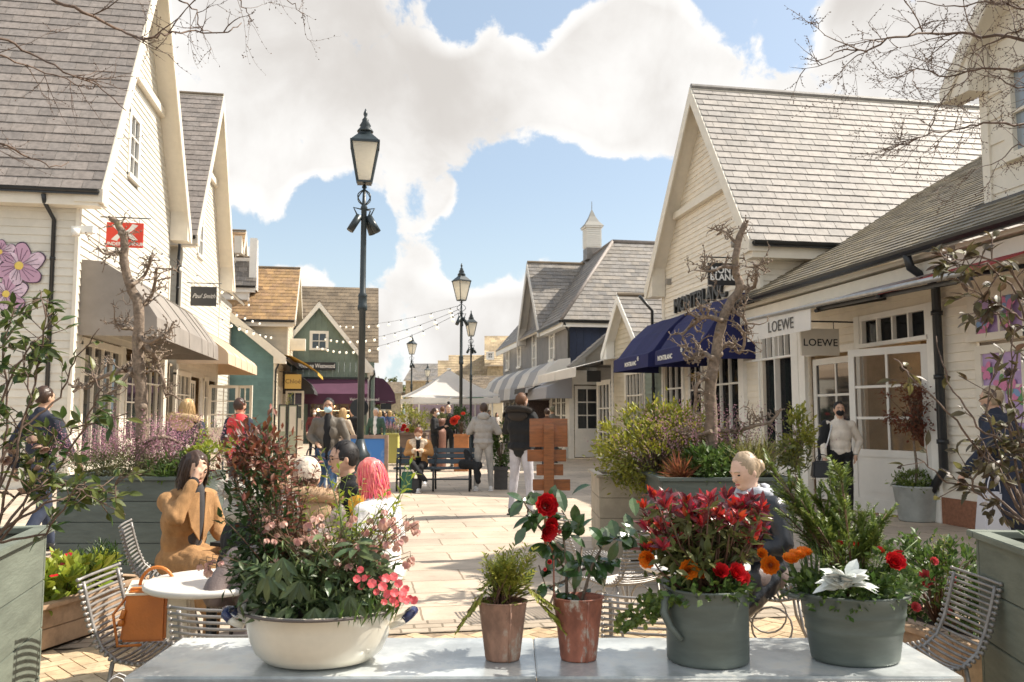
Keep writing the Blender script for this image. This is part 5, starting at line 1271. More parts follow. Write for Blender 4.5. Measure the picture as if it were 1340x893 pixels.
# -- rusty tin pots
rust = mat('rusted_tin', (.27, .15, .10), .7, nse=(12, .4), bump=(25, .7), grime=(18, .54, (.40, .34, .27)), stretch=(1, 1, .5)); rust2 = mat('flaking_red_tin', (.28, .10, .06), .7, nse=(10, .45), bump=(20, .8), grime=(22, .54, (.42, .38, .32)), stretch=(1, 1, .5))
def tin(px, name, label, m, rt, rb, h, back=False):
    t = potbase(px, name, label, grp=None); M = MB()
    M.lathe((0, 0, 0), [(0, .003), (rb*.98, 0), (rb, .004), (rb*1.02, .008), (rt, h-.006), (rt*1.04, h), (rt*.97, h+.002), (rt*.93, h-.01), (rb*.9, .02)], 28, ky=.8); M.build('pot', m, t)
    M = MB(); M.tube([(rt*.35, -rt*.8*.94, h), (rb*.38, -rb*.8*.96, .0)], .0035, 6); M.tube([(math.cos(i*math.pi/14)*rt*1.02, math.sin(i*math.pi/14)*rt*.8*1.02, h) for i in range(28)], .003, 5, close=True); M.build('seam', m, t)
    M = MB(); M.lathe((0, 0, h-.025), [(0, .012), (rt*.6, .008), (rt*.94, 0)], 18, ky=.8); M.build('soil', soil, t, disp=(.008, 60, (1, 1, 1)))
    if back: M = MB(); M.prism([(-rt*.98, .01, h-.04), (-rt*.98, rt*.8, h-.04), (-rt*1.0, rt*.55, h+.12), (-rt*1.0, rt*.3, h+.12)], (.004, 0, 0)); M.build('back_plate', m, t)
    return t
p1 = tin(658, 'rusty_pot', 'small plain rusty tin pot of feathery yellow green conifer on the zinc table', rust, .073, .052, .170)
b1 = V((p1.location.x, p1.location.y, TZ+.16)); M, st = MB(), MB()
for i in range(46):
    tip = at(rnd.triangular(625, 705, 660), rnd.triangular(702, 800, 735), D0+rnd.uniform(-.12, .12)); a = b1+R3*rnd.uniform(-.03, .03)+F3*rnd.uniform(-.03, .03); dd = tip-a
    st.tube([a, a.lerp(tip, .45)+rv()*.008, a+dd*.6], [.003, .002, .0012], 5); feather(M, a+dd*.35, dd, dd.length*.65, 9, .5, .0042, grav=.1)
for (tx, ty, ox) in ((598, 822, 0), (612, 800, 0), (630, 770, 0), (720, 790, 0), (735, 800, 0), (745, 822, 0)):
    a = b1; tip = at(tx, ty, D0-.08); mid = a.lerp(tip, .5)+UPv*.05; st.tube([a, mid, tip], .0018, 5)
    for (u, v2) in ((a.lerp(mid, .6), mid), (mid, tip), (mid.lerp(tip, .5), tip)): feather(M, u, v2-u, (v2-u).length*1.2, 9, .45, .0042, grav=.2)
M.build('conifer_sprays', L_jun, p1, world=True); st.build('stems', stemr, p1, world=True)
M = MB(); cloud(M, at(655, 760, D0), (.045, .05, .05), 260, .02, .006, .3, 12, .5); M.build('conifer_foliage', L_conif, p1, world=True)
p2 = tin(755, 'rusty_pot', 'flaking red tin pot holding the red camellia with glossy leaves', rust2, .075, .054, .182, back=True)
b2 = V((p2.location.x, p2.location.y, TZ+.165)); M, st = MB(), MB()
def branch(st, pts, r0, r1):
    N = len(pts); st.tube(pts, [r0+(r1-r0)*i/(N-1) for i in range(N)], 6)
CB = [[(742,790),(741,740),(737,700),(722,672),(714,655)], [(740,745),(720,720),(712,700)], [(750,785),(758,745),(762,710),(735,668)], [(760,790),(775,740),(790,712),(815,700),(835,695)], [(737,720),(706,690),(690,665),(683,652)], [(752,750),(790,735),(810,730)], [(741,760),(715,770),(705,740)]]
for b_ in CB:
    P = [at(x, y, D0+rnd.uniform(-.03, .03)) for (x, y) in b_]; branch(st, P, .005, .002)
    for i in range(len(P)-1):
        for k in range(5 if i else 1):
            c = P[i].lerp(P[i+1], rnd.random()); M.leaf(c, rv()+UPv*.1-F3*.4, UPv*1.0-F3*.6+rv()*.5, rnd.uniform(.05, .078), rnd.uniform(.028, .038), .22, .25, prof=[.6, .95, 1.0, .75])
for (x, y) in [(684,655),(697,662),(702,680),(688,690),(752,660),(765,672),(770,690),(790,690),(800,680),(812,684),(790,702),(808,708),(825,690),(838,700),(832,676),(815,720),(780,715),(762,730),(740,720),(706,712),(715,735),(700,745),(728,748),(765,755),(773,770),(786,758),(775,745),(745,700),(728,690),(708,660),(730,640),(748,648)]:
    M.leaf(at(x, y, D0+rnd.uniform(-.06, .05)), rv()+R3*rnd.uniform(-.5, .6)-UPv*.2, UPv-F3*.7+rv()*.4, rnd.uniform(.055, .08), rnd.uniform(.03, .04), .2, .3, prof=[.6, .95, 1.0, .75])
M.build('camellia_leaves', L_gloss, p2, world=True); st.build('camellia_branches', bark, p2, world=True)
scatter(p2, 'camellia_flower', ballflower(.034, 5), P_red, [(at(715, 662, D0-.06), UPv*.3-F3+R3*.2, 1.0), (at(717, 696, D0-.05), -F3+R3*.5-UPv*.3, .8), (at(722, 686, D0-.04), -F3+UPv*.2, .55)])
scatter(p2, 'camellia_bud', ballflower(.012, 3, open_=.5), P_cor, [(at(732, 698, D0-.03), UPv-F3*.3, 1), (at(719, 735, D0-.05), -F3, 1.1), (at(713, 744, D0-.05), -F3-UPv*.4, .8)])
# -- grey green bucket with red tipped shrub
zb_ = mat('painted_zinc', (.10, .118, .102), .5, nse=(5, .15), bump=(6, .1), metal=.1, stretch=(1, 1, 4))
p3 = potbase(920, 'metal_bucket', 'straight sided grey green bucket of scarlet tipped shrub, ranunculus and trailing ivy')
M = MB(); M.lathe((0, 0, 0), [(0, .006), (.118, .0), (.122, .004), (.122, .012), (.123, .10), (.124, .106), (.123, .112), (.123, .165), (.124, .17), (.123, .176), (.124, .206), (.129, .210), (.129, .216), (.120, .216), (.117, .19), (.116, .03)], 44, ky=.95); M.build('bucket', zb_, p3)
M = MB()
pts = [(-.118, -.04, .20), (-.135, -.05, .19), (-.142, -.06, .15), (-.125, -.075, .11), (-.095, -.085, .075)]; M.tube(pts, [.012, .013, .013, .011, .008], 8); M.build('handle', zb_, p3)
M = MB(); M.lathe((0, 0, .17), [(0, .012), (.115, 0)], 20); M.build('soil', soil, p3, disp=(.008, 60, (1, 1, 1)))
b3 = V((p3.location.x, p3.location.y, TZ+.19))
Ma, Mr, Md, st = MB(), MB(), MB(), MB()
for i in range(84):
    tx = rnd.uniform(842, 1000); ty = rnd.triangular(636, 735, 672); tip = at(tx, ty, D0+rnd.uniform(-.12, .18)); a = b3+R3*rnd.uniform(-.06, .06)+F3*rnd.uniform(-.05, .05); dd = tip-a
    mid = a.lerp(tip, .55)+R3*(tip-a).dot(R3)*.15; st.tube([a, mid, tip], [.004, .003, .002], 5)
    for k in range(9): c = mid.lerp(tip, .1+.7*rnd.random()); Md.leaf(c, rv()+UPv*.4, rv()+UPv, .05, .018, .3, .2)
    for k in range(5): c = mid.lerp(tip, .75+.2*rnd.random()); Ma.leaf(c, rv()*.8+UPv*.7, rv()+UPv, rnd.uniform(.045, .06), .017, .35, .25, prof=[.6, 1, .8])
    for k in range(rnd.choice([5, 6, 7, 8])): Mr.leaf(tip-UPv*rnd.uniform(0, .02), rv()*.75+UPv*.8, rv()-F3, rnd.uniform(.028, .048), .0145, .4, .15, prof=[.7, 1, .7])
Ma.build('maroon_leaves', L_mar, p3, world=True); Mr.build('scarlet_leaves', L_red, p3, world=True); cloud(Md, b3+UPv*.10, (.12, .10, .09), 500, .045, .018, .3, 16, .5); Md.build('green_leaves', L_olive, p3, world=True); st.build('stems', stemr, p3, world=True)
M = MB(); cloud(M, b3+UPv*.035-F3*.03, (.14, .12, .045), 900, .026, .014, .3, 24, .5); M.build('ranunculus_leaves', L_mid, p3, world=True)
scatter(p3, 'orange_ranunculus', ballflower(.027, 5), P_or, [(at(901, 746, D0-.14), -F3+UPv*.3, 1.0), (at(848, 732, D0-.08), -F3-R3*.6, .95), (at(856, 716, D0-.06), -F3*.6+UPv-R3*.3, .8), (at(916, 752, D0-.12), UPv*.8-F3, .6), (at(997, 725, D0-.03), UPv*.6-F3, .6)])
scatter(p3, 'red_ranunculus', ballflower(.027, 5), P_red, [(at(943, 748, D0-.13), -F3*.8+UPv*.6, .85), (at(964, 750, D0-.12), -F3*.8+UPv*.5+R3*.3, 1.0), (at(972, 757, D0-.11), -F3+R3*.6, .8)])
M, st = MB(), MB()
for i in range(12):
    a = b3+R3*rnd.uniform(-.13, -.05)-F3*rnd.uniform(-.04, .1); tip = at(rnd.uniform(800, 868), rnd.uniform(790, 835), D0-rnd.uniform(-.05, .16)); mid = a.lerp(tip, .4)+UPv*.03-R3*.02; P = [a, mid, mid.lerp(tip, .5)-UPv*.01, tip]; st.tube(P, .0015, 4)
    for k in range(34):
        u = rnd.random()*2.99; j = int(u); c = P[j].lerp(P[j+1], u-j); M.leaf(c, rv()-F3*.3-UPv*.3, -F3*.6+UPv+rv()*.5, .022, .018, .2, .2, prof=[.8, 1.0, .5])
M.build('ivy_leaves', lm('ivy', (.10, .16, .03), (.20, .25, .05)), p3, world=True); st.build('ivy_stems', stemg, p3, world=True)
# -- oval tub
p4 = potbase(1108, 'oval_tub', 'flared oval grey green tub with silver leaves, conifer and orange and red ranunculus')
M = MB(); M.lathe((0, 0, 0), [(0, .006), (.124, .0), (.129, .004), (.131, .012), (.142, .085), (.146, .09), (.144, .096), (.150, .13), (.154, .135), (.152, .141), (.158, .185), (.170, .192), (.172, .198), (.160, .200), (.150, .17), (.125, .03)], 48, ky=.74); M.build('tub', zb_, p4)
M = MB(); M.tube([(-.155, -.04, .185), (-.20, -.03, .193), (-.215, 0, .195), (-.20, .03, .193), (-.155, .04, .185)], .007, 8); M.build('handle', zb_, p4)
M = MB(); M.lathe((0, 0, .16), [(0, .012), (.15, 0)], 20, ky=.74); M.build('soil', soil, p4, disp=(.008, 60, (1, 1, 1)))
b4_ = V((p4.location.x, p4.location.y, TZ+.18))
M, st = MB(), MB()
for (bx, tips) in ((-.02, [(1012,612),(1030,640),(1048,655),(1065,640),(1000,600),(1085,625),(1075,665),(1098,630),(1110,648),(1127,672),(1140,690),(1160,672),(1020,665),(1055,690),(1088,690),(1120,700),(1100,610),(1040,620),(1150,700)]),):
    for (tx, ty) in tips:
        tip = at(tx, ty, D0+rnd.uniform(-.05, .18)); a = b4_+R3*rnd.uniform(-.04, .03)+F3*.03; mid = a.lerp(tip, .5)+UPv*.015; st.tube([a, mid, tip], [.004, .003, .0015], 5)
        for k in range(7): u = mid.lerp(tip, -.3+1.2*k/7.0); feather(M, u, (tip-a).normalized()+rv()*.55, rnd.uniform(.06, .11), 14, .45, .0042, grav=-.1)
        sprig(M, a.lerp(tip, .3), tip-a, (tip-a).length*.72, 130, .019, .0042, st, .002, .1, spread=.6)
cloud(M, b4_+UPv*.1+R3*-.01, (.09, .07, .07), 600, .02, .0035, .5, 16, .6)
M.build('conifer_sprays', L_conif, p4, world=True); st.build('conifer_stems', stemr, p4, world=True)
M = MB(); cloud(M, b4_+UPv*.03, (.16, .11, .05), 1100, .024, .013, .3, 26, .5); M.build('ranunculus_leaves', L_mid, p4, world=True)
M = MB(); c = at(1104, 768, D0-.16)
for i in range(38):
    a = rnd.uniform(0, 6.28); e_ = rnd.uniform(.1, 1.45); d = R3*math.cos(a)*math.sin(e_)+(-F3*.7+UPv*.8).normalized()*math.cos(e_)+UPv*abs(math.sin(a))*math.sin(e_)*.8
    M.leaf(c+rv()*.012, d, UPv+rv()*.5-F3*.4, rnd.uniform(.05, .085), rnd.uniform(.028, .040), .5, rnd.uniform(.2, .9), prof=[.2, .35, .75, 1.0, 1.0, .75])
M.build('silver_leaves', L_silver, p4, world=True)
scatter(p4, 'orange_ranunculus', ballflower(.027, 5), P_or, [(at(1008, 740, D0-.05), -F3-R3*.4+UPv*.2, 1.0), (at(1034, 733, D0-.08), -F3*.6+UPv, .85), (at(1043, 728, D0-.06), UPv-F3*.4, .9), (at(1052, 724, D0-.04), UPv-F3*.4, .85)])
scatter(p4, 'red_ranunculus', ballflower(.027, 5), P_red, [(at(1171, 736, D0-.12), UPv*.7-F3, 1.05), (at(1152, 721, D0-.05), UPv-F3*.4, .6), (at(1176, 723, D0-.03), UPv, .5), (at(1121, 715, D0), UPv-F3, .5), (at(1098, 711, D0), UPv-F3, .4)])
M, st = MB(), MB()
for i in range(26):
    tip = at(rnd.uniform(1140, 1205), rnd.uniform(705, 790), D0+rnd.uniform(-.1, .1)); a = b4_+R3*.06; st.tube([a, a.lerp(tip, .5)+UPv*.03, tip], .0015, 5); cloud(M, tip, .018, 14, .022, .012, .3, 3, .6)
M.build('side_leaves', L_mid, p4, world=True); st.build('flower_stalks', stemg, p4, world=True)
M = MB()
for i in range(26): a = b4_+R3*rnd.uniform(-.15, -.07)+F3*rnd.uniform(0, .05); M.leaf(a, UPv+R3*rnd.uniform(-.4, .2)+rv()*.1, -F3+rv()*.3, rnd.uniform(.10, .19), .008, .2, .1, prof=[1, 1, .8, .5])
M.build('narcissus_leaves', L_mid, p4, world=True)
# ---------------------------------------------------------------- big planters' plants
def heather(parent, c, r, n, H=.3, pinkf=.7):
    M, Mp = MB(), MB()
    for i in range(n):
        p = V(c)+R3*rnd.gauss(0, r[0]*.5)+F3*rnd.gauss(0, r[1]*.5); d = UPv+R3*(p-V(c)).dot(R3)/r[0]*.7+rv()*.5; L = H*rnd.uniform(.6, 1.2); d.normalize(); pk = rnd.random() < pinkf
        for k in range(22): t_ = k/22.0; q = p+d*L*t_; (Mp if pk and t_ > .45 else M).leaf(q, d*.6+rv(), rv(), .022, .008, .2, 0, prof=[.9, .8])
    return M, Mp
zt = .93
# planter A (left): heather, dark greens, euphorbia
cA3 = V((cA.x, cA.y, zt))
M, Mp = heather(None, cA3-R3*.02, (.56, .40), 720, .55, .8); M.build('heather_stems', heathg, planterA, world=True); Mp.build('heather_flowers', heath, planterA, world=True)
M = MB(); cloud(M, cA3-R3*.12+UPv*.08-F3*.1, (.48, .38, .24), 3600, .035, .008, .5, 40, .4); M.build('fine_foliage', L_olive, planterA, world=True)
M = MB(); cloud(M, cA3+R3*.42+UPv*.06-F3*.2, (.22, .28, .15), 900, .06, .02, .3, 20, .45); M.build('cut_leaved_plant', L_mid, planterA, world=True)
st = MB()
for i in range(12): p = cA3+R3*rnd.uniform(.45, .78)-F3*rnd.uniform(-.1, .3)+UPv*rnd.uniform(.12, .34); st.tube([cA3+R3*.45, p], .006, 5); M = MB(); cloud(M, p, .050, 70, .03, .02, .6, 3, .9); M.build('euphorbia_head', L_lime, planterA, world=True)
st.build('euphorbia_stems', stemg, planterA, world=True)
scatter(planterA, 'pink_blossom', frill(.02, 5), P_wh, [(cA3+R3*rnd.uniform(.35, .8)+UPv*rnd.uniform(.05, .3)-F3*.3, rv()+UPv, 1.2) for i in range(16)])
# planter B (right)
cB3 = V((cB.x, cB.y, zt))
M, Mp = heather(None, cB3+R3*-.06+F3*.15, (.38, .3), 340, .66, .8); M.build('heather_stems', heathg, planterB, world=True); Mp.build('heather_flowers', heath, planterB, world=True)
M = MB(); cloud(M, cB3+R3*-.05+UPv*.10-F3*.2, (.26, .25, .16), 1100, .06, .025, .4, 22, .45); M.build('leafy_plant', L_mid, planterB, world=True)
M = MB()
for i in range(420): a = cB3+R3*(.30+rnd.gauss(0, .05))+F3*rnd.uniform(-.25, .0); M.leaf(a, UPv+R3*rnd.gauss(.05, .5)-F3*rnd.uniform(-.4, .7), rv(), rnd.uniform(.25, .44), .006, .2, rnd.uniform(.2, .6), prof=[1, 1, .8, .5])
M.build('pale_grass', L_grass, planterB, world=True)
M = MB()
for i in range(120): a = cB3-R3*.36-F3*.25+rv()*.03; M.leaf(a, UPv*.8+rv(), rv(), rnd.uniform(.14, .26), .014, .2, rnd.uniform(.1, .4), prof=[1, 1, .8, .5])
M.build('bronze_grass', lm('bronze_grass', (.38, .12, .06), (.28, .12, .05)), planterB, world=True)
M = MB(); st = MB(); cloud(M, at(1040, 575, 7.9), (.17, .17, .30), 1300, .05, .02, .4, 26, .35, stems=st); M.build('variegated_shrub', L_yel, planterB, world=True); st.build('shrub_stems', twig, planterB, world=True)
M = MB()
for i in range(220): a = at(rnd.uniform(985, 1060), rnd.uniform(585, 622), 7.6); M.leaf(a, rv()+UPv*.6, rv(), rnd.uniform(.06, .12), .02, .2, .4)
M.build('trailing_leaves', L_olive, planterB, world=True)
# yellow green bush over planter C
M, st = MB(), MB(); cC3 = at(862, 588, 8.3)
cloud(M, cC3, (.58, .50, .42), 5200, .05, .020, .5, 90, .24, stems=st, prof=[.7, 1, .7]); M.build('bush_leaves', L_yel, planterC, world=True)
M = MB(); cloud(M, cC3+UPv*.02, (.61, .52, .44), 3000, .045, .018, .6, 90, .2, inner=.85, prof=[.7, 1, .7]); M.build('bush_new_leaves', lm('leaf_euonymus', (.26, .28, .03), (.40, .36, .05)), planterC, world=True)
M = MB(); cloud(M, at(925, 600, 8.0), (.3, .3, .18), 1200, .05, .018, .5, 30, .3); M.build('low_shrub', L_yel, planterC, world=True); st.build('bush_stems', twig, planterC, world=True)
# trough D and others near the ground
cD3 = V((cD.x, cD.y, .30)); M, M2 = MB(), MB()
cloud(M, cD3+UPv*.06+V((0, 0, 0)), (.2, .5, .10), 700, .09, .05, .6, 26, .35, prof=[.7, 1, .9, .6]); M.build('primula_leaves', L_lime, planterD, world=True)
cloud(M2, cD3+UPv*.1+F3*.35, (.22, .3, .14), 1000, .05, .010, .6, 20, .4); M2.build('rosemary', L_dark, planterD, world=True)
scatter(planterD, 'primula_flower', frill(.025, 5), P_red, [(cD3+UPv*rnd.uniform(.10, .26)+R3*rnd.uniform(-.15, .15)+F3*rnd.uniform(-.4, .3), UPv+rv()*.6, 1.2) for i in range(14)])
cE = GD(4.5, 1215); planterE = planter('low timber trough of roses and trailing plants beside the right foreground chair', cE+F3*.1, -YAW+.3, .40, .9, .40, mat('weathered_trough', (.4, .27, .17)), name='wooden_trough', boards=2)
M = MB(); st = MB(); cloud(M, V((cE.x, cE.y, .60)), (.24, .35, .22), 1700, .042, .022, .4, 40, .35, stems=st); M.build('rose_leaves', L_mid, planterE, world=True); st.build('rose_stems', stemr, planterE, world=True)
scatter(planterE, 'rose_flower', ballflower(.032, 4), P_cor, [(at(px, py, 4.25), UPv*.5-F3, s*1.1) for (px, py, s) in ((1211, 757, 1.1), (1205, 765, .9), (1222, 735, .6), (1198, 795, .7), (1250, 760, .5), (1240, 800, .6))])
M = MB()
for (px, py) in ((1238, 712), (1232, 700), (1226, 728), (1244, 725)): sprig(M, at(px-3, 790, 4.3), at(px, py, 4.3)-at(px-3, 790, 4.3), .35, 24, .035, .012, None, .003, .2)
M.build('upright_shoots', L_yel, planterE, world=True)
# ---------------------------------------------------------------- bare trees
def spurs(M, P, n, L, r, depth=2, up=.2):
    for i in range(n):
        j = rnd.randrange(len(P)-1); a = P[j].lerp(P[j+1], rnd.random()); d = (rv()+UPv*up).normalized(); l = L*rnd.uniform(.4, 1.2); pts = [a]; dd = d
        for k in range(4): dd = (dd+rv()*.55+UPv*.08).normalized(); pts.append(pts[-1]+dd*(l/4))
        M.tube(pts, [r*(1-.18*k) for k in range(5)], 5)
        for k in (1, 2, 3, 4):
            if rnd.random() < .5: M.ell(pts[k], r*1.15, 6, 4)
        if depth > 0: spurs(M, pts[1:], 2 if depth > 1 else rnd.choice([1, 2]), L*.62, r*.7, depth-1, up)
def baretree(label, trunk, limbs, d, parentp=None, wob=.04, sp=9):
    P = [at(x, y, dd) for (x, y, dd) in trunk]; base = P[0].copy()
    t = thing('bare_tree', label, 'tree', (base.x, base.y, base.z), 0, None)
    def smoothp(P):
        out = []
        for i in range(len(P)-1):
            p0, p1_, p2_, p3_ = P[max(0, i-1)], P[i], P[i+1], P[min(len(P)-1, i+2)]
            for k in range(4):
                u = k/4.0; out.append(.5*((2*p1_)+(p2_-p0)*u+(2*p0-5*p1_+4*p2_-p3_)*u*u+(-p0+3*p1_-3*p2_+p3_)*u**3)+rv()*.006)
        out.append(P[-1]); return out
    Q = smoothp(P); N = len(Q); M = MB(); rs = [(.060-.034*i/N)*(1+.18*noise.noise(V((i*.9, 0, 0)))) for i in range(N)]; M.tube(Q, rs, 10)
    for i in range(3, N, 3): M.ell(Q[i]+rv()*rs[i]*.7, rs[i]*rnd.uniform(.5, .9), 8, 5)
    M.build('trunk', bark, t, world=True)
    B = MB(); spurs(B, Q[N//2:], sp, .20, .0065, 2)
    for (r0, pts) in limbs:
        L_ = smoothp([at(x, y, d+rnd.uniform(-wob*4, wob*4)) for (x, y) in pts]); n = len(L_); B.tube(L_, [r0*(1-.6*i/n) for i in range(n)], 7); spurs(B, L_[2:], max(6, int(n*.8)), .20, r0*.42, 2)
    B.build('branches', bark, t, world=True)
    return t
baretree('gnarled bare espalier tree with knobbly spurs rising from the left heather planter', [(186, 612, 7.75), (186, 560, 7.75), (184, 500, 7.75), (180, 455, 7.75), (182, 405, 7.75), (170, 374, 7.75), (163, 343, 7.75), (163, 318, 7.75), (157, 298, 7.75), (146, 285, 7.75)],
   [(.03, [(180, 487), (165, 484), (150, 488), (125, 497), (96, 513)]), (.022, [(182, 405), (195, 392), (203, 370), (206, 350)]), (.026, [(186, 450), (197, 458), (206, 475), (214, 500), (218, 520)]), (.02, [(163, 330), (150, 330), (135, 332)]),
    (.02, [(170, 374), (190, 360), (198, 335)]), (.024, [(182, 440), (195, 448), (212, 440), (222, 430)]), (.02, [(178, 430), (160, 430), (150, 420)]), (.022, [(186, 580), (215, 572), (240, 580), (258, 572)]), (.018, [(183, 470), (160, 500), (140, 520)])], 7.75)
baretree('gnarled bare tree leaning right from the right planter in front of the navy awning', [(932, 618, 7.75), (931, 560, 7.75), (930, 500, 7.75), (937, 462, 7.75), (944, 427, 7.75), (954, 399, 7.75), (968, 376, 7.75), (962, 350, 7.75), (966, 318, 7.75), (976, 292, 7.75)],
   [(.026, [(946, 420), (925, 415), (908, 424), (893, 438)]), (.026, [(935, 470), (918, 462), (905, 470), (893, 462)]), (.022, [(930, 495), (914, 500), (910, 520), (908, 545)]), (.024, [(968, 376), (984, 378), (990, 362), (986, 345)]), (.022, [(950, 405), (968, 412), (978, 425)]),
    (.022, [(937, 465), (955, 450), (968, 462), (975, 440), (965, 425)]), (.024, [(931, 560), (955, 565), (985, 558), (1008, 552), (1022, 535)]), (.02, [(962, 350), (945, 350), (930, 355), (915, 350)]), (.018, [(966, 320), (950, 305), (938, 300)]), (.02, [(931, 565), (905, 570), (880, 562)])], 7.75)
# overhanging twigs of trees standing just outside the frame
def overhang(label, trunk, limbs, d, dense=1.0):
    b = V(trunk[0]); t = thing('overhanging_tree', label, 'tree', (b.x, b.y, 0)); M = MB(); M.tube([V(p) for p in trunk], [.11, .09, .07, .05][:len(trunk)], 10); M.build('trunk', bark, t, world=True)
    B = MB()
    for (anchor, pts, rr) in limbs:
        P = [at(x, y, d+rnd.uniform(-.2, .2)) for (x, y) in pts]
        if anchor is not None: P = [V(trunk[anchor])]+P
        n = len(P); Q = []
        for i in range(n-1):
            for k in range(4): Q.append(P[i].lerp(P[i+1], k/4.0)+rv()*.010)
        Q.append(P[-1]); N = len(Q); B.tube(Q, [rr*(1-.8*i/N) for i in range(N)], 5)
        def tw(Pq, cnt, L, r, dep):
            for i in range(cnt):
                j = rnd.randrange(len(Pq)-1); a = Pq[j].lerp(Pq[j+1], rnd.random()); ax = (Pq[j+1]-Pq[j]).normalized(); dd = (ax*.8+rv()*.7).normalized(); l = L*rnd.uniform(.4, 1.1); pts2 = [a]
                for k in range(5): dd = (dd+rv()*.22).normalized(); pts2.append(pts2[-1]+dd*l/5)
                B.tube(pts2, [r*(1-.16*k) for k in range(6)], 4)
                for k in range(1, 6): B.leaf(pts2[k], dd+rv(), rv(), .012, .005)
                if dep: tw(pts2, 3, L*.5, r*.65, dep-1)
        tw(Q[max(0, N//4):], max(4, int(N*.25*dense)), .36, rr*.34, 1 if dense < 1.5 else 2)
    B.build('branches', twig, t, world=True)
overhang('bare twigs of a tree reaching in over the top left corner', [(-3.6, 2.2, 0), (-3.55, 2.3, 1.6), (-3.4, 2.5, 3.0), (-3.1, 2.9, 4.2)],
   [(3, [(-40, -30), (60, -3), (110, 15), (160, 42), (195, 52), (215, 44), (258, 42), (299, 45), (316, 30)], .010), (2, [(-40, 30), (0, 50), (40, 70), (84, 94), (128, 111), (165, 145)], .009), (2, [(-40, 170), (0, 188), (34, 205), (67, 220), (90, 212)], .008),
    (2, [(-40, 60), (0, 72), (44, 90), (100, 110), (120, 116)], .007), (3, [(180, -40), (236, 0), (258, 14), (262, 38), (284, 44)], .006), (3, [(280, -40), (312, 0), (322, 14), (328, 34)], .005), (3, [(340, -40), (375, -4), (388, 10), (400, 25)], .004)], 4.0)
overhang('dense bare twigs of a tree reaching in over the top right corner', [(3.9, 1.2, 0), (3.85, 1.3, 1.6), (3.7, 1.5, 3.0), (3.4, 1.9, 4.3)],
   [(3, [(1400, 60), (1340, 50), (1268, 46), (1230, 44), (1173, 46), (1131, 68), (1101, 65), (1068, 80)], .010), (None, [(1131, 68), (1105, 88), (1085, 110)], .003), (2, [(1400, 90), (1340, 91), (1287, 91), (1242, 100), (1200, 92), (1176, 100)], .008),
    (2, [(1400, 160), (1340, 163), (1290, 160), (1253, 167), (1210, 176), (1170, 187)], .008), (3, [(1400, 0), (1340, 10), (1307, 4), (1250, 8), (1200, 2)], .008), (3, [(1380, 30), (1330, 40), (1290, 60), (1260, 110), (1225, 120)], .006), (2, [(1380, 120), (1330, 115), (1290, 90), (1270, 60)], .006), (2, [(1380, 200), (1330, 190), (1300, 215), (1270, 222)], .005)], 4.0, dense=1.6)
# ---------------------------------------------------------------- foreground shrubs in the near planters
def nearshrub(parent, stemsP, d, lmat, L, W, per, dist=None, name='shrub'):
    M, st = MB(), MB()
    for (pts, leafy) in stemsP:
        P = [at(x, y, d+rnd.uniform(-.12, .12)) for (x, y) in pts]; Q = []
        for i in range(len(P)-1):
            for k in range(5): Q.append(P[i].lerp(P[i+1], k/5.0)+rv()*.006)
        Q.append(P[-1]); N = len(Q); st.tube(Q, [.0055*(1-.7*i/N) for i in range(N)], 5)
        for i in range(int(leafy*per)):
            j = rnd.randrange(N//4, N-1); a = Q[j]; dd = (rv()+(Q[j+1]-Q[j]).normalized()*.6).normalized(); l = rnd.uniform(.03, .11); tip = a+dd*l; st.tube([a, tip], .0018, 4)
            for k in range(rnd.choice([2, 3, 4])): M.leaf(a.lerp(tip, .5+.5*rnd.random()), dd+rv()*.8, UPv+rv()*.7-F3*.3, L*rnd.uniform(.7, 1.2), W*rnd.uniform(.8, 1.1), .25, .25, prof=[.6, 1, .9, .6])
    M.build(name+'_leaves', lmat, parent, world=True); st.build(name+'_stems', twig, parent, world=True)
nearshrub(planterL, [([(-10, 720), (20, 600), (50, 480), (60, 400), (52, 380)], 1.2), ([(-10, 720), (60, 640), (110, 560), (130, 510), (115, 480)], .5), ([(-10, 700), (60, 660), (110, 640), (150, 645), (158, 620)], .9), ([(-10, 700), (10, 560), (5, 450), (20, 400)], 1.1), ([(0, 700), (70, 600), (95, 560), (170, 540)], .4),
   ([(-10, 690), (30, 640), (60, 600), (70, 560)], .9), ([(-20, 690), (20, 590), (40, 520), (30, 460)], 1.2), ([(0, 700), (40, 660), (90, 630), (120, 640)], .8), ([(-10, 710), (60, 700), (100, 640), (140, 660)], .6), ([(-20, 640), (30, 560), (80, 520), (95, 475), (130, 430)], .25), ([(-20, 640), (20, 650), (50, 640), (90, 600)], .8), ([(-20, 600), (10, 500), (40, 450), (60, 440)], 1.0)], 3.0, lm('leaf_camellia_near', (.04, .08, .02), (.13, .14, .03), .42), .055, .024, 20)
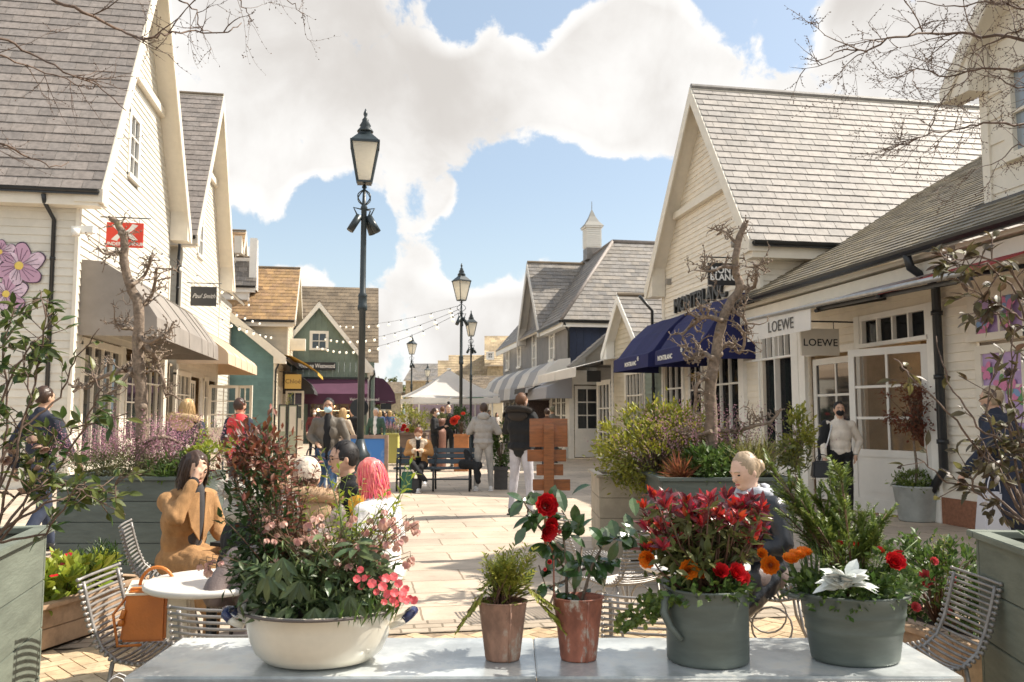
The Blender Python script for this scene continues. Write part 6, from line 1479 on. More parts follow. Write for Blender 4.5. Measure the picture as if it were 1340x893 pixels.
nearshrub(planterR, [([(1350, 690), (1300, 610), (1250, 550), (1190, 490), (1170, 470)], .35), ([(1350, 690), (1310, 600), (1290, 540), (1300, 480)], .7), ([(1350, 690), (1290, 640), (1240, 630), (1200, 600)], .35), ([(1350, 700), (1320, 560), (1330, 460), (1300, 400), (1260, 370)], .6), ([(1360, 500), (1330, 380), (1290, 345), (1240, 350)], 1.0),
   ([(1360, 420), (1320, 350), (1280, 335), (1230, 345)], 1.0), ([(1350, 690), (1340, 600), (1320, 520), (1325, 440)], 1.2), ([(1350, 690), (1300, 660), (1270, 640), (1290, 590)], .8), ([(1370, 460), (1340, 420), (1310, 400), (1280, 410)], .9), ([(1350, 700), (1320, 640), (1300, 600), (1280, 570)], .9), ([(1350, 700), (1330, 640), (1290, 610), (1265, 620)], .5), ([(1370, 560), (1340, 540), (1310, 560), (1300, 590)], .8), ([(1370, 600), (1330, 590), (1280, 560), (1240, 500), (1225, 440)], .2)], 3.0, lm('leaf_bronze_near', (.075, .045, .03), (.13, .12, .04), .48), .050, .024, 17)
scatter(planterL, 'spent_blossom', ballflower(.018, 3), lm('petal_buff', (.55, .38, .28), (.5, .3, .25)), [(at(rnd.uniform(5, 60), rnd.uniform(560, 650), 3.0), rv(), 1) for i in range(10)])
for pl, c0 in ((planterL, cL), (planterR, cR)):
    M = MB(); cloud(M, V((c0.x, c0.y, .98)), (.4, .6, .08), 900, .05, .022, .5, 30, .35); M.build('underplanting', L_dark, pl, world=True)
# ---------------------------------------------------------------- potted tree by the open door
p = GD(12.1, 1195); tp = thing('potted_tree', 'slender tree with dark red leaves in a pale galvanised pot by the open door', 'potted tree', (p.x, p.y, 0), 0)
M = MB(); M.lathe((0, 0, 0), [(0, .01), (.24, 0), (.245, .02), (.31, .46), (.325, .48), (.325, .50), (.30, .50), (.28, .42)], 32); M.build('pot', mat('galvanised', (.40, .42, .40), .55, nse=(4, .15), metal=.3), tp)
M = MB(); M.lathe((0, 0, .42), [(0, .02), (.28, 0)], 16); M.build('soil', soil, tp)
M = MB(); M.tube([(0, 0, .4), (.02, 0, .8), (-.01, .01, 1.2), (.02, 0, 1.6)], [.022, .018, .015, .010], 8); M.build('trunk', bark, tp)
M, st = MB(), MB(); cloud(M, (0, 0, 1.60), (.46, .40, .42), 1500, .05, .028, -.1, 46, .30, stems=st, droop=.4); M.build('crown', L_rust, tp); st.build('branches', twig, tp)
M = MB(); cloud(M, (0, 0, .56), (.38, .34, .12), 1300, .06, .02, .3, 30, .35); M.build('underplanting', L_conif, tp)
# ---------------------------------------------------------------- planters round the bench
def boxpot(name, label, d, px0, px1, pyt, pyb, m, build):
    p = GD(d, (px0+px1)/2); w_ = (px1-px0)*d/1100; zt_ = 1.48+(545-pyt)*d/1100; t = thing(name, label, 'planter', (p.x, p.y, 0), -YAW)
    M = MB(); M.prism([(-w_/2*.92, -w_*.4, 0), (w_/2*.92, -w_*.4, 0), (w_/2*.92, w_*.4, 0), (-w_/2*.92, w_*.4, 0)], (0, 0, zt_-.08)); M.box(-w_/2, w_/2, -w_*.45, w_*.45, zt_-.08, zt_); M.build('pot', m, t, bevel=.006)
    build(t, V((p.x, p.y, zt_)), w_); return t
def shrubb(cols, h, n=900, L=.07, W=.03):
    def f_(t, c, w_):
        M, st = MB(), MB(); cloud(M, c+UPv*h*.45, (w_*.62, w_*.5, h*.55), n, L, W, .4, 26, .35, stems=st); M.build('shrub', cols, t, world=True); st.build('stems', twig, t, world=True)
    return f_
boxpot('yellow_planter', 'pale yellow square planter of heather left of the bench planters', 27, 499, 523, 567, 592, mat('pale_yellow_paint', (.45, .42, .12), .6), lambda t, c, w_: [m_.build(nm, mm, t, world=True) for (m_, nm, mm) in zip(heather(None, c, (w_*.6, w_*.5), 120, .42, .7), ('heather_stems', 'heather_flowers'), (heathg, heath))])
br = boxpot('brown_planter', 'brown wooden planter with dense green shrub and red flowers behind the bench', 26, 524, 560, 566, 592, mat('brown_plank', (.17, .12, .09), .7, nse=(5, .2)), shrubb(L_yel, .85, 1800))
scatter(br, 'red_flower', ballflower(.07, 3), P_red, [(at(529, 558, 25.2), -F3, 1), (at(527, 562, 25.2), -F3, .9), (at(533, 563, 25.2), -F3, .8)])
p = GD(23.6, 573); t = thing('milk_churn', 'old copper brown milk churn topped with sedum behind the bench', 'milk churn', (p.x, p.y, 0)); k = 23.6/1100
M = MB(); M.lathe((0, 0, 0), [(0, 0), (.22, 0), (.235, .02), (.235, 1.02), (.225, 1.08), (.17, 1.16), (.165, 1.22), (.21, 1.30), (.22, 1.42), (.19, 1.42)], 28); M.build('churn', mat('copper_brown', (.22, .115, .085), .45, nse=(5, .25), metal=.3), t)
M = MB(); cloud(M, (0, 0, 1.46), (.24, .24, .09), 900, .06, .014, .6, 20, .6); M.build('sedum', L_olive, t)
ob = boxpot('copper_planter', 'copper orange tapered planter with red geraniums behind the bench', 23, 594, 614, 568, 592, mat('copper_plank', (.42, .16, .05), .5, nse=(5, .2)), shrubb(L_dark, .75, 1300, .06, .03))
scatter(ob, 'red_flower', ballflower(.09, 4), mat('petal_geranium', (.75, .09, .05), .5, transl=.3), [(at(594, 551, 22.5), -F3, 1.2), (at(598, 548, 22.5), -F3+UPv, 1.0), (at(606, 542, 22.8), UPv-F3, .7)])
boxpot('dark_planter', 'dark square tub with leafy shrub at the right end of the bench', 17.3, 646, 665, 610, 637, mat('dark_pot', (.06, .055, .05), .6, nse=(5, .2)), shrubb(L_mid, .85, 900, .08, .03))
p = GD(13.2, 1118)
# small shrubs standing by shop doors in the distance
for (px, d, lb, hh) in ((470, 30, 'small flowering shrub in pot by the purple awning', .7), (378, 38, 'leafy climbing shrub against the cream wall left of masked man', 1.9), (262, 21, 'yellow green potted shrub beside the French doors', .9), (727, 30, 'small clipped shrub between shop doors on the right', .9), (352, 34, 'low shrub by the glass menu panels', .8)):
    c = GD(d, px); t = thing('potted_shrub', lb, 'plant', (c.x, c.y, 0)); M = MB(); M.lathe((0, 0, 0), [(0, 0), (.17, 0), (.22, .34), (.19, .34)], 16); M.build('pot', zb_, t)
    M, st = MB(), MB(); cloud(M, (0, 0, .35+hh*.5), (.3, .3, hh*.55), 700, .08, .03, .4, 26, .35, stems=st); M.build('foliage', rnd.choice([L_yel, L_mid, L_olive]), t); st.build('stems', twig, t)
# green roof growth and far trees
c = GD(90, 562); t = thing('flower_trough', 'long trough of yellow green plants on the roof edge above the white parasol', 'plant', (c.x, c.y, 4.0)); M = MB(); M.box(-3, 3, -.3, .3, -.3, 0); M.build('trough', tileD, t); M = MB(); cloud(M, (0, 0, .25), (3, .5, .45), 1500, .22, .12, .4, 40, .2); M.build('foliage', L_lime, t)
for (px, d, lb, r) in ((493, 140, 'round hazy tree at the far end of the street, left one', 3.2), (517, 150, 'round hazy tree at the far end of the street, right one', 3.6)):
    c = GD(d, px); t = thing('far_tree', lb, 'tree', (c.x, c.y, 0)); M = MB(); M.tube([(0, 0, 0), (0, 0, 4)], [.3, .15], 8); M.build('trunk', bark, t); M = MB(); cloud(M, (0, 0, 5), (r, r, r*.8), 1500, .5, .3, .3, 40, .3); M.build('crown', L_olive, t)
# glass menu screens by the yellow awning
for (px0, px1, lb) in ((364, 374, 'left glass screen panel standing by the cream doors'), (376, 388, 'right glass screen panel standing by the cream doors')):
    a, b_ = PD(30, px0, 588), PD(30, px1, 530); t = thing('glass_screen', lb, 'screen', (a.x, a.y, 0), -YAW); w_ = (px1-px0)*30/1100; z1 = b_.z
    M = MB(); M.beam((0, 0, 0), (0, 0, z1), .04, .04); M.beam((w_, 0, 0), (w_, 0, z1), .04, .04); M.beam((0, 0, z1), (w_, 0, z1), .04, .04); M.beam((0, 0, .12), (w_, 0, .12), .04, .04); M.build('frame', black, t); M = MB(); M.box(0, w_, -.005, .005, .12, z1); M.build('pane', mat('tinted_pane', (.30, .33, .24), .15, spec=.8), t)
    M = MB(); M.box(.05, w_-.05, -.012, -.006, z1*.5, z1-.06); M.build('menu_sheet', ivory, t)
# ---------------------------------------------------------------- people
def fab(n, c, r=.85, **k): return mat('cloth_'+n, c, r, nse=k.pop('nse', (7, .14)), bump=k.pop('bump', (120, .25)), **k)
C_camel = fab('camel', (.36, .195, .08), .9, nse=(14, .18), bump=(160, .5)); C_black = fab('black', (.008, .008, .009)); C_navy = fab('navy', (.018, .022, .038)); C_dkgrey = fab('dark_grey', (.05, .048, .05)); C_denim = fab('denim', (.06, .11, .20))
C_olive = fab('olive_grey', (.13, .11, .085), .6); C_grey = fab('pale_grey', (.33, .31, .285)); C_white = fab('white', (.72, .70, .68)); C_cream = fab('cream', (.68, .60, .50)); C_taupe = fab('taupe', (.17, .13, .12), .5)
C_tan = fab('tan_suede', (.42, .22, .08)); C_red = fab('red', (.62, .03, .035), .6); C_yel = fab('yellow', (.72, .36, .02), .5); C_green = fab('green', (.05, .16, .09)); C_brown = fab('brown', (.12, .06, .035)); C_shinyblack = fab('padded_black', (.015, .017, .022), .32)
H_black = mat('hair_black', (.012, .009, .008), .6, nse=(40, .3), stretch=(8, 8, .6)); H_dark = mat('hair_dark_brown', (.05, .025, .014), .4, nse=(40, .35), stretch=(8, 8, .6)); H_blond = mat('hair_blonde', (.50, .33, .15), .45, nse=(40, .25), stretch=(8, 8, .6))
H_ash = mat('hair_ash_blonde', (.38, .28, .18), .45, nse=(40, .25), stretch=(8, 8, .6)); H_gin = mat('hair_ginger', (.13, .055, .022), .6, nse=(40, .3), stretch=(8, 8, .6)); H_pink = mat('hair_pink', (.85, .09, .19), .4, nse=(40, .15), stretch=(8, 8, .6), col2=(.85, .28, .18)); H_aub = mat('hair_auburn', (.18, .06, .025), .45, nse=(40, .3), stretch=(8, 8, .6))
furd = mat('fur_dark', (.03, .024, .02), .9, var=.5); furt = mat('fur_tan', (.42, .28, .17), .9, var=.35); shear = mat('shearling', (.66, .54, .40), .95, nse=(40, .25), bump=(90, 1)); eyem = mat('eye_dark', (.02, .012, .01), .15); lipm = mat('lip', (.45, .14, .12), .5)
maskb = mat('mask_blue', (.42, .62, .70), .7); maskw = mat('mask_white', (.72, .74, .74), .7); shoeb = mat('shoe_black', (.02, .02, .02), .4); shoew = mat('shoe_white', (.72, .70, .68), .5); badge = mat('badge_white', (.6, .55, .55), .5)
SEGS = (10, 12)
def capsule(M, p, q, rp, rq, n=10, side=None, k=1.0):
    p, q = V(p), V(q); ax = q-p; L = ax.length
    if L < 1e-5: M.ell(p, rp, n, 8); return
    ax.normalize(); x = side-ax*side.dot(ax) if side is not None else ax.orthogonal(); x.normalize(); y = ax.cross(x); rings = []
    for i in range(5): a = math.pi/2*i/4.0; rings.append((-rp*math.cos(a), rp*math.sin(a)))
    for i in range(1, 4): rings.append((L*i/4.0, rp+(rq-rp)*i/4.0))
    for i in range(5): a = math.pi/2*(1-i/4.0); rings.append((L+rq*math.cos(a), rq*math.sin(a)))
    b = len(M.v); osm = M.sm; M.sm = True
    for (h, r) in rings:
        r = max(r, 1e-4)
        for j in range(n): t_ = 2*math.pi*j/n; M.v.append(tuple(p+ax*h+x*(math.cos(t_)*r*k)+y*(math.sin(t_)*r)))
    for i in range(len(rings)-1):
        for j in range(n): j2 = (j+1) % n; M.face((b+i*n+j, b+i*n+j2, b+(i+1)*n+j2, b+(i+1)*n+j))
    M.sm = osm
def frame3(up, fwd):
    u = V(up).normalized(); s_ = V(fwd).cross(u); s_.normalize(); f_ = u.cross(s_); return Matrix((s_, f_, u)).transposed()   # columns right, forward, up
STAND = dict(pel=(0, 0, .95), neck=(0, -.01, 1.45), kL=(-.10, .03, .51), aL=(-.11, -.02, .08), kR=(.10, .03, .51), aR=(.11, -.02, .08), eL=(-.25, -.03, 1.16), wL=(-.26, .07, .91), eR=(.25, -.03, 1.16), wR=(.26, .07, .91))
WALK = dict(STAND, kL=(-.09, .16, .53), aL=(-.09, .24, .12), kR=(.09, -.02, .50), aR=(.09, -.26, .15), eL=(-.25, -.12, 1.17), wL=(-.26, -.08, .92), eR=(.25, .06, 1.17), wR=(.24, .22, .98))
SIT = dict(pel=(0, 0, .53), neck=(0, .03, 1.01), kL=(-.12, .43, .50), aL=(-.13, .40, .08), kR=(.12, .43, .50), aR=(.13, .42, .08), eL=(-.25, .05, .74), wL=(-.14, .28, .66), eR=(.25, .05, .74), wR=(.14, .28, .66))
PHONE = dict(eL=(-.24, .04, 1.15), wL=(-.07, .27, 1.22), eR=(.24, .04, 1.15), wR=(.07, .27, 1.22))
def person(label, loc, fwd, s=1.0, pose=None, top=C_black, legs=C_dkgrey, shoes=shoeb, sk=skin, hair=('short', H_dark), mask=None, vox=.014, coat=None, bulk=1.0, hy=0.0, hp=0.0, hood=None, group=None, hem=None, extra=None, z=0, cap=None, skirt=None, detail=True, open_=None):
    P = dict(STAND); P.update(pose or {}); P = {k: V(v) for k, v in P.items()}
    rz = math.atan2(fwd[1], fwd[0])-math.pi/2; t = thing('person', label, 'person', (loc[0], loc[1], z), rz, group)
    t.scale = (s, s, s); pel, nk = P['pel'], P['neck']; up = (nk-pel).normalized(); Rm = frame3(up, (0, 1, 0)); sd, fw = Rm.col[0], Rm.col[1]
    TL = (nk-pel).length; at_ = lambda k: pel+up*(TL*k)
    Hm = (Matrix.Rotation(hy, 3, 'Z') @ Matrix.Rotation(hp, 3, 'X')); hc = nk+up*.065+Hm @ V((0, .025, .115)); hup = Hm @ V((0, 0, 1))
    SL, SR = nk-sd*.175-up*.055, nk+sd*.175-up*.055; HL, HR = pel-V((.085, 0, 0)), pel+V((.085, 0, 0))
    B = MB()                                                     # body: one skin surface
    B.ell(hc, (.076, .096, .110), 16, 12, Hm); B.ell(hc+Hm @ V((0, .030, -.060)), (.054, .058, .060), 12, 10, Hm); B.ell(hc+Hm @ V((0, .098, -.018)), (.013, .017, .022), 8, 6, Hm); B.ell(hc+Hm @ V((0, .082, -.075)), (.022, .014, .014), 8, 6, Hm)
    B.ell(hc+Hm @ V((0, .084, .026)), (.05, .012, .012), 10, 6, Hm)
    for x in (-1, 1): B.ell(hc+Hm @ V((.077*x, -.005, -.012)), (.009, .015, .026), 8, 6, Hm)
    capsule(B, nk-up*.05, hc-hup*.05, .058, .052); capsule(B, at_(.05), at_(.85), .08, .095, 12, sd, 1.25)
    for (S_, E_, W_, Hj, K_, A_, sg) in ((SL, P['eL'], P['wL'], HL, P['kL'], P['aL'], -1), (SR, P['eR'], P['wR'], HR, P['kR'], P['aR'], 1)):
        capsule(B, nk-up*.06, S_, .05, .045); capsule(B, S_, E_, .042, .034); capsule(B, E_, W_, .034, .024)
        hd = (W_-E_).normalized(); hp_ = P.get('h'+('L' if sg < 0 else 'R')); hd = V(hp_).normalized() if hp_ is not None else hd
        ho = hd.cross(V((0, 0, 1))); ho = ho.normalized() if ho.length > .2 else V((0, 1, 0)); hn = ho.cross(hd).normalized(); c0 = W_+hd*.045
        capsule(B, W_, W_+hd*.075, .024, .030, 8, ho, 1.0)
        for q in range(4):
            r0 = W_+hd*.082+ho*((q-1.5)*.0195); l = (.066, .078, .074, .058)[q]; m1 = r0+hd*l*.5-hn*.006; m2 = m1+(hd*.8-hn*.45).normalized()*l*.5; B.tube([r0-hd*.02, r0, m1, m2], [.0095, .0095, .0085, .0065], 6)
        th = W_+hd*.035+ho*(.030*-sg); B.tube([W_+hd*.02, th, th+(hd*.8-ho*sg*.55-hn*.3)*.045], [.013, .012, .008], 6)
        capsule(B, at_(.02), Hj, .08, .075); capsule(B, Hj, K_, .07, .048); capsule(B, K_, A_, .045, .034); B.ell(A_+V((0, .06, -.04)), (.036, .10, .032), 10, 6)
    B.build('body', sk, t, remesh=max(.0065, vox*.62) if detail else vox, smoothit=2)
    b_ = bulk; T = MB()                                           # jacket or shirt with both sleeves
    for (k, rx, ry, h_) in ((.08, .160, .112, .09), (.30, .155, .112, .16), (.58, .175, .125, .16), (.82, .175, .110, .13)): T.ell(at_(k), (rx*b_, ry*b_*1.02, h_), 18, 10, Rm)
    capsule(T, nk-up*.05, nk+up*.02, .078*b_, .066*b_, 12)
    for (S_, E_, W_) in ((SL, P['eL'], P['wL']), (SR, P['eR'], P['wR'])):
        capsule(T, nk-up*.07, S_, .07*b_, .068*b_, 12); capsule(T, S_, E_, .066*b_, .054*b_, 12); capsule(T, E_, W_-(W_-E_).normalized()*.012, .053*b_, .040*b_, 12)
    if coat:                                                     # coat skirt down to coat[0], flare coat[1]
        zc_, fl = coat; sit = pel.z < .7
        if sit:
            for kk, aa in ((P['kL'], P['aL']), (P['kR'], P['aR'])): capsule(T, pel, pel.lerp(kk, .97), .125*b_, .095*b_, 12); capsule(T, pel.lerp(kk, .97), kk.lerp(aa, .45), .092*b_, .10*b_, 12)
            capsule(T, pel+V((0, .05, -.02)), pel+V((0, .33, -.20)), .13, .12, 12, V((1, 0, 0)), 1.5)
        else: capsule(T, pel, V((pel.x, pel.y, zc_+.12)), .13*b_, (.13+fl)*b_, 16, V((1, 0, 0)), 1.35)
    T.build('coat' if coat else 'jacket', top, t, remesh=vox, smoothit=3, disp=(.012*b_ if coat else .009*b_, 13, (1, 1, .32)), clip=None)
    G_ = MB()
    for (Hj, K_, A_) in ((HL, P['kL'], P['aL']), (HR, P['kR'], P['aR'])):
        capsule(G_, pel+up*.03, Hj, .115, .105, 12); capsule(G_, Hj, K_, .095, .066, 12); capsule(G_, K_, A_+V((0, 0, .02)), .064, .050, 12)
    G_.build('trousers', legs, t, remesh=vox, smoothit=2, disp=(.007, 12, (1, 1, .5)))
    for (A_, K_) in ((P['aL'], P['kL']), (P['aR'], P['kR'])):
        f_ = V((0, 1, 0)); q = MB(); q.ell(A_+V((0, .065, -.035)), (.045, .135, .042), 12, 8); q.ell(A_+V((0, -.01, -.02)), (.042, .05, .055), 10, 8); q.box(A_.x-.042, A_.x+.042, A_.y-.06, A_.y+.185, A_.z-.078, A_.z-.058); q.build('shoe', shoes, t)
    if hair:
        st_, hm = hair; X = MB(); h0 = hc
        Sx = MB(); dens_ = 1.0 if detail else .3
        if st_ in ('short', 'bun', 'tied'):
            X.ell(h0+Hm @ V((0, -.016, .016)), (.082, .094, .107), 20, 16, Hm); cl = [(h0+Hm @ V((0, .022, -.030)), Hm @ V((0, .80, -.60)))]
            if st_ == 'bun': X.ell(h0+Hm @ V((0, -.01, .15)), (.042, .042, .04), 12, 10)
            if st_ == 'tied': X.ell(h0+Hm @ V((0, -.112, -.01)), (.045, .04, .045), 12, 10); cl = []; 
            for i in range(int(650*dens_)):
                u = rv()
                if u.z < -.35 or (u.y > .25 and u.z < .45) : continue
                p = V((u.x*.080, u.y*.093-.014, u.z*.102+.02)); L_ = rnd.uniform(.03, .05); d_ = (V((u.x*.5, .55 if st_ == 'short' and u.z > .5 else -.7, -.55+u.z*.5))+rv()*.35); d_ = d_-u*d_.dot(u)*.85
                Sx.leaf(h0+Hm @ p, Hm @ d_, Hm @ u, L_, .007, .3, .35, prof=[1, .8])
            if st_ == 'tied': X.sm = True
            X.build('hair', hm, t, clip=cl or [(h0+Hm @ V((0, .02, -.045)), Hm @ V((0, .7, -.7)))], disp=(.007, 45, (1, 1, 1)), allsmooth=True)
        else:
            low = .10 if st_ == 'bob' else .17
            X.ell(h0+Hm @ V((0, -.014, .020)), (.083, .095, .104), 18, 14, Hm)
            for x in (-1, 1): X.ell(h0+Hm @ V((.062*x, -.022, -.045)), (.030, .058, low*.9), 12, 10, Hm)
            X.ell(h0+Hm @ V((0, -.058, -.06)), (.078, .048, low), 14, 12, Hm)
            X.build('hair', hm, t, remesh=.008, smoothit=1, disp=(.008, 38, (1, 1, .35)), clip=None)
            for i in range(int(1100*dens_)):
                a_ = rnd.uniform(0, 6.283); 
                if abs(a_-1.57) < .62: continue                   # keep the face clear
                z_ = rnd.uniform(-low*.9, .09); k_ = 1.0 if z_ < .02 else math.sqrt(max(.1, 1-((z_-.02)/.105)**2))
                o_ = V((math.cos(a_), math.sin(a_), 0)); p = V((o_.x*.090*k_, o_.y*.094*k_-.02, z_)); d_ = V((o_.x*(.1+(1-k_)), o_.y*(.1+(1-k_)), -1))+rv()*.22
                Sx.leaf(h0+Hm @ p, Hm @ d_, Hm @ o_, rnd.uniform(.06, .11), .008, .3, .12, prof=[1, 1, .7])
        if Sx.f: Sx.build('hair_strands', hm, t)
    if detail:
        for x in (-1, 1):
            q = MB(); q.ell(hc+Hm @ V((.031*x, .0815, .006)), (.013, .008, .0065), 10, 6, Hm); q.build('eye', eyem, t); q = MB(); q.tube([hc+Hm @ V((.012*x, .095, .026)), hc+Hm @ V((.031*x, .092, .031)), hc+Hm @ V((.048*x, .080, .026))], .0035, 5); q.build('eyebrow', hair[1] if hair else H_dark, t)
        q = MB(); q.ell(hc+Hm @ V((0, .089, -.056)), (.021, .008, .006), 10, 6, Hm); q.build('mouth', lipm, t)
    if mask:
        q = MB(); q.ell(hc+Hm @ V((0, .056, -.050)), (.060, .062, .052), 14, 10, Hm); q.build('mask', mask, t)
    if hood:
        hk, hmm = hood; q = MB()
        if hk == 'down': q.ell(nk-fw*.09+up*.035, (.13, .07, .075), 16, 10, Rm); q.ell(nk-fw*.02+up*.04, (.115, .09, .04), 16, 8, Rm); q.build('hood', hmm, t, remesh=.012, smoothit=2, disp=(.012, 14, (1, 1, 1)))
        if hk == 'fur':
            path = [nk+sd*math.cos(a)*.16+fw*(math.sin(a)*.12-.06)+up*(.045-.03*math.sin(a)) for a in [2*math.pi*i/20 for i in range(20)]]; q.tube(path, .045, 8, close=True); q.ell(nk-fw*.11-up*.02, (.16, .07, .09), 14, 10, Rm)
            q.mi = 0
            for i in range(1600): c = rnd.choice(path)+rv()*.045; q.leaf(c, rv()*.7+(c-nk).normalized(), rv(), rnd.uniform(.03, .05), .005, .2, .2, prof=[.8])
            q.build('fur_trim', hmm, t)
    if open_:                                                    # shirt front showing between open jacket edges
        q = MB(); q.ell(at_(.50)+fw*.040*b_, (.082, .098*b_, .36), 14, 12, Rm); q.build('shirt', open_, t)
    if extra: extra(t, P, hc, Hm, nk, pel, up, sd, fw)
    return t
def look(r, d): return cdir(r, d)
# -- seated people round the cafe tables
def ex_camel(t, P, hc, Hm, nk, pel, up, sd, fw):
    q = MB()
    for x in (-1, 1): q.prism([nk+sd*x*.03+fw*.11+up*.02, nk+sd*x*.13+fw*.085+up*.0, nk+sd*x*.10+fw*.145-up*.20, nk+sd*x*.015+fw*.15-up*.30], fw*.012)
    q.build('lapel', C_camel, t); q = MB()
    for W_, E_ in ((P['wR'], P['eR']), (P['wL'], P['eL'])): e_ = (W_-E_).normalized(); capsule(q, W_-e_*.06, W_+e_*.005, .040, .034, 12)
    q.build('dark_cuff', C_black, t); q = MB(); capsule(q, nk-up*.05, nk+up*.07, .064, .058, 12); q.build('roll_collar', C_black, t); q = MB(); q.box(-.10, .04, .30, .40, .645, .67); q.build('purse', C_black, t)
person('woman in a camel wool coat seated with one hand raised to her forehead', GD(5.75, 243), look(.9, -.42), .98, dict(SIT, neck=(0, .06, .99), eR=(.25, .20, .85), wR=(.12, .215, 1.07), hR=(-.55, -.05, .8), eL=(-.25, .08, .72), wL=(-.10, .30, .64)), C_camel, C_camel, hair=('bob', H_dark), coat=(.35, .1), open_=C_dkgrey, hy=-.35, hp=-.35, vox=.011, extra=ex_camel, bulk=1.08)
def ex_badge(t, P, hc, Hm, nk, pel, up, sd, fw):
    q = MB(); c = P['eL'].lerp(nk-sd*.175, .75)-sd*.078+fw*.0; q.tube([c, c-sd*.006], .034, 18, smooth=False); q.build('badge', mat('badge_red', (.55, .08, .12), .5), t); q = MB(); q.tube([c-sd*.006, c-sd*.009], .022, 18, smooth=False); q.build('badge_centre', badge, t)
person('person in thick black parka with round sleeve badge behind the basin shrub', GD(4.9, 318), look(.75, .65), 1.0, dict(SIT, pel=(0, 0, .50), neck=(0, .10, .95)), C_black, C_navy, hair=('short', H_black), bulk=1.2, coat=(.4, .1), hood=('fur', mat('fur_grey', (.45, .42, .38), .9, var=.3)), extra=ex_badge, hp=-.5)
person('person in a long taupe coat sitting with back turned just behind the basin', GD(3.72, 356), look(-.15, 1), .95, dict(SIT, pel=(0, 0, .50), neck=(.02, .16, .92)), C_taupe, C_taupe, hair=('long', H_dark), bulk=1.0, coat=(.3, .1), hp=-.4, vox=.011)
person('person in knitted white cap and tan fur hood, left of the yellow jacket', GD(5.1, 402), look(-.2, 1), .98, dict(SIT, neck=(0, .05, .95)), C_taupe, C_navy, hair=('short', H_dark), bulk=1.15, hood=('fur', furt), coat=(.4, .1), extra=lambda t, P, hc, Hm, nk, pel, up, sd, fw: (lambda q: (q.ell(hc+Hm @ V((0, -.01, .03)), (.09, .105, .105), 20, 14, Hm), q.build('knitted_cap', mat('cap_wool', (.62, .52, .42), .95, col2=(.3, .2, .12), nse=(20, .4), bump=(60, 1)), t, clip=[(hc+V((0, 0, .0)), Hm @ V((0, .1, -1)))])))(MB()))
def ex_glasses(t, P, hc, Hm, nk, pel, up, sd, fw):
    q = MB()
    for x in (-1, 1): q.tube([hc+Hm @ V((x*.033+.024*math.cos(a), .102, .004+.02*math.sin(a))) for a in [i*math.pi/8 for i in range(16)]], .0018, 4, close=True); q.tube([hc+Hm @ V((x*.057, .1, .008)), hc+Hm @ V((x*.078, .0, .008))], .0018, 4)
    q.build('glasses', black, t); q = MB()
    for (S_, E_) in ((nk-sd*.175-up*.055, P['eL']), (nk+sd*.175-up*.055, P['eR'])): capsule(q, S_.lerp(E_, .25), E_, .078, .068, 12)
    q.build('yellow_sleeve', C_yel, t, remesh=.012, smoothit=2)
person('young man with glasses in a black and yellow jacket sitting facing left', GD(5.9, 480), look(-.93, -.35), 1.0, dict(SIT, neck=(0, .10, 1.02), wL=(-.08, .34, .86), wR=(.06, .34, .86)), C_black, C_dkgrey, hair=('short', H_black), hp=-.15, extra=ex_glasses, bulk=1.1, vox=.011)
person('person with bright pink hair in a white jacket sitting at the table', GD(5.35, 506), look(-.85, .35), .94, dict(SIT, neck=(0, .07, 1.0)), C_white, C_cream, hair=('bob', H_pink), hp=-.2, bulk=1.02, coat=(.35, .1), vox=.011)
person('blonde woman in a black padded jacket sitting and looking down, behind the scarlet tipped shrub', GD(5.3, 992), look(-.85, -.42), .98, dict(SIT, neck=(0, .05, 1.0)), C_shinyblack, C_taupe, hair=('tied', H_ash), sk=skinP, hp=-.35, bulk=1.15, vox=.011, coat=(.4, .1), extra=lambda t, P, hc, Hm, nk, pel, up, sd, fw: (lambda q: (q.tube([nk+sd*math.cos(a)*.095+fw*math.sin(a)*.085+up*(.03+.012*math.sin(3*a)) for a in [i*math.pi/10 for i in range(20)]], .035, 8, close=True), q.build('scarf', mat('silver_scarf', (.45, .47, .52), .5, nse=(20, .4)), t)))(MB()))
# -- standing and walking near the camera
person('man in dark navy jacket walking away past the left house corner', GD(8.9, 56), look(.35, .9), 1.03, dict(WALK), C_navy, fab('dark_denim', (.03, .04, .07)), hair=('short', H_dark), bulk=1.1)
person('woman with thick blonde hair in a navy jacket seen from behind by the heather planter', GD(10.4, 245), look(.15, 1), .97, {}, C_navy, C_dkgrey, hair=('long', H_blond), bulk=1.08, hood=('fur', fab('fair_scarf', (.45, .32, .18))))
def ex_vest(t, P, hc, Hm, nk, pel, up, sd, fw):
    q = MB(); Rm = frame3(up, (0, 1, 0))
    for k in (.05, .32, .62, .85): q.ell(pel+up*((nk-pel).length*k), (.186, .137, .15), 18, 10, Rm)
    q.build('vest', C_red, t, remesh=.014, smoothit=2); q = MB()
    for k in (.2, .5): 
        c = pel+up*((nk-pel).length*k); q.tube([c+sd*math.cos(a)*.193+fw*math.sin(a)*.145 for a in [i*math.pi/14 for i in range(28)]], .018, 6, close=True)
    q.build('reflective_band', mat('silver_band', (.65, .66, .66), .35, metal=.3), t)
person('steward in a red reflective vest standing with back turned by the teal wall', GD(12.2, 313), look(.4, .9), 1.0, {}, C_navy, C_dkgrey, hair=('short', H_dark), extra=ex_vest)
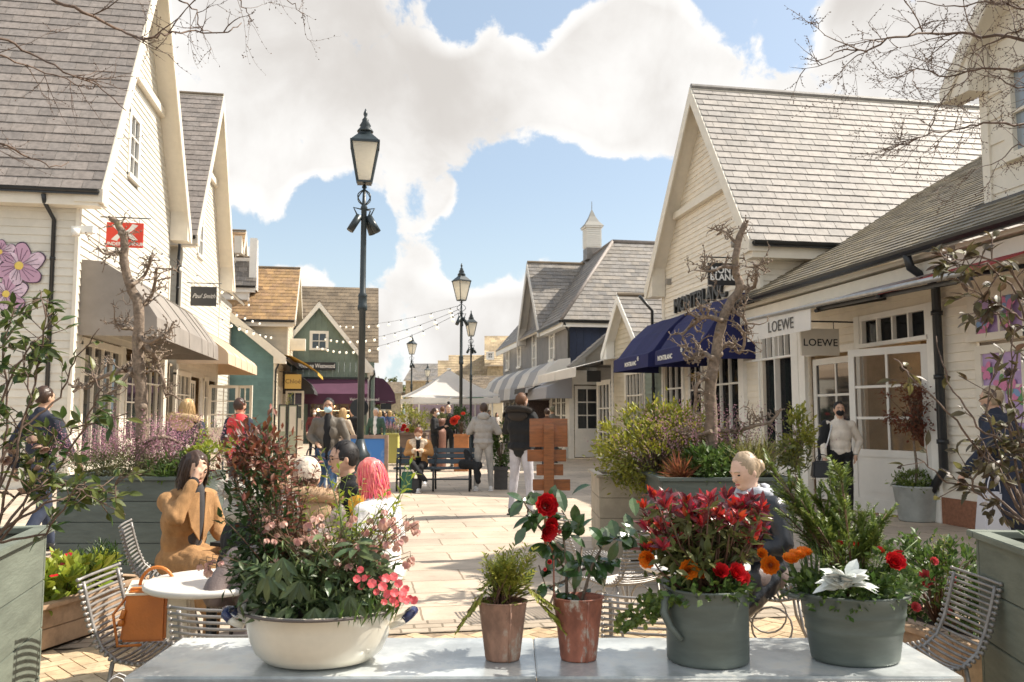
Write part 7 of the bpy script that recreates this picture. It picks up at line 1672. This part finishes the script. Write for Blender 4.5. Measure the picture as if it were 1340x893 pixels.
def bag(parent, c, w_, d_, h_, m, name='bag', hm=None, taper=.85, hr=.0055):
    c = V(c); q = MB(); b0 = [V((x*w_/2, y*d_/2, 0)) for x, y in ((-1, -1), (1, -1), (1, 1), (-1, 1))]; t0 = [V((p.x*taper, p.y*taper*.6, h_)) for p in b0]; b = len(q.v); q.v += [tuple(c+p) for p in b0+t0]
    for k in ((3, 2, 1, 0), (4, 5, 6, 7), (0, 1, 5, 4), (1, 2, 6, 5), (2, 3, 7, 6), (3, 0, 4, 7)): q.face(tuple(b+i for i in k))
    o = q.build(name, m, parent, bevel=min(w_, d_)*.12)
    q = MB()
    for y in (-1, 1): q.tube([c+V((math.cos(a)*w_*.26, y*d_*.18, h_-.01+math.sin(a)*h_*.42)) for a in [math.pi*i/10 for i in range(11)]], hr, 6)
    q.build('bag_handle', hm or m, parent); return o
person('man in blue face mask and open olive padded jacket walking towards the camera', GD(12.3, 430), look(.05, -1), 1.0, dict(WALK, eR=(.27, -.04, 1.18), wR=(.15, .13, 1.10), eL=(-.27, 0, 1.17), wL=(-.33, .10, .93)), C_olive, C_denim, sk=skinB, hair=('short', H_black), mask=maskb, open_=C_black, bulk=1.05)
def held(label, name, cat, p, rz, w_, d_, h_, m, z, hm=None):
    t = thing(name, label, cat, (p[0], p[1], z), rz); bag(t, (0, 0, 0), w_, d_, h_, m, hm=hm); return t
hb = GD(12.15, 409); held('navy paper bag with red base held by the masked man', 'shopping_bag', 'bag', hb, -YAW, .28, .12, .30, mat('bag_navy', (.03, .035, .06), .5), .62)
def ex_sherpa(t, P, hc, Hm, nk, pel, up, sd, fw):
    q = MB()
    for x in (-1, 1): q.ell(nk+sd*x*.10+fw*.07-up*.02, (.09, .05, .07), 12, 8); capsule(q, nk+sd*x*.08+fw*.10-up*.05, nk+sd*x*.04+fw*.13-up*.28, .05, .03); q.ell(P['wL' if x < 0 else 'wR'], .055, 10, 8)
    q.build('shearling_collar', shear, t, remesh=.012, smoothit=2, disp=(.01, 40, (1, 1, 1)))
person('woman in a tan shearling coat sitting cross legged on the bench looking down', GD(16.95, 549), look(.0, -1), 1.0, dict(SIT, neck=(0, .10, 1.0), kR=(.10, .42, .56), aR=(-.18, .50, .22), kL=(-.08, .40, .48), aL=(-.05, .42, .08), wL=(-.07, .30, .80), wR=(.07, .30, .80)), C_tan, C_black, shoew, hair=('short', H_aub), mask=maskw, open_=C_black, hp=-.65, bulk=1.15, extra=ex_sherpa)
person('broad man in pale grey hoodie and joggers standing with his back to us', GD(16.9, 633), look(.05, 1), 1.0, dict(PHONE, eL=(-.30, .0, 1.16), wL=(-.16, .2, 1.18), eR=(.30, .0, 1.16), wR=(.16, .2, 1.18), kL=(-.13, .02, .5), aL=(-.15, -.02, .08), kR=(.13, .02, .5), aR=(.15, -.02, .08)), C_grey, C_grey, shoew, hair=('short', H_dark), hood=('down', C_grey), bulk=1.2, coat=(.82, -.02))
person('big man in black parka with fur hood and pale joggers standing behind the wooden signpost', GD(12.75, 682), look(.45, .9), 1.05, dict(PHONE, eL=(-.27, .06, 1.20), wL=(-.05, .26, 1.35), eR=(.27, .06, 1.20), wR=(.10, .27, 1.36), kL=(-.12, .02, .5), aL=(-.15, -.02, .08), kR=(.12, .02, .5), aR=(.15, -.02, .08)), C_black, fab('pale_blue_grey', (.42, .41, .44)), shoeb, hair=('short', H_gin), sk=skinP, mask=C_black, hood=('fur', furd), bulk=1.2, coat=(.80, -.035), hy=-.25)
def ex_jacketdrape(t, P, hc, Hm, nk, pel, up, sd, fw):
    q = MB(); S_ = nk-sd*.175-up*.055
    capsule(q, S_, P['eL'], .085, .08, 12); capsule(q, P['eL'], V((P['eL'].x-.02, P['eL'].y-.02, .80)), .085, .10, 12); capsule(q, S_-fw*.05, nk-up*.45-sd*.12-fw*.10, .09, .09, 12); q.build('draped_jacket', C_black, t, remesh=.012, smoothit=3, disp=(.012, 8, (1, 1, .5)))
    q = MB(); q.tube([S_+fw*.075+sd*.05, P['eL']+fw*.10+sd*.05, V((P['eL'].x+.06, P['eL'].y+.10, .85))], .010, 6); q.build('white_piping', C_white, t)
    q = MB(); w_ = P['wR']; q.tube([w_+V((math.cos(a)*.032, math.sin(a)*.032, .0)) for a in [i*math.pi/8 for i in range(16)]], .007, 6, close=True); q.build('wristwatch', steel, t)
lw = GD(12.35, 1098)
def rollneck(t, nk, up): q = MB(); capsule(q, nk-up*.03, nk+up*.065, .070, .064, 14); q.build('roll_collar', C_cream, t)
person('man in white roll neck and black mask, jacket over one shoulder, by open doors', lw, look(-.12, -1), .97, dict(eL=(-.30, -.06, 1.15), wL=(-.20, .08, .96), hL=(.1, .1, -1), eR=(.25, .0, 1.15), wR=(.27, .14, .92), kL=(-.10, .05, .52), aL=(-.10, .03, .08), kR=(.05, .06, .5), aR=(.0, .0, .08)), C_cream, C_black, hair=('short', H_black), mask=C_black, vox=.012, bulk=1.05,
   extra=lambda t, P, hc, Hm, nk, pel, up, sd, fw: rollneck(t, nk, up) or ex_jacketdrape(t, dict(P, eL=P['eR'], wR=P['wL']), hc, Hm, nk, pel, up, -sd, fw))
hb = GD(12.2, 1074); held('black leather handbag held beside the man in the white roll neck', 'handbag', 'handbag', hb, -YAW, .32, .16, .24, mat('black_leather', (.012, .012, .014), .3), .60)
def ex_papers(t, P, hc, Hm, nk, pel, up, sd, fw): pass
person('person in dark navy coat at the right edge half hidden by bronze leaves', GD(8.2, 1318), look(-.55, .75), 1.03, dict(neck=(0, .10, 1.43), eL=(-.33, .05, 1.12), wL=(-.42, .20, .92)), C_navy, C_navy, hair=('short', H_ash), bulk=1.3, coat=(.45, .06))
held('white paper carrier bag at the knee of the dark coated person on the right edge', 'carrier_bag', 'bag', GD(8.0, 1292), -YAW+.4, .34, .16, .42, mat('paper_white', (.62, .60, .62), .6), .35)
# -- behind the bench and round the shops
person('man with a dark topknot in black coat standing behind the churn', GD(25.2, 587), look(-.05, -1), 1.06, {}, C_black, C_black, sk=skinP, hair=('bun', H_black), bulk=1.1)
person('dark haired woman with a white mask talking beside the topknot man', GD(23, 578-9), look(.9, -.1), .98, PHONE, C_black, C_black, hair=('tied', H_dark), mask=maskw)
person('man with short reddish hair facing away under the white parasol', GD(30, 597-18), look(.3, 1), 1.05, {}, C_navy, C_denim, sk=skinP, hair=('short', H_gin))
person('left one of a couple in black walking side by side, wearing a black mask', GD(33, 742), look(-.1, -1), 1.0, WALK, C_black, C_black, hair=('short', H_dark), mask=C_black, detail=False, vox=.02)
person('right one of the couple in black, in a white face mask', GD(33, 756), look(.15, -1), .96, WALK, C_black, C_black, hair=('long', H_dark), mask=maskw, detail=False, vox=.02, coat=(.6, .05))
person('person in grey green cap and olive coat near the striped awning', GD(27, 732-9), look(-.2, 1), 1.03, {}, C_olive, C_dkgrey, hair=('short', mat('cap_olive', (.14, .13, .08), .8)), detail=False, vox=.018)
person('person in brown coat partly behind the phone held up by the parka man', GD(24, 716), look(.2, 1), .98, {}, C_brown, C_dkgrey, hair=('short', H_dark), detail=False, vox=.018)
person('dark haired person in black jacket seen over the yellow green bush', GD(20, 848), look(-.2, 1), .99, {}, C_black, C_dkgrey, hair=('short', H_dark), bulk=1.1, detail=False, vox=.018)
person('person in white cap and green jacket by the purple awning', GD(24, 492), look(-.1, -1), .98, {}, fab('bottle_green', (.05, .10, .07)), C_black, hair=('short', mat('cap_white', (.6, .58, .55), .8)), open_=C_white, detail=False, vox=.018)
person('person in long beige coat just behind the masked man', GD(20, 449), look(.5, .8), .96, WALK, fab('beige', (.45, .36, .27)), C_black, hair=('long', H_blond), detail=False, vox=.018, coat=(.7, .04))
person('person in black coat right of the lamp post foot', GD(22, 462), look(-.6, -.8), 1.0, {}, C_black, C_black, hair=('short', H_dark), detail=False, vox=.018, coat=(.7, .04))
person('person in maroon coat and mask by the shrub near the purple awning', GD(31, 411), look(.4, -1), 1.0, {}, fab('maroon', (.14, .03, .03)), C_black, hair=('long', H_dark), mask=maskw, detail=False, vox=.02)
# -- the crowd further up the street
protos = []
tops = [('blue', (.05, .09, .2)), ('black', (.02, .02, .02)), ('pale', (.5, .45, .4)), ('rose', (.35, .12, .12)), ('khaki', (.2, .17, .1)), ('white', (.6, .58, .55))]
kinds = ['blue', 'black', 'grey', 'rose', 'khaki', 'white']; n_ = 0
for i, (nm, cc) in enumerate(tops):
    pr = person('distant stroller in '+kinds[i]+' jacket at the front of the far crowd near the plum canopy', GD(40+i*2.5, 497+i*4), look(rnd.uniform(-.6, .6), rnd.choice([-1, 1])), rnd.uniform(.93, 1.02), WALK if i % 2 else {}, fab('crowd_'+nm, cc), rnd.choice([C_black, C_denim, C_dkgrey]), hair=('short' if i % 2 else 'long', rnd.choice([H_dark, H_black, H_blond])), detail=False, vox=.03, group='strollers far up the street'); protos.append(pr)
SP = [(502, 46), (508, 55), (516, 50), (523, 62), (512, 70), (530, 48), (528, 75), (536, 58), (505, 80), (519, 90), (498, 52), (533, 85), (541, 66), (546, 50), (551, 72), (556, 60), (563, 80), (525, 44), (510, 42), (640, 44), (650, 50), (668, 40), (672, 33), (660, 60), (505, 65), (494, 60), (500, 41), (515, 45), (521, 53), (534, 57), (540, 47), (549, 61), (507, 50), (526, 68), (660, 47), (676, 45), (647, 55)]
cnt = {}
ORD = ['nearest', 'second nearest', 'third nearest', 'fourth nearest', 'fifth nearest', 'sixth nearest', 'seventh nearest', 'eighth nearest', 'ninth nearest']
for j, (px, d) in sorted(enumerate(SP), key=lambda e: e[1][1]):
    c = GD(d, px); i = j % len(protos); cnt[i] = cnt.get(i, 0)+1
    dup(protos[i], (c.x, c.y, 0), rnd.uniform(0, 6.28), 'distant stroller in %s jacket, %s one %s' % (kinds[i], ORD[cnt[i]-1], 'under the parasol' if 535 < px < 600 else ('by the striped awning' if px > 600 else 'beyond the bench planters')), 'strollers far up the street', scale=rnd.uniform(.92, 1.04))
# ---------------------------------------------------------------- small belongings
sx_ = V((ch.location.x, ch.location.y, 0)); bt_ = thing('leather_handbag', 'orange leather handbag with white front panel standing on the left foreground chair', 'handbag', (sx_.x-Rv.x*.02, sx_.y-Rv.y*.02, .455), -YAW+.15)
orl = mat('orange_leather', (.55, .17, .025), .42, nse=(8, .1), bump=(90, .15)); crl = mat('cream_leather', (.68, .60, .48), .45, nse=(8, .06))
q = MB(); W0, D0_, Hh = .155, .075, .235
def prb(q, x0, x1, m):
    q.mi = m; b = len(q.v)
    for (z, k) in ((0, 1), (Hh, .62)):
        for (x, y) in ((x0, -D0_), (x1, -D0_), (x1, D0_), (x0, D0_)): q.v.append((x*(1-.12*(z > 0)), y*k, z))
    for k in ((3, 2, 1, 0), (4, 5, 6, 7), (0, 1, 5, 4), (1, 2, 6, 5), (2, 3, 7, 6), (3, 0, 4, 7)): q.face(tuple(b+i for i in k))
prb(q, -W0, .045, 0); q.build('body', orl, bt_, bevel=.012); q = MB(); prb(q, .047, W0, 0); q.build('side_panel', crl, bt_, bevel=.012)
q = MB(); b = len(q.v); q.v += [(-W0*.92, -D0_*.72, Hh-.03), (W0*.92, -D0_*.72, Hh-.03), (W0*.9, D0_*.6, Hh+.015), (-W0*.9, D0_*.6, Hh+.015), (-W0*.92, -D0_*.72, Hh-.022), (W0*.92, -D0_*.72, Hh-.022), (W0*.9, D0_*.6, Hh+.023), (-W0*.9, D0_*.6, Hh+.023)]
for k in ((3, 2, 1, 0), (4, 5, 6, 7), (0, 1, 5, 4), (1, 2, 6, 5), (2, 3, 7, 6), (3, 0, 4, 7)): q.face(tuple(b+i for i in k))
q.build('flap', crl, bt_); q = MB(); q.tube([(math.cos(a)*.075-.02, .01, Hh+math.sin(a)*.085) for a in [math.pi*i/12 for i in range(13)]], .008, 8); q.build('handle', orl, bt_)
q = MB(); q.tube([(-W0*.85, 0, Hh*.9), (-W0*1.25, -.04, .12), (-W0*1.0, -.09, -.01), (-.05, -.10, -.005)], .007, 6); q.build('shoulder_strap', orl, bt_); q = MB(); q.tube([(-W0*.9, -.06, Hh*.6), (-W0*.95, -.075, Hh*.45)], .012, 8); q.ell((-W0*.95, -.08, Hh*.38), .016, 8, 6); q.build('tassel', orl, bt_)
c = GD(2.95, 330); cb = thing('carrier_bag', 'white paper bag with thin cord handles at the bottom edge left of the zinc table', 'bag', (GD(2.9, 168).x, GD(2.9, 168).y, 0), -YAW+.2); bag(cb, (0, 0, 0), .24, .10, .44, mat('paper_white2', (.7, .68, .66), .6), hr=.002)
held('green carrier bag standing under the left end of the bench', 'carrier_bag', 'bag', GD(16.6, 534), -YAW, .26, .16, .40, mat('bag_green', (.02, .11, .06), .5), .0)
held('small black bag standing beside the green carrier bag', 'carrier_bag', 'bag', GD(16.5, 545), -YAW, .16, .12, .26, mat('bag_black', (.02, .02, .02), .5), .0)
c = GD(16.75, 606); t = thing('dark_coat', 'dark coat and bags heaped over the right end of the bench', 'coat', (c.x, c.y, .0), -YAW); q = MB(); capsule(q, (.05, .20, .78), (.16, .08, .54), .05, .10, 12); capsule(q, (.0, .05, .53), (.30, .0, .50), .10, .09, 12); capsule(q, (.28, -.05, .46), (.30, -.12, .22), .08, .06, 12); q.build('cloth', C_black, t, remesh=.015, smoothit=2, disp=(.02, 8, (1, 1, 1)))
# ---------------------------------------------------------------- done
bpy.data.scenes.remove(SCR)
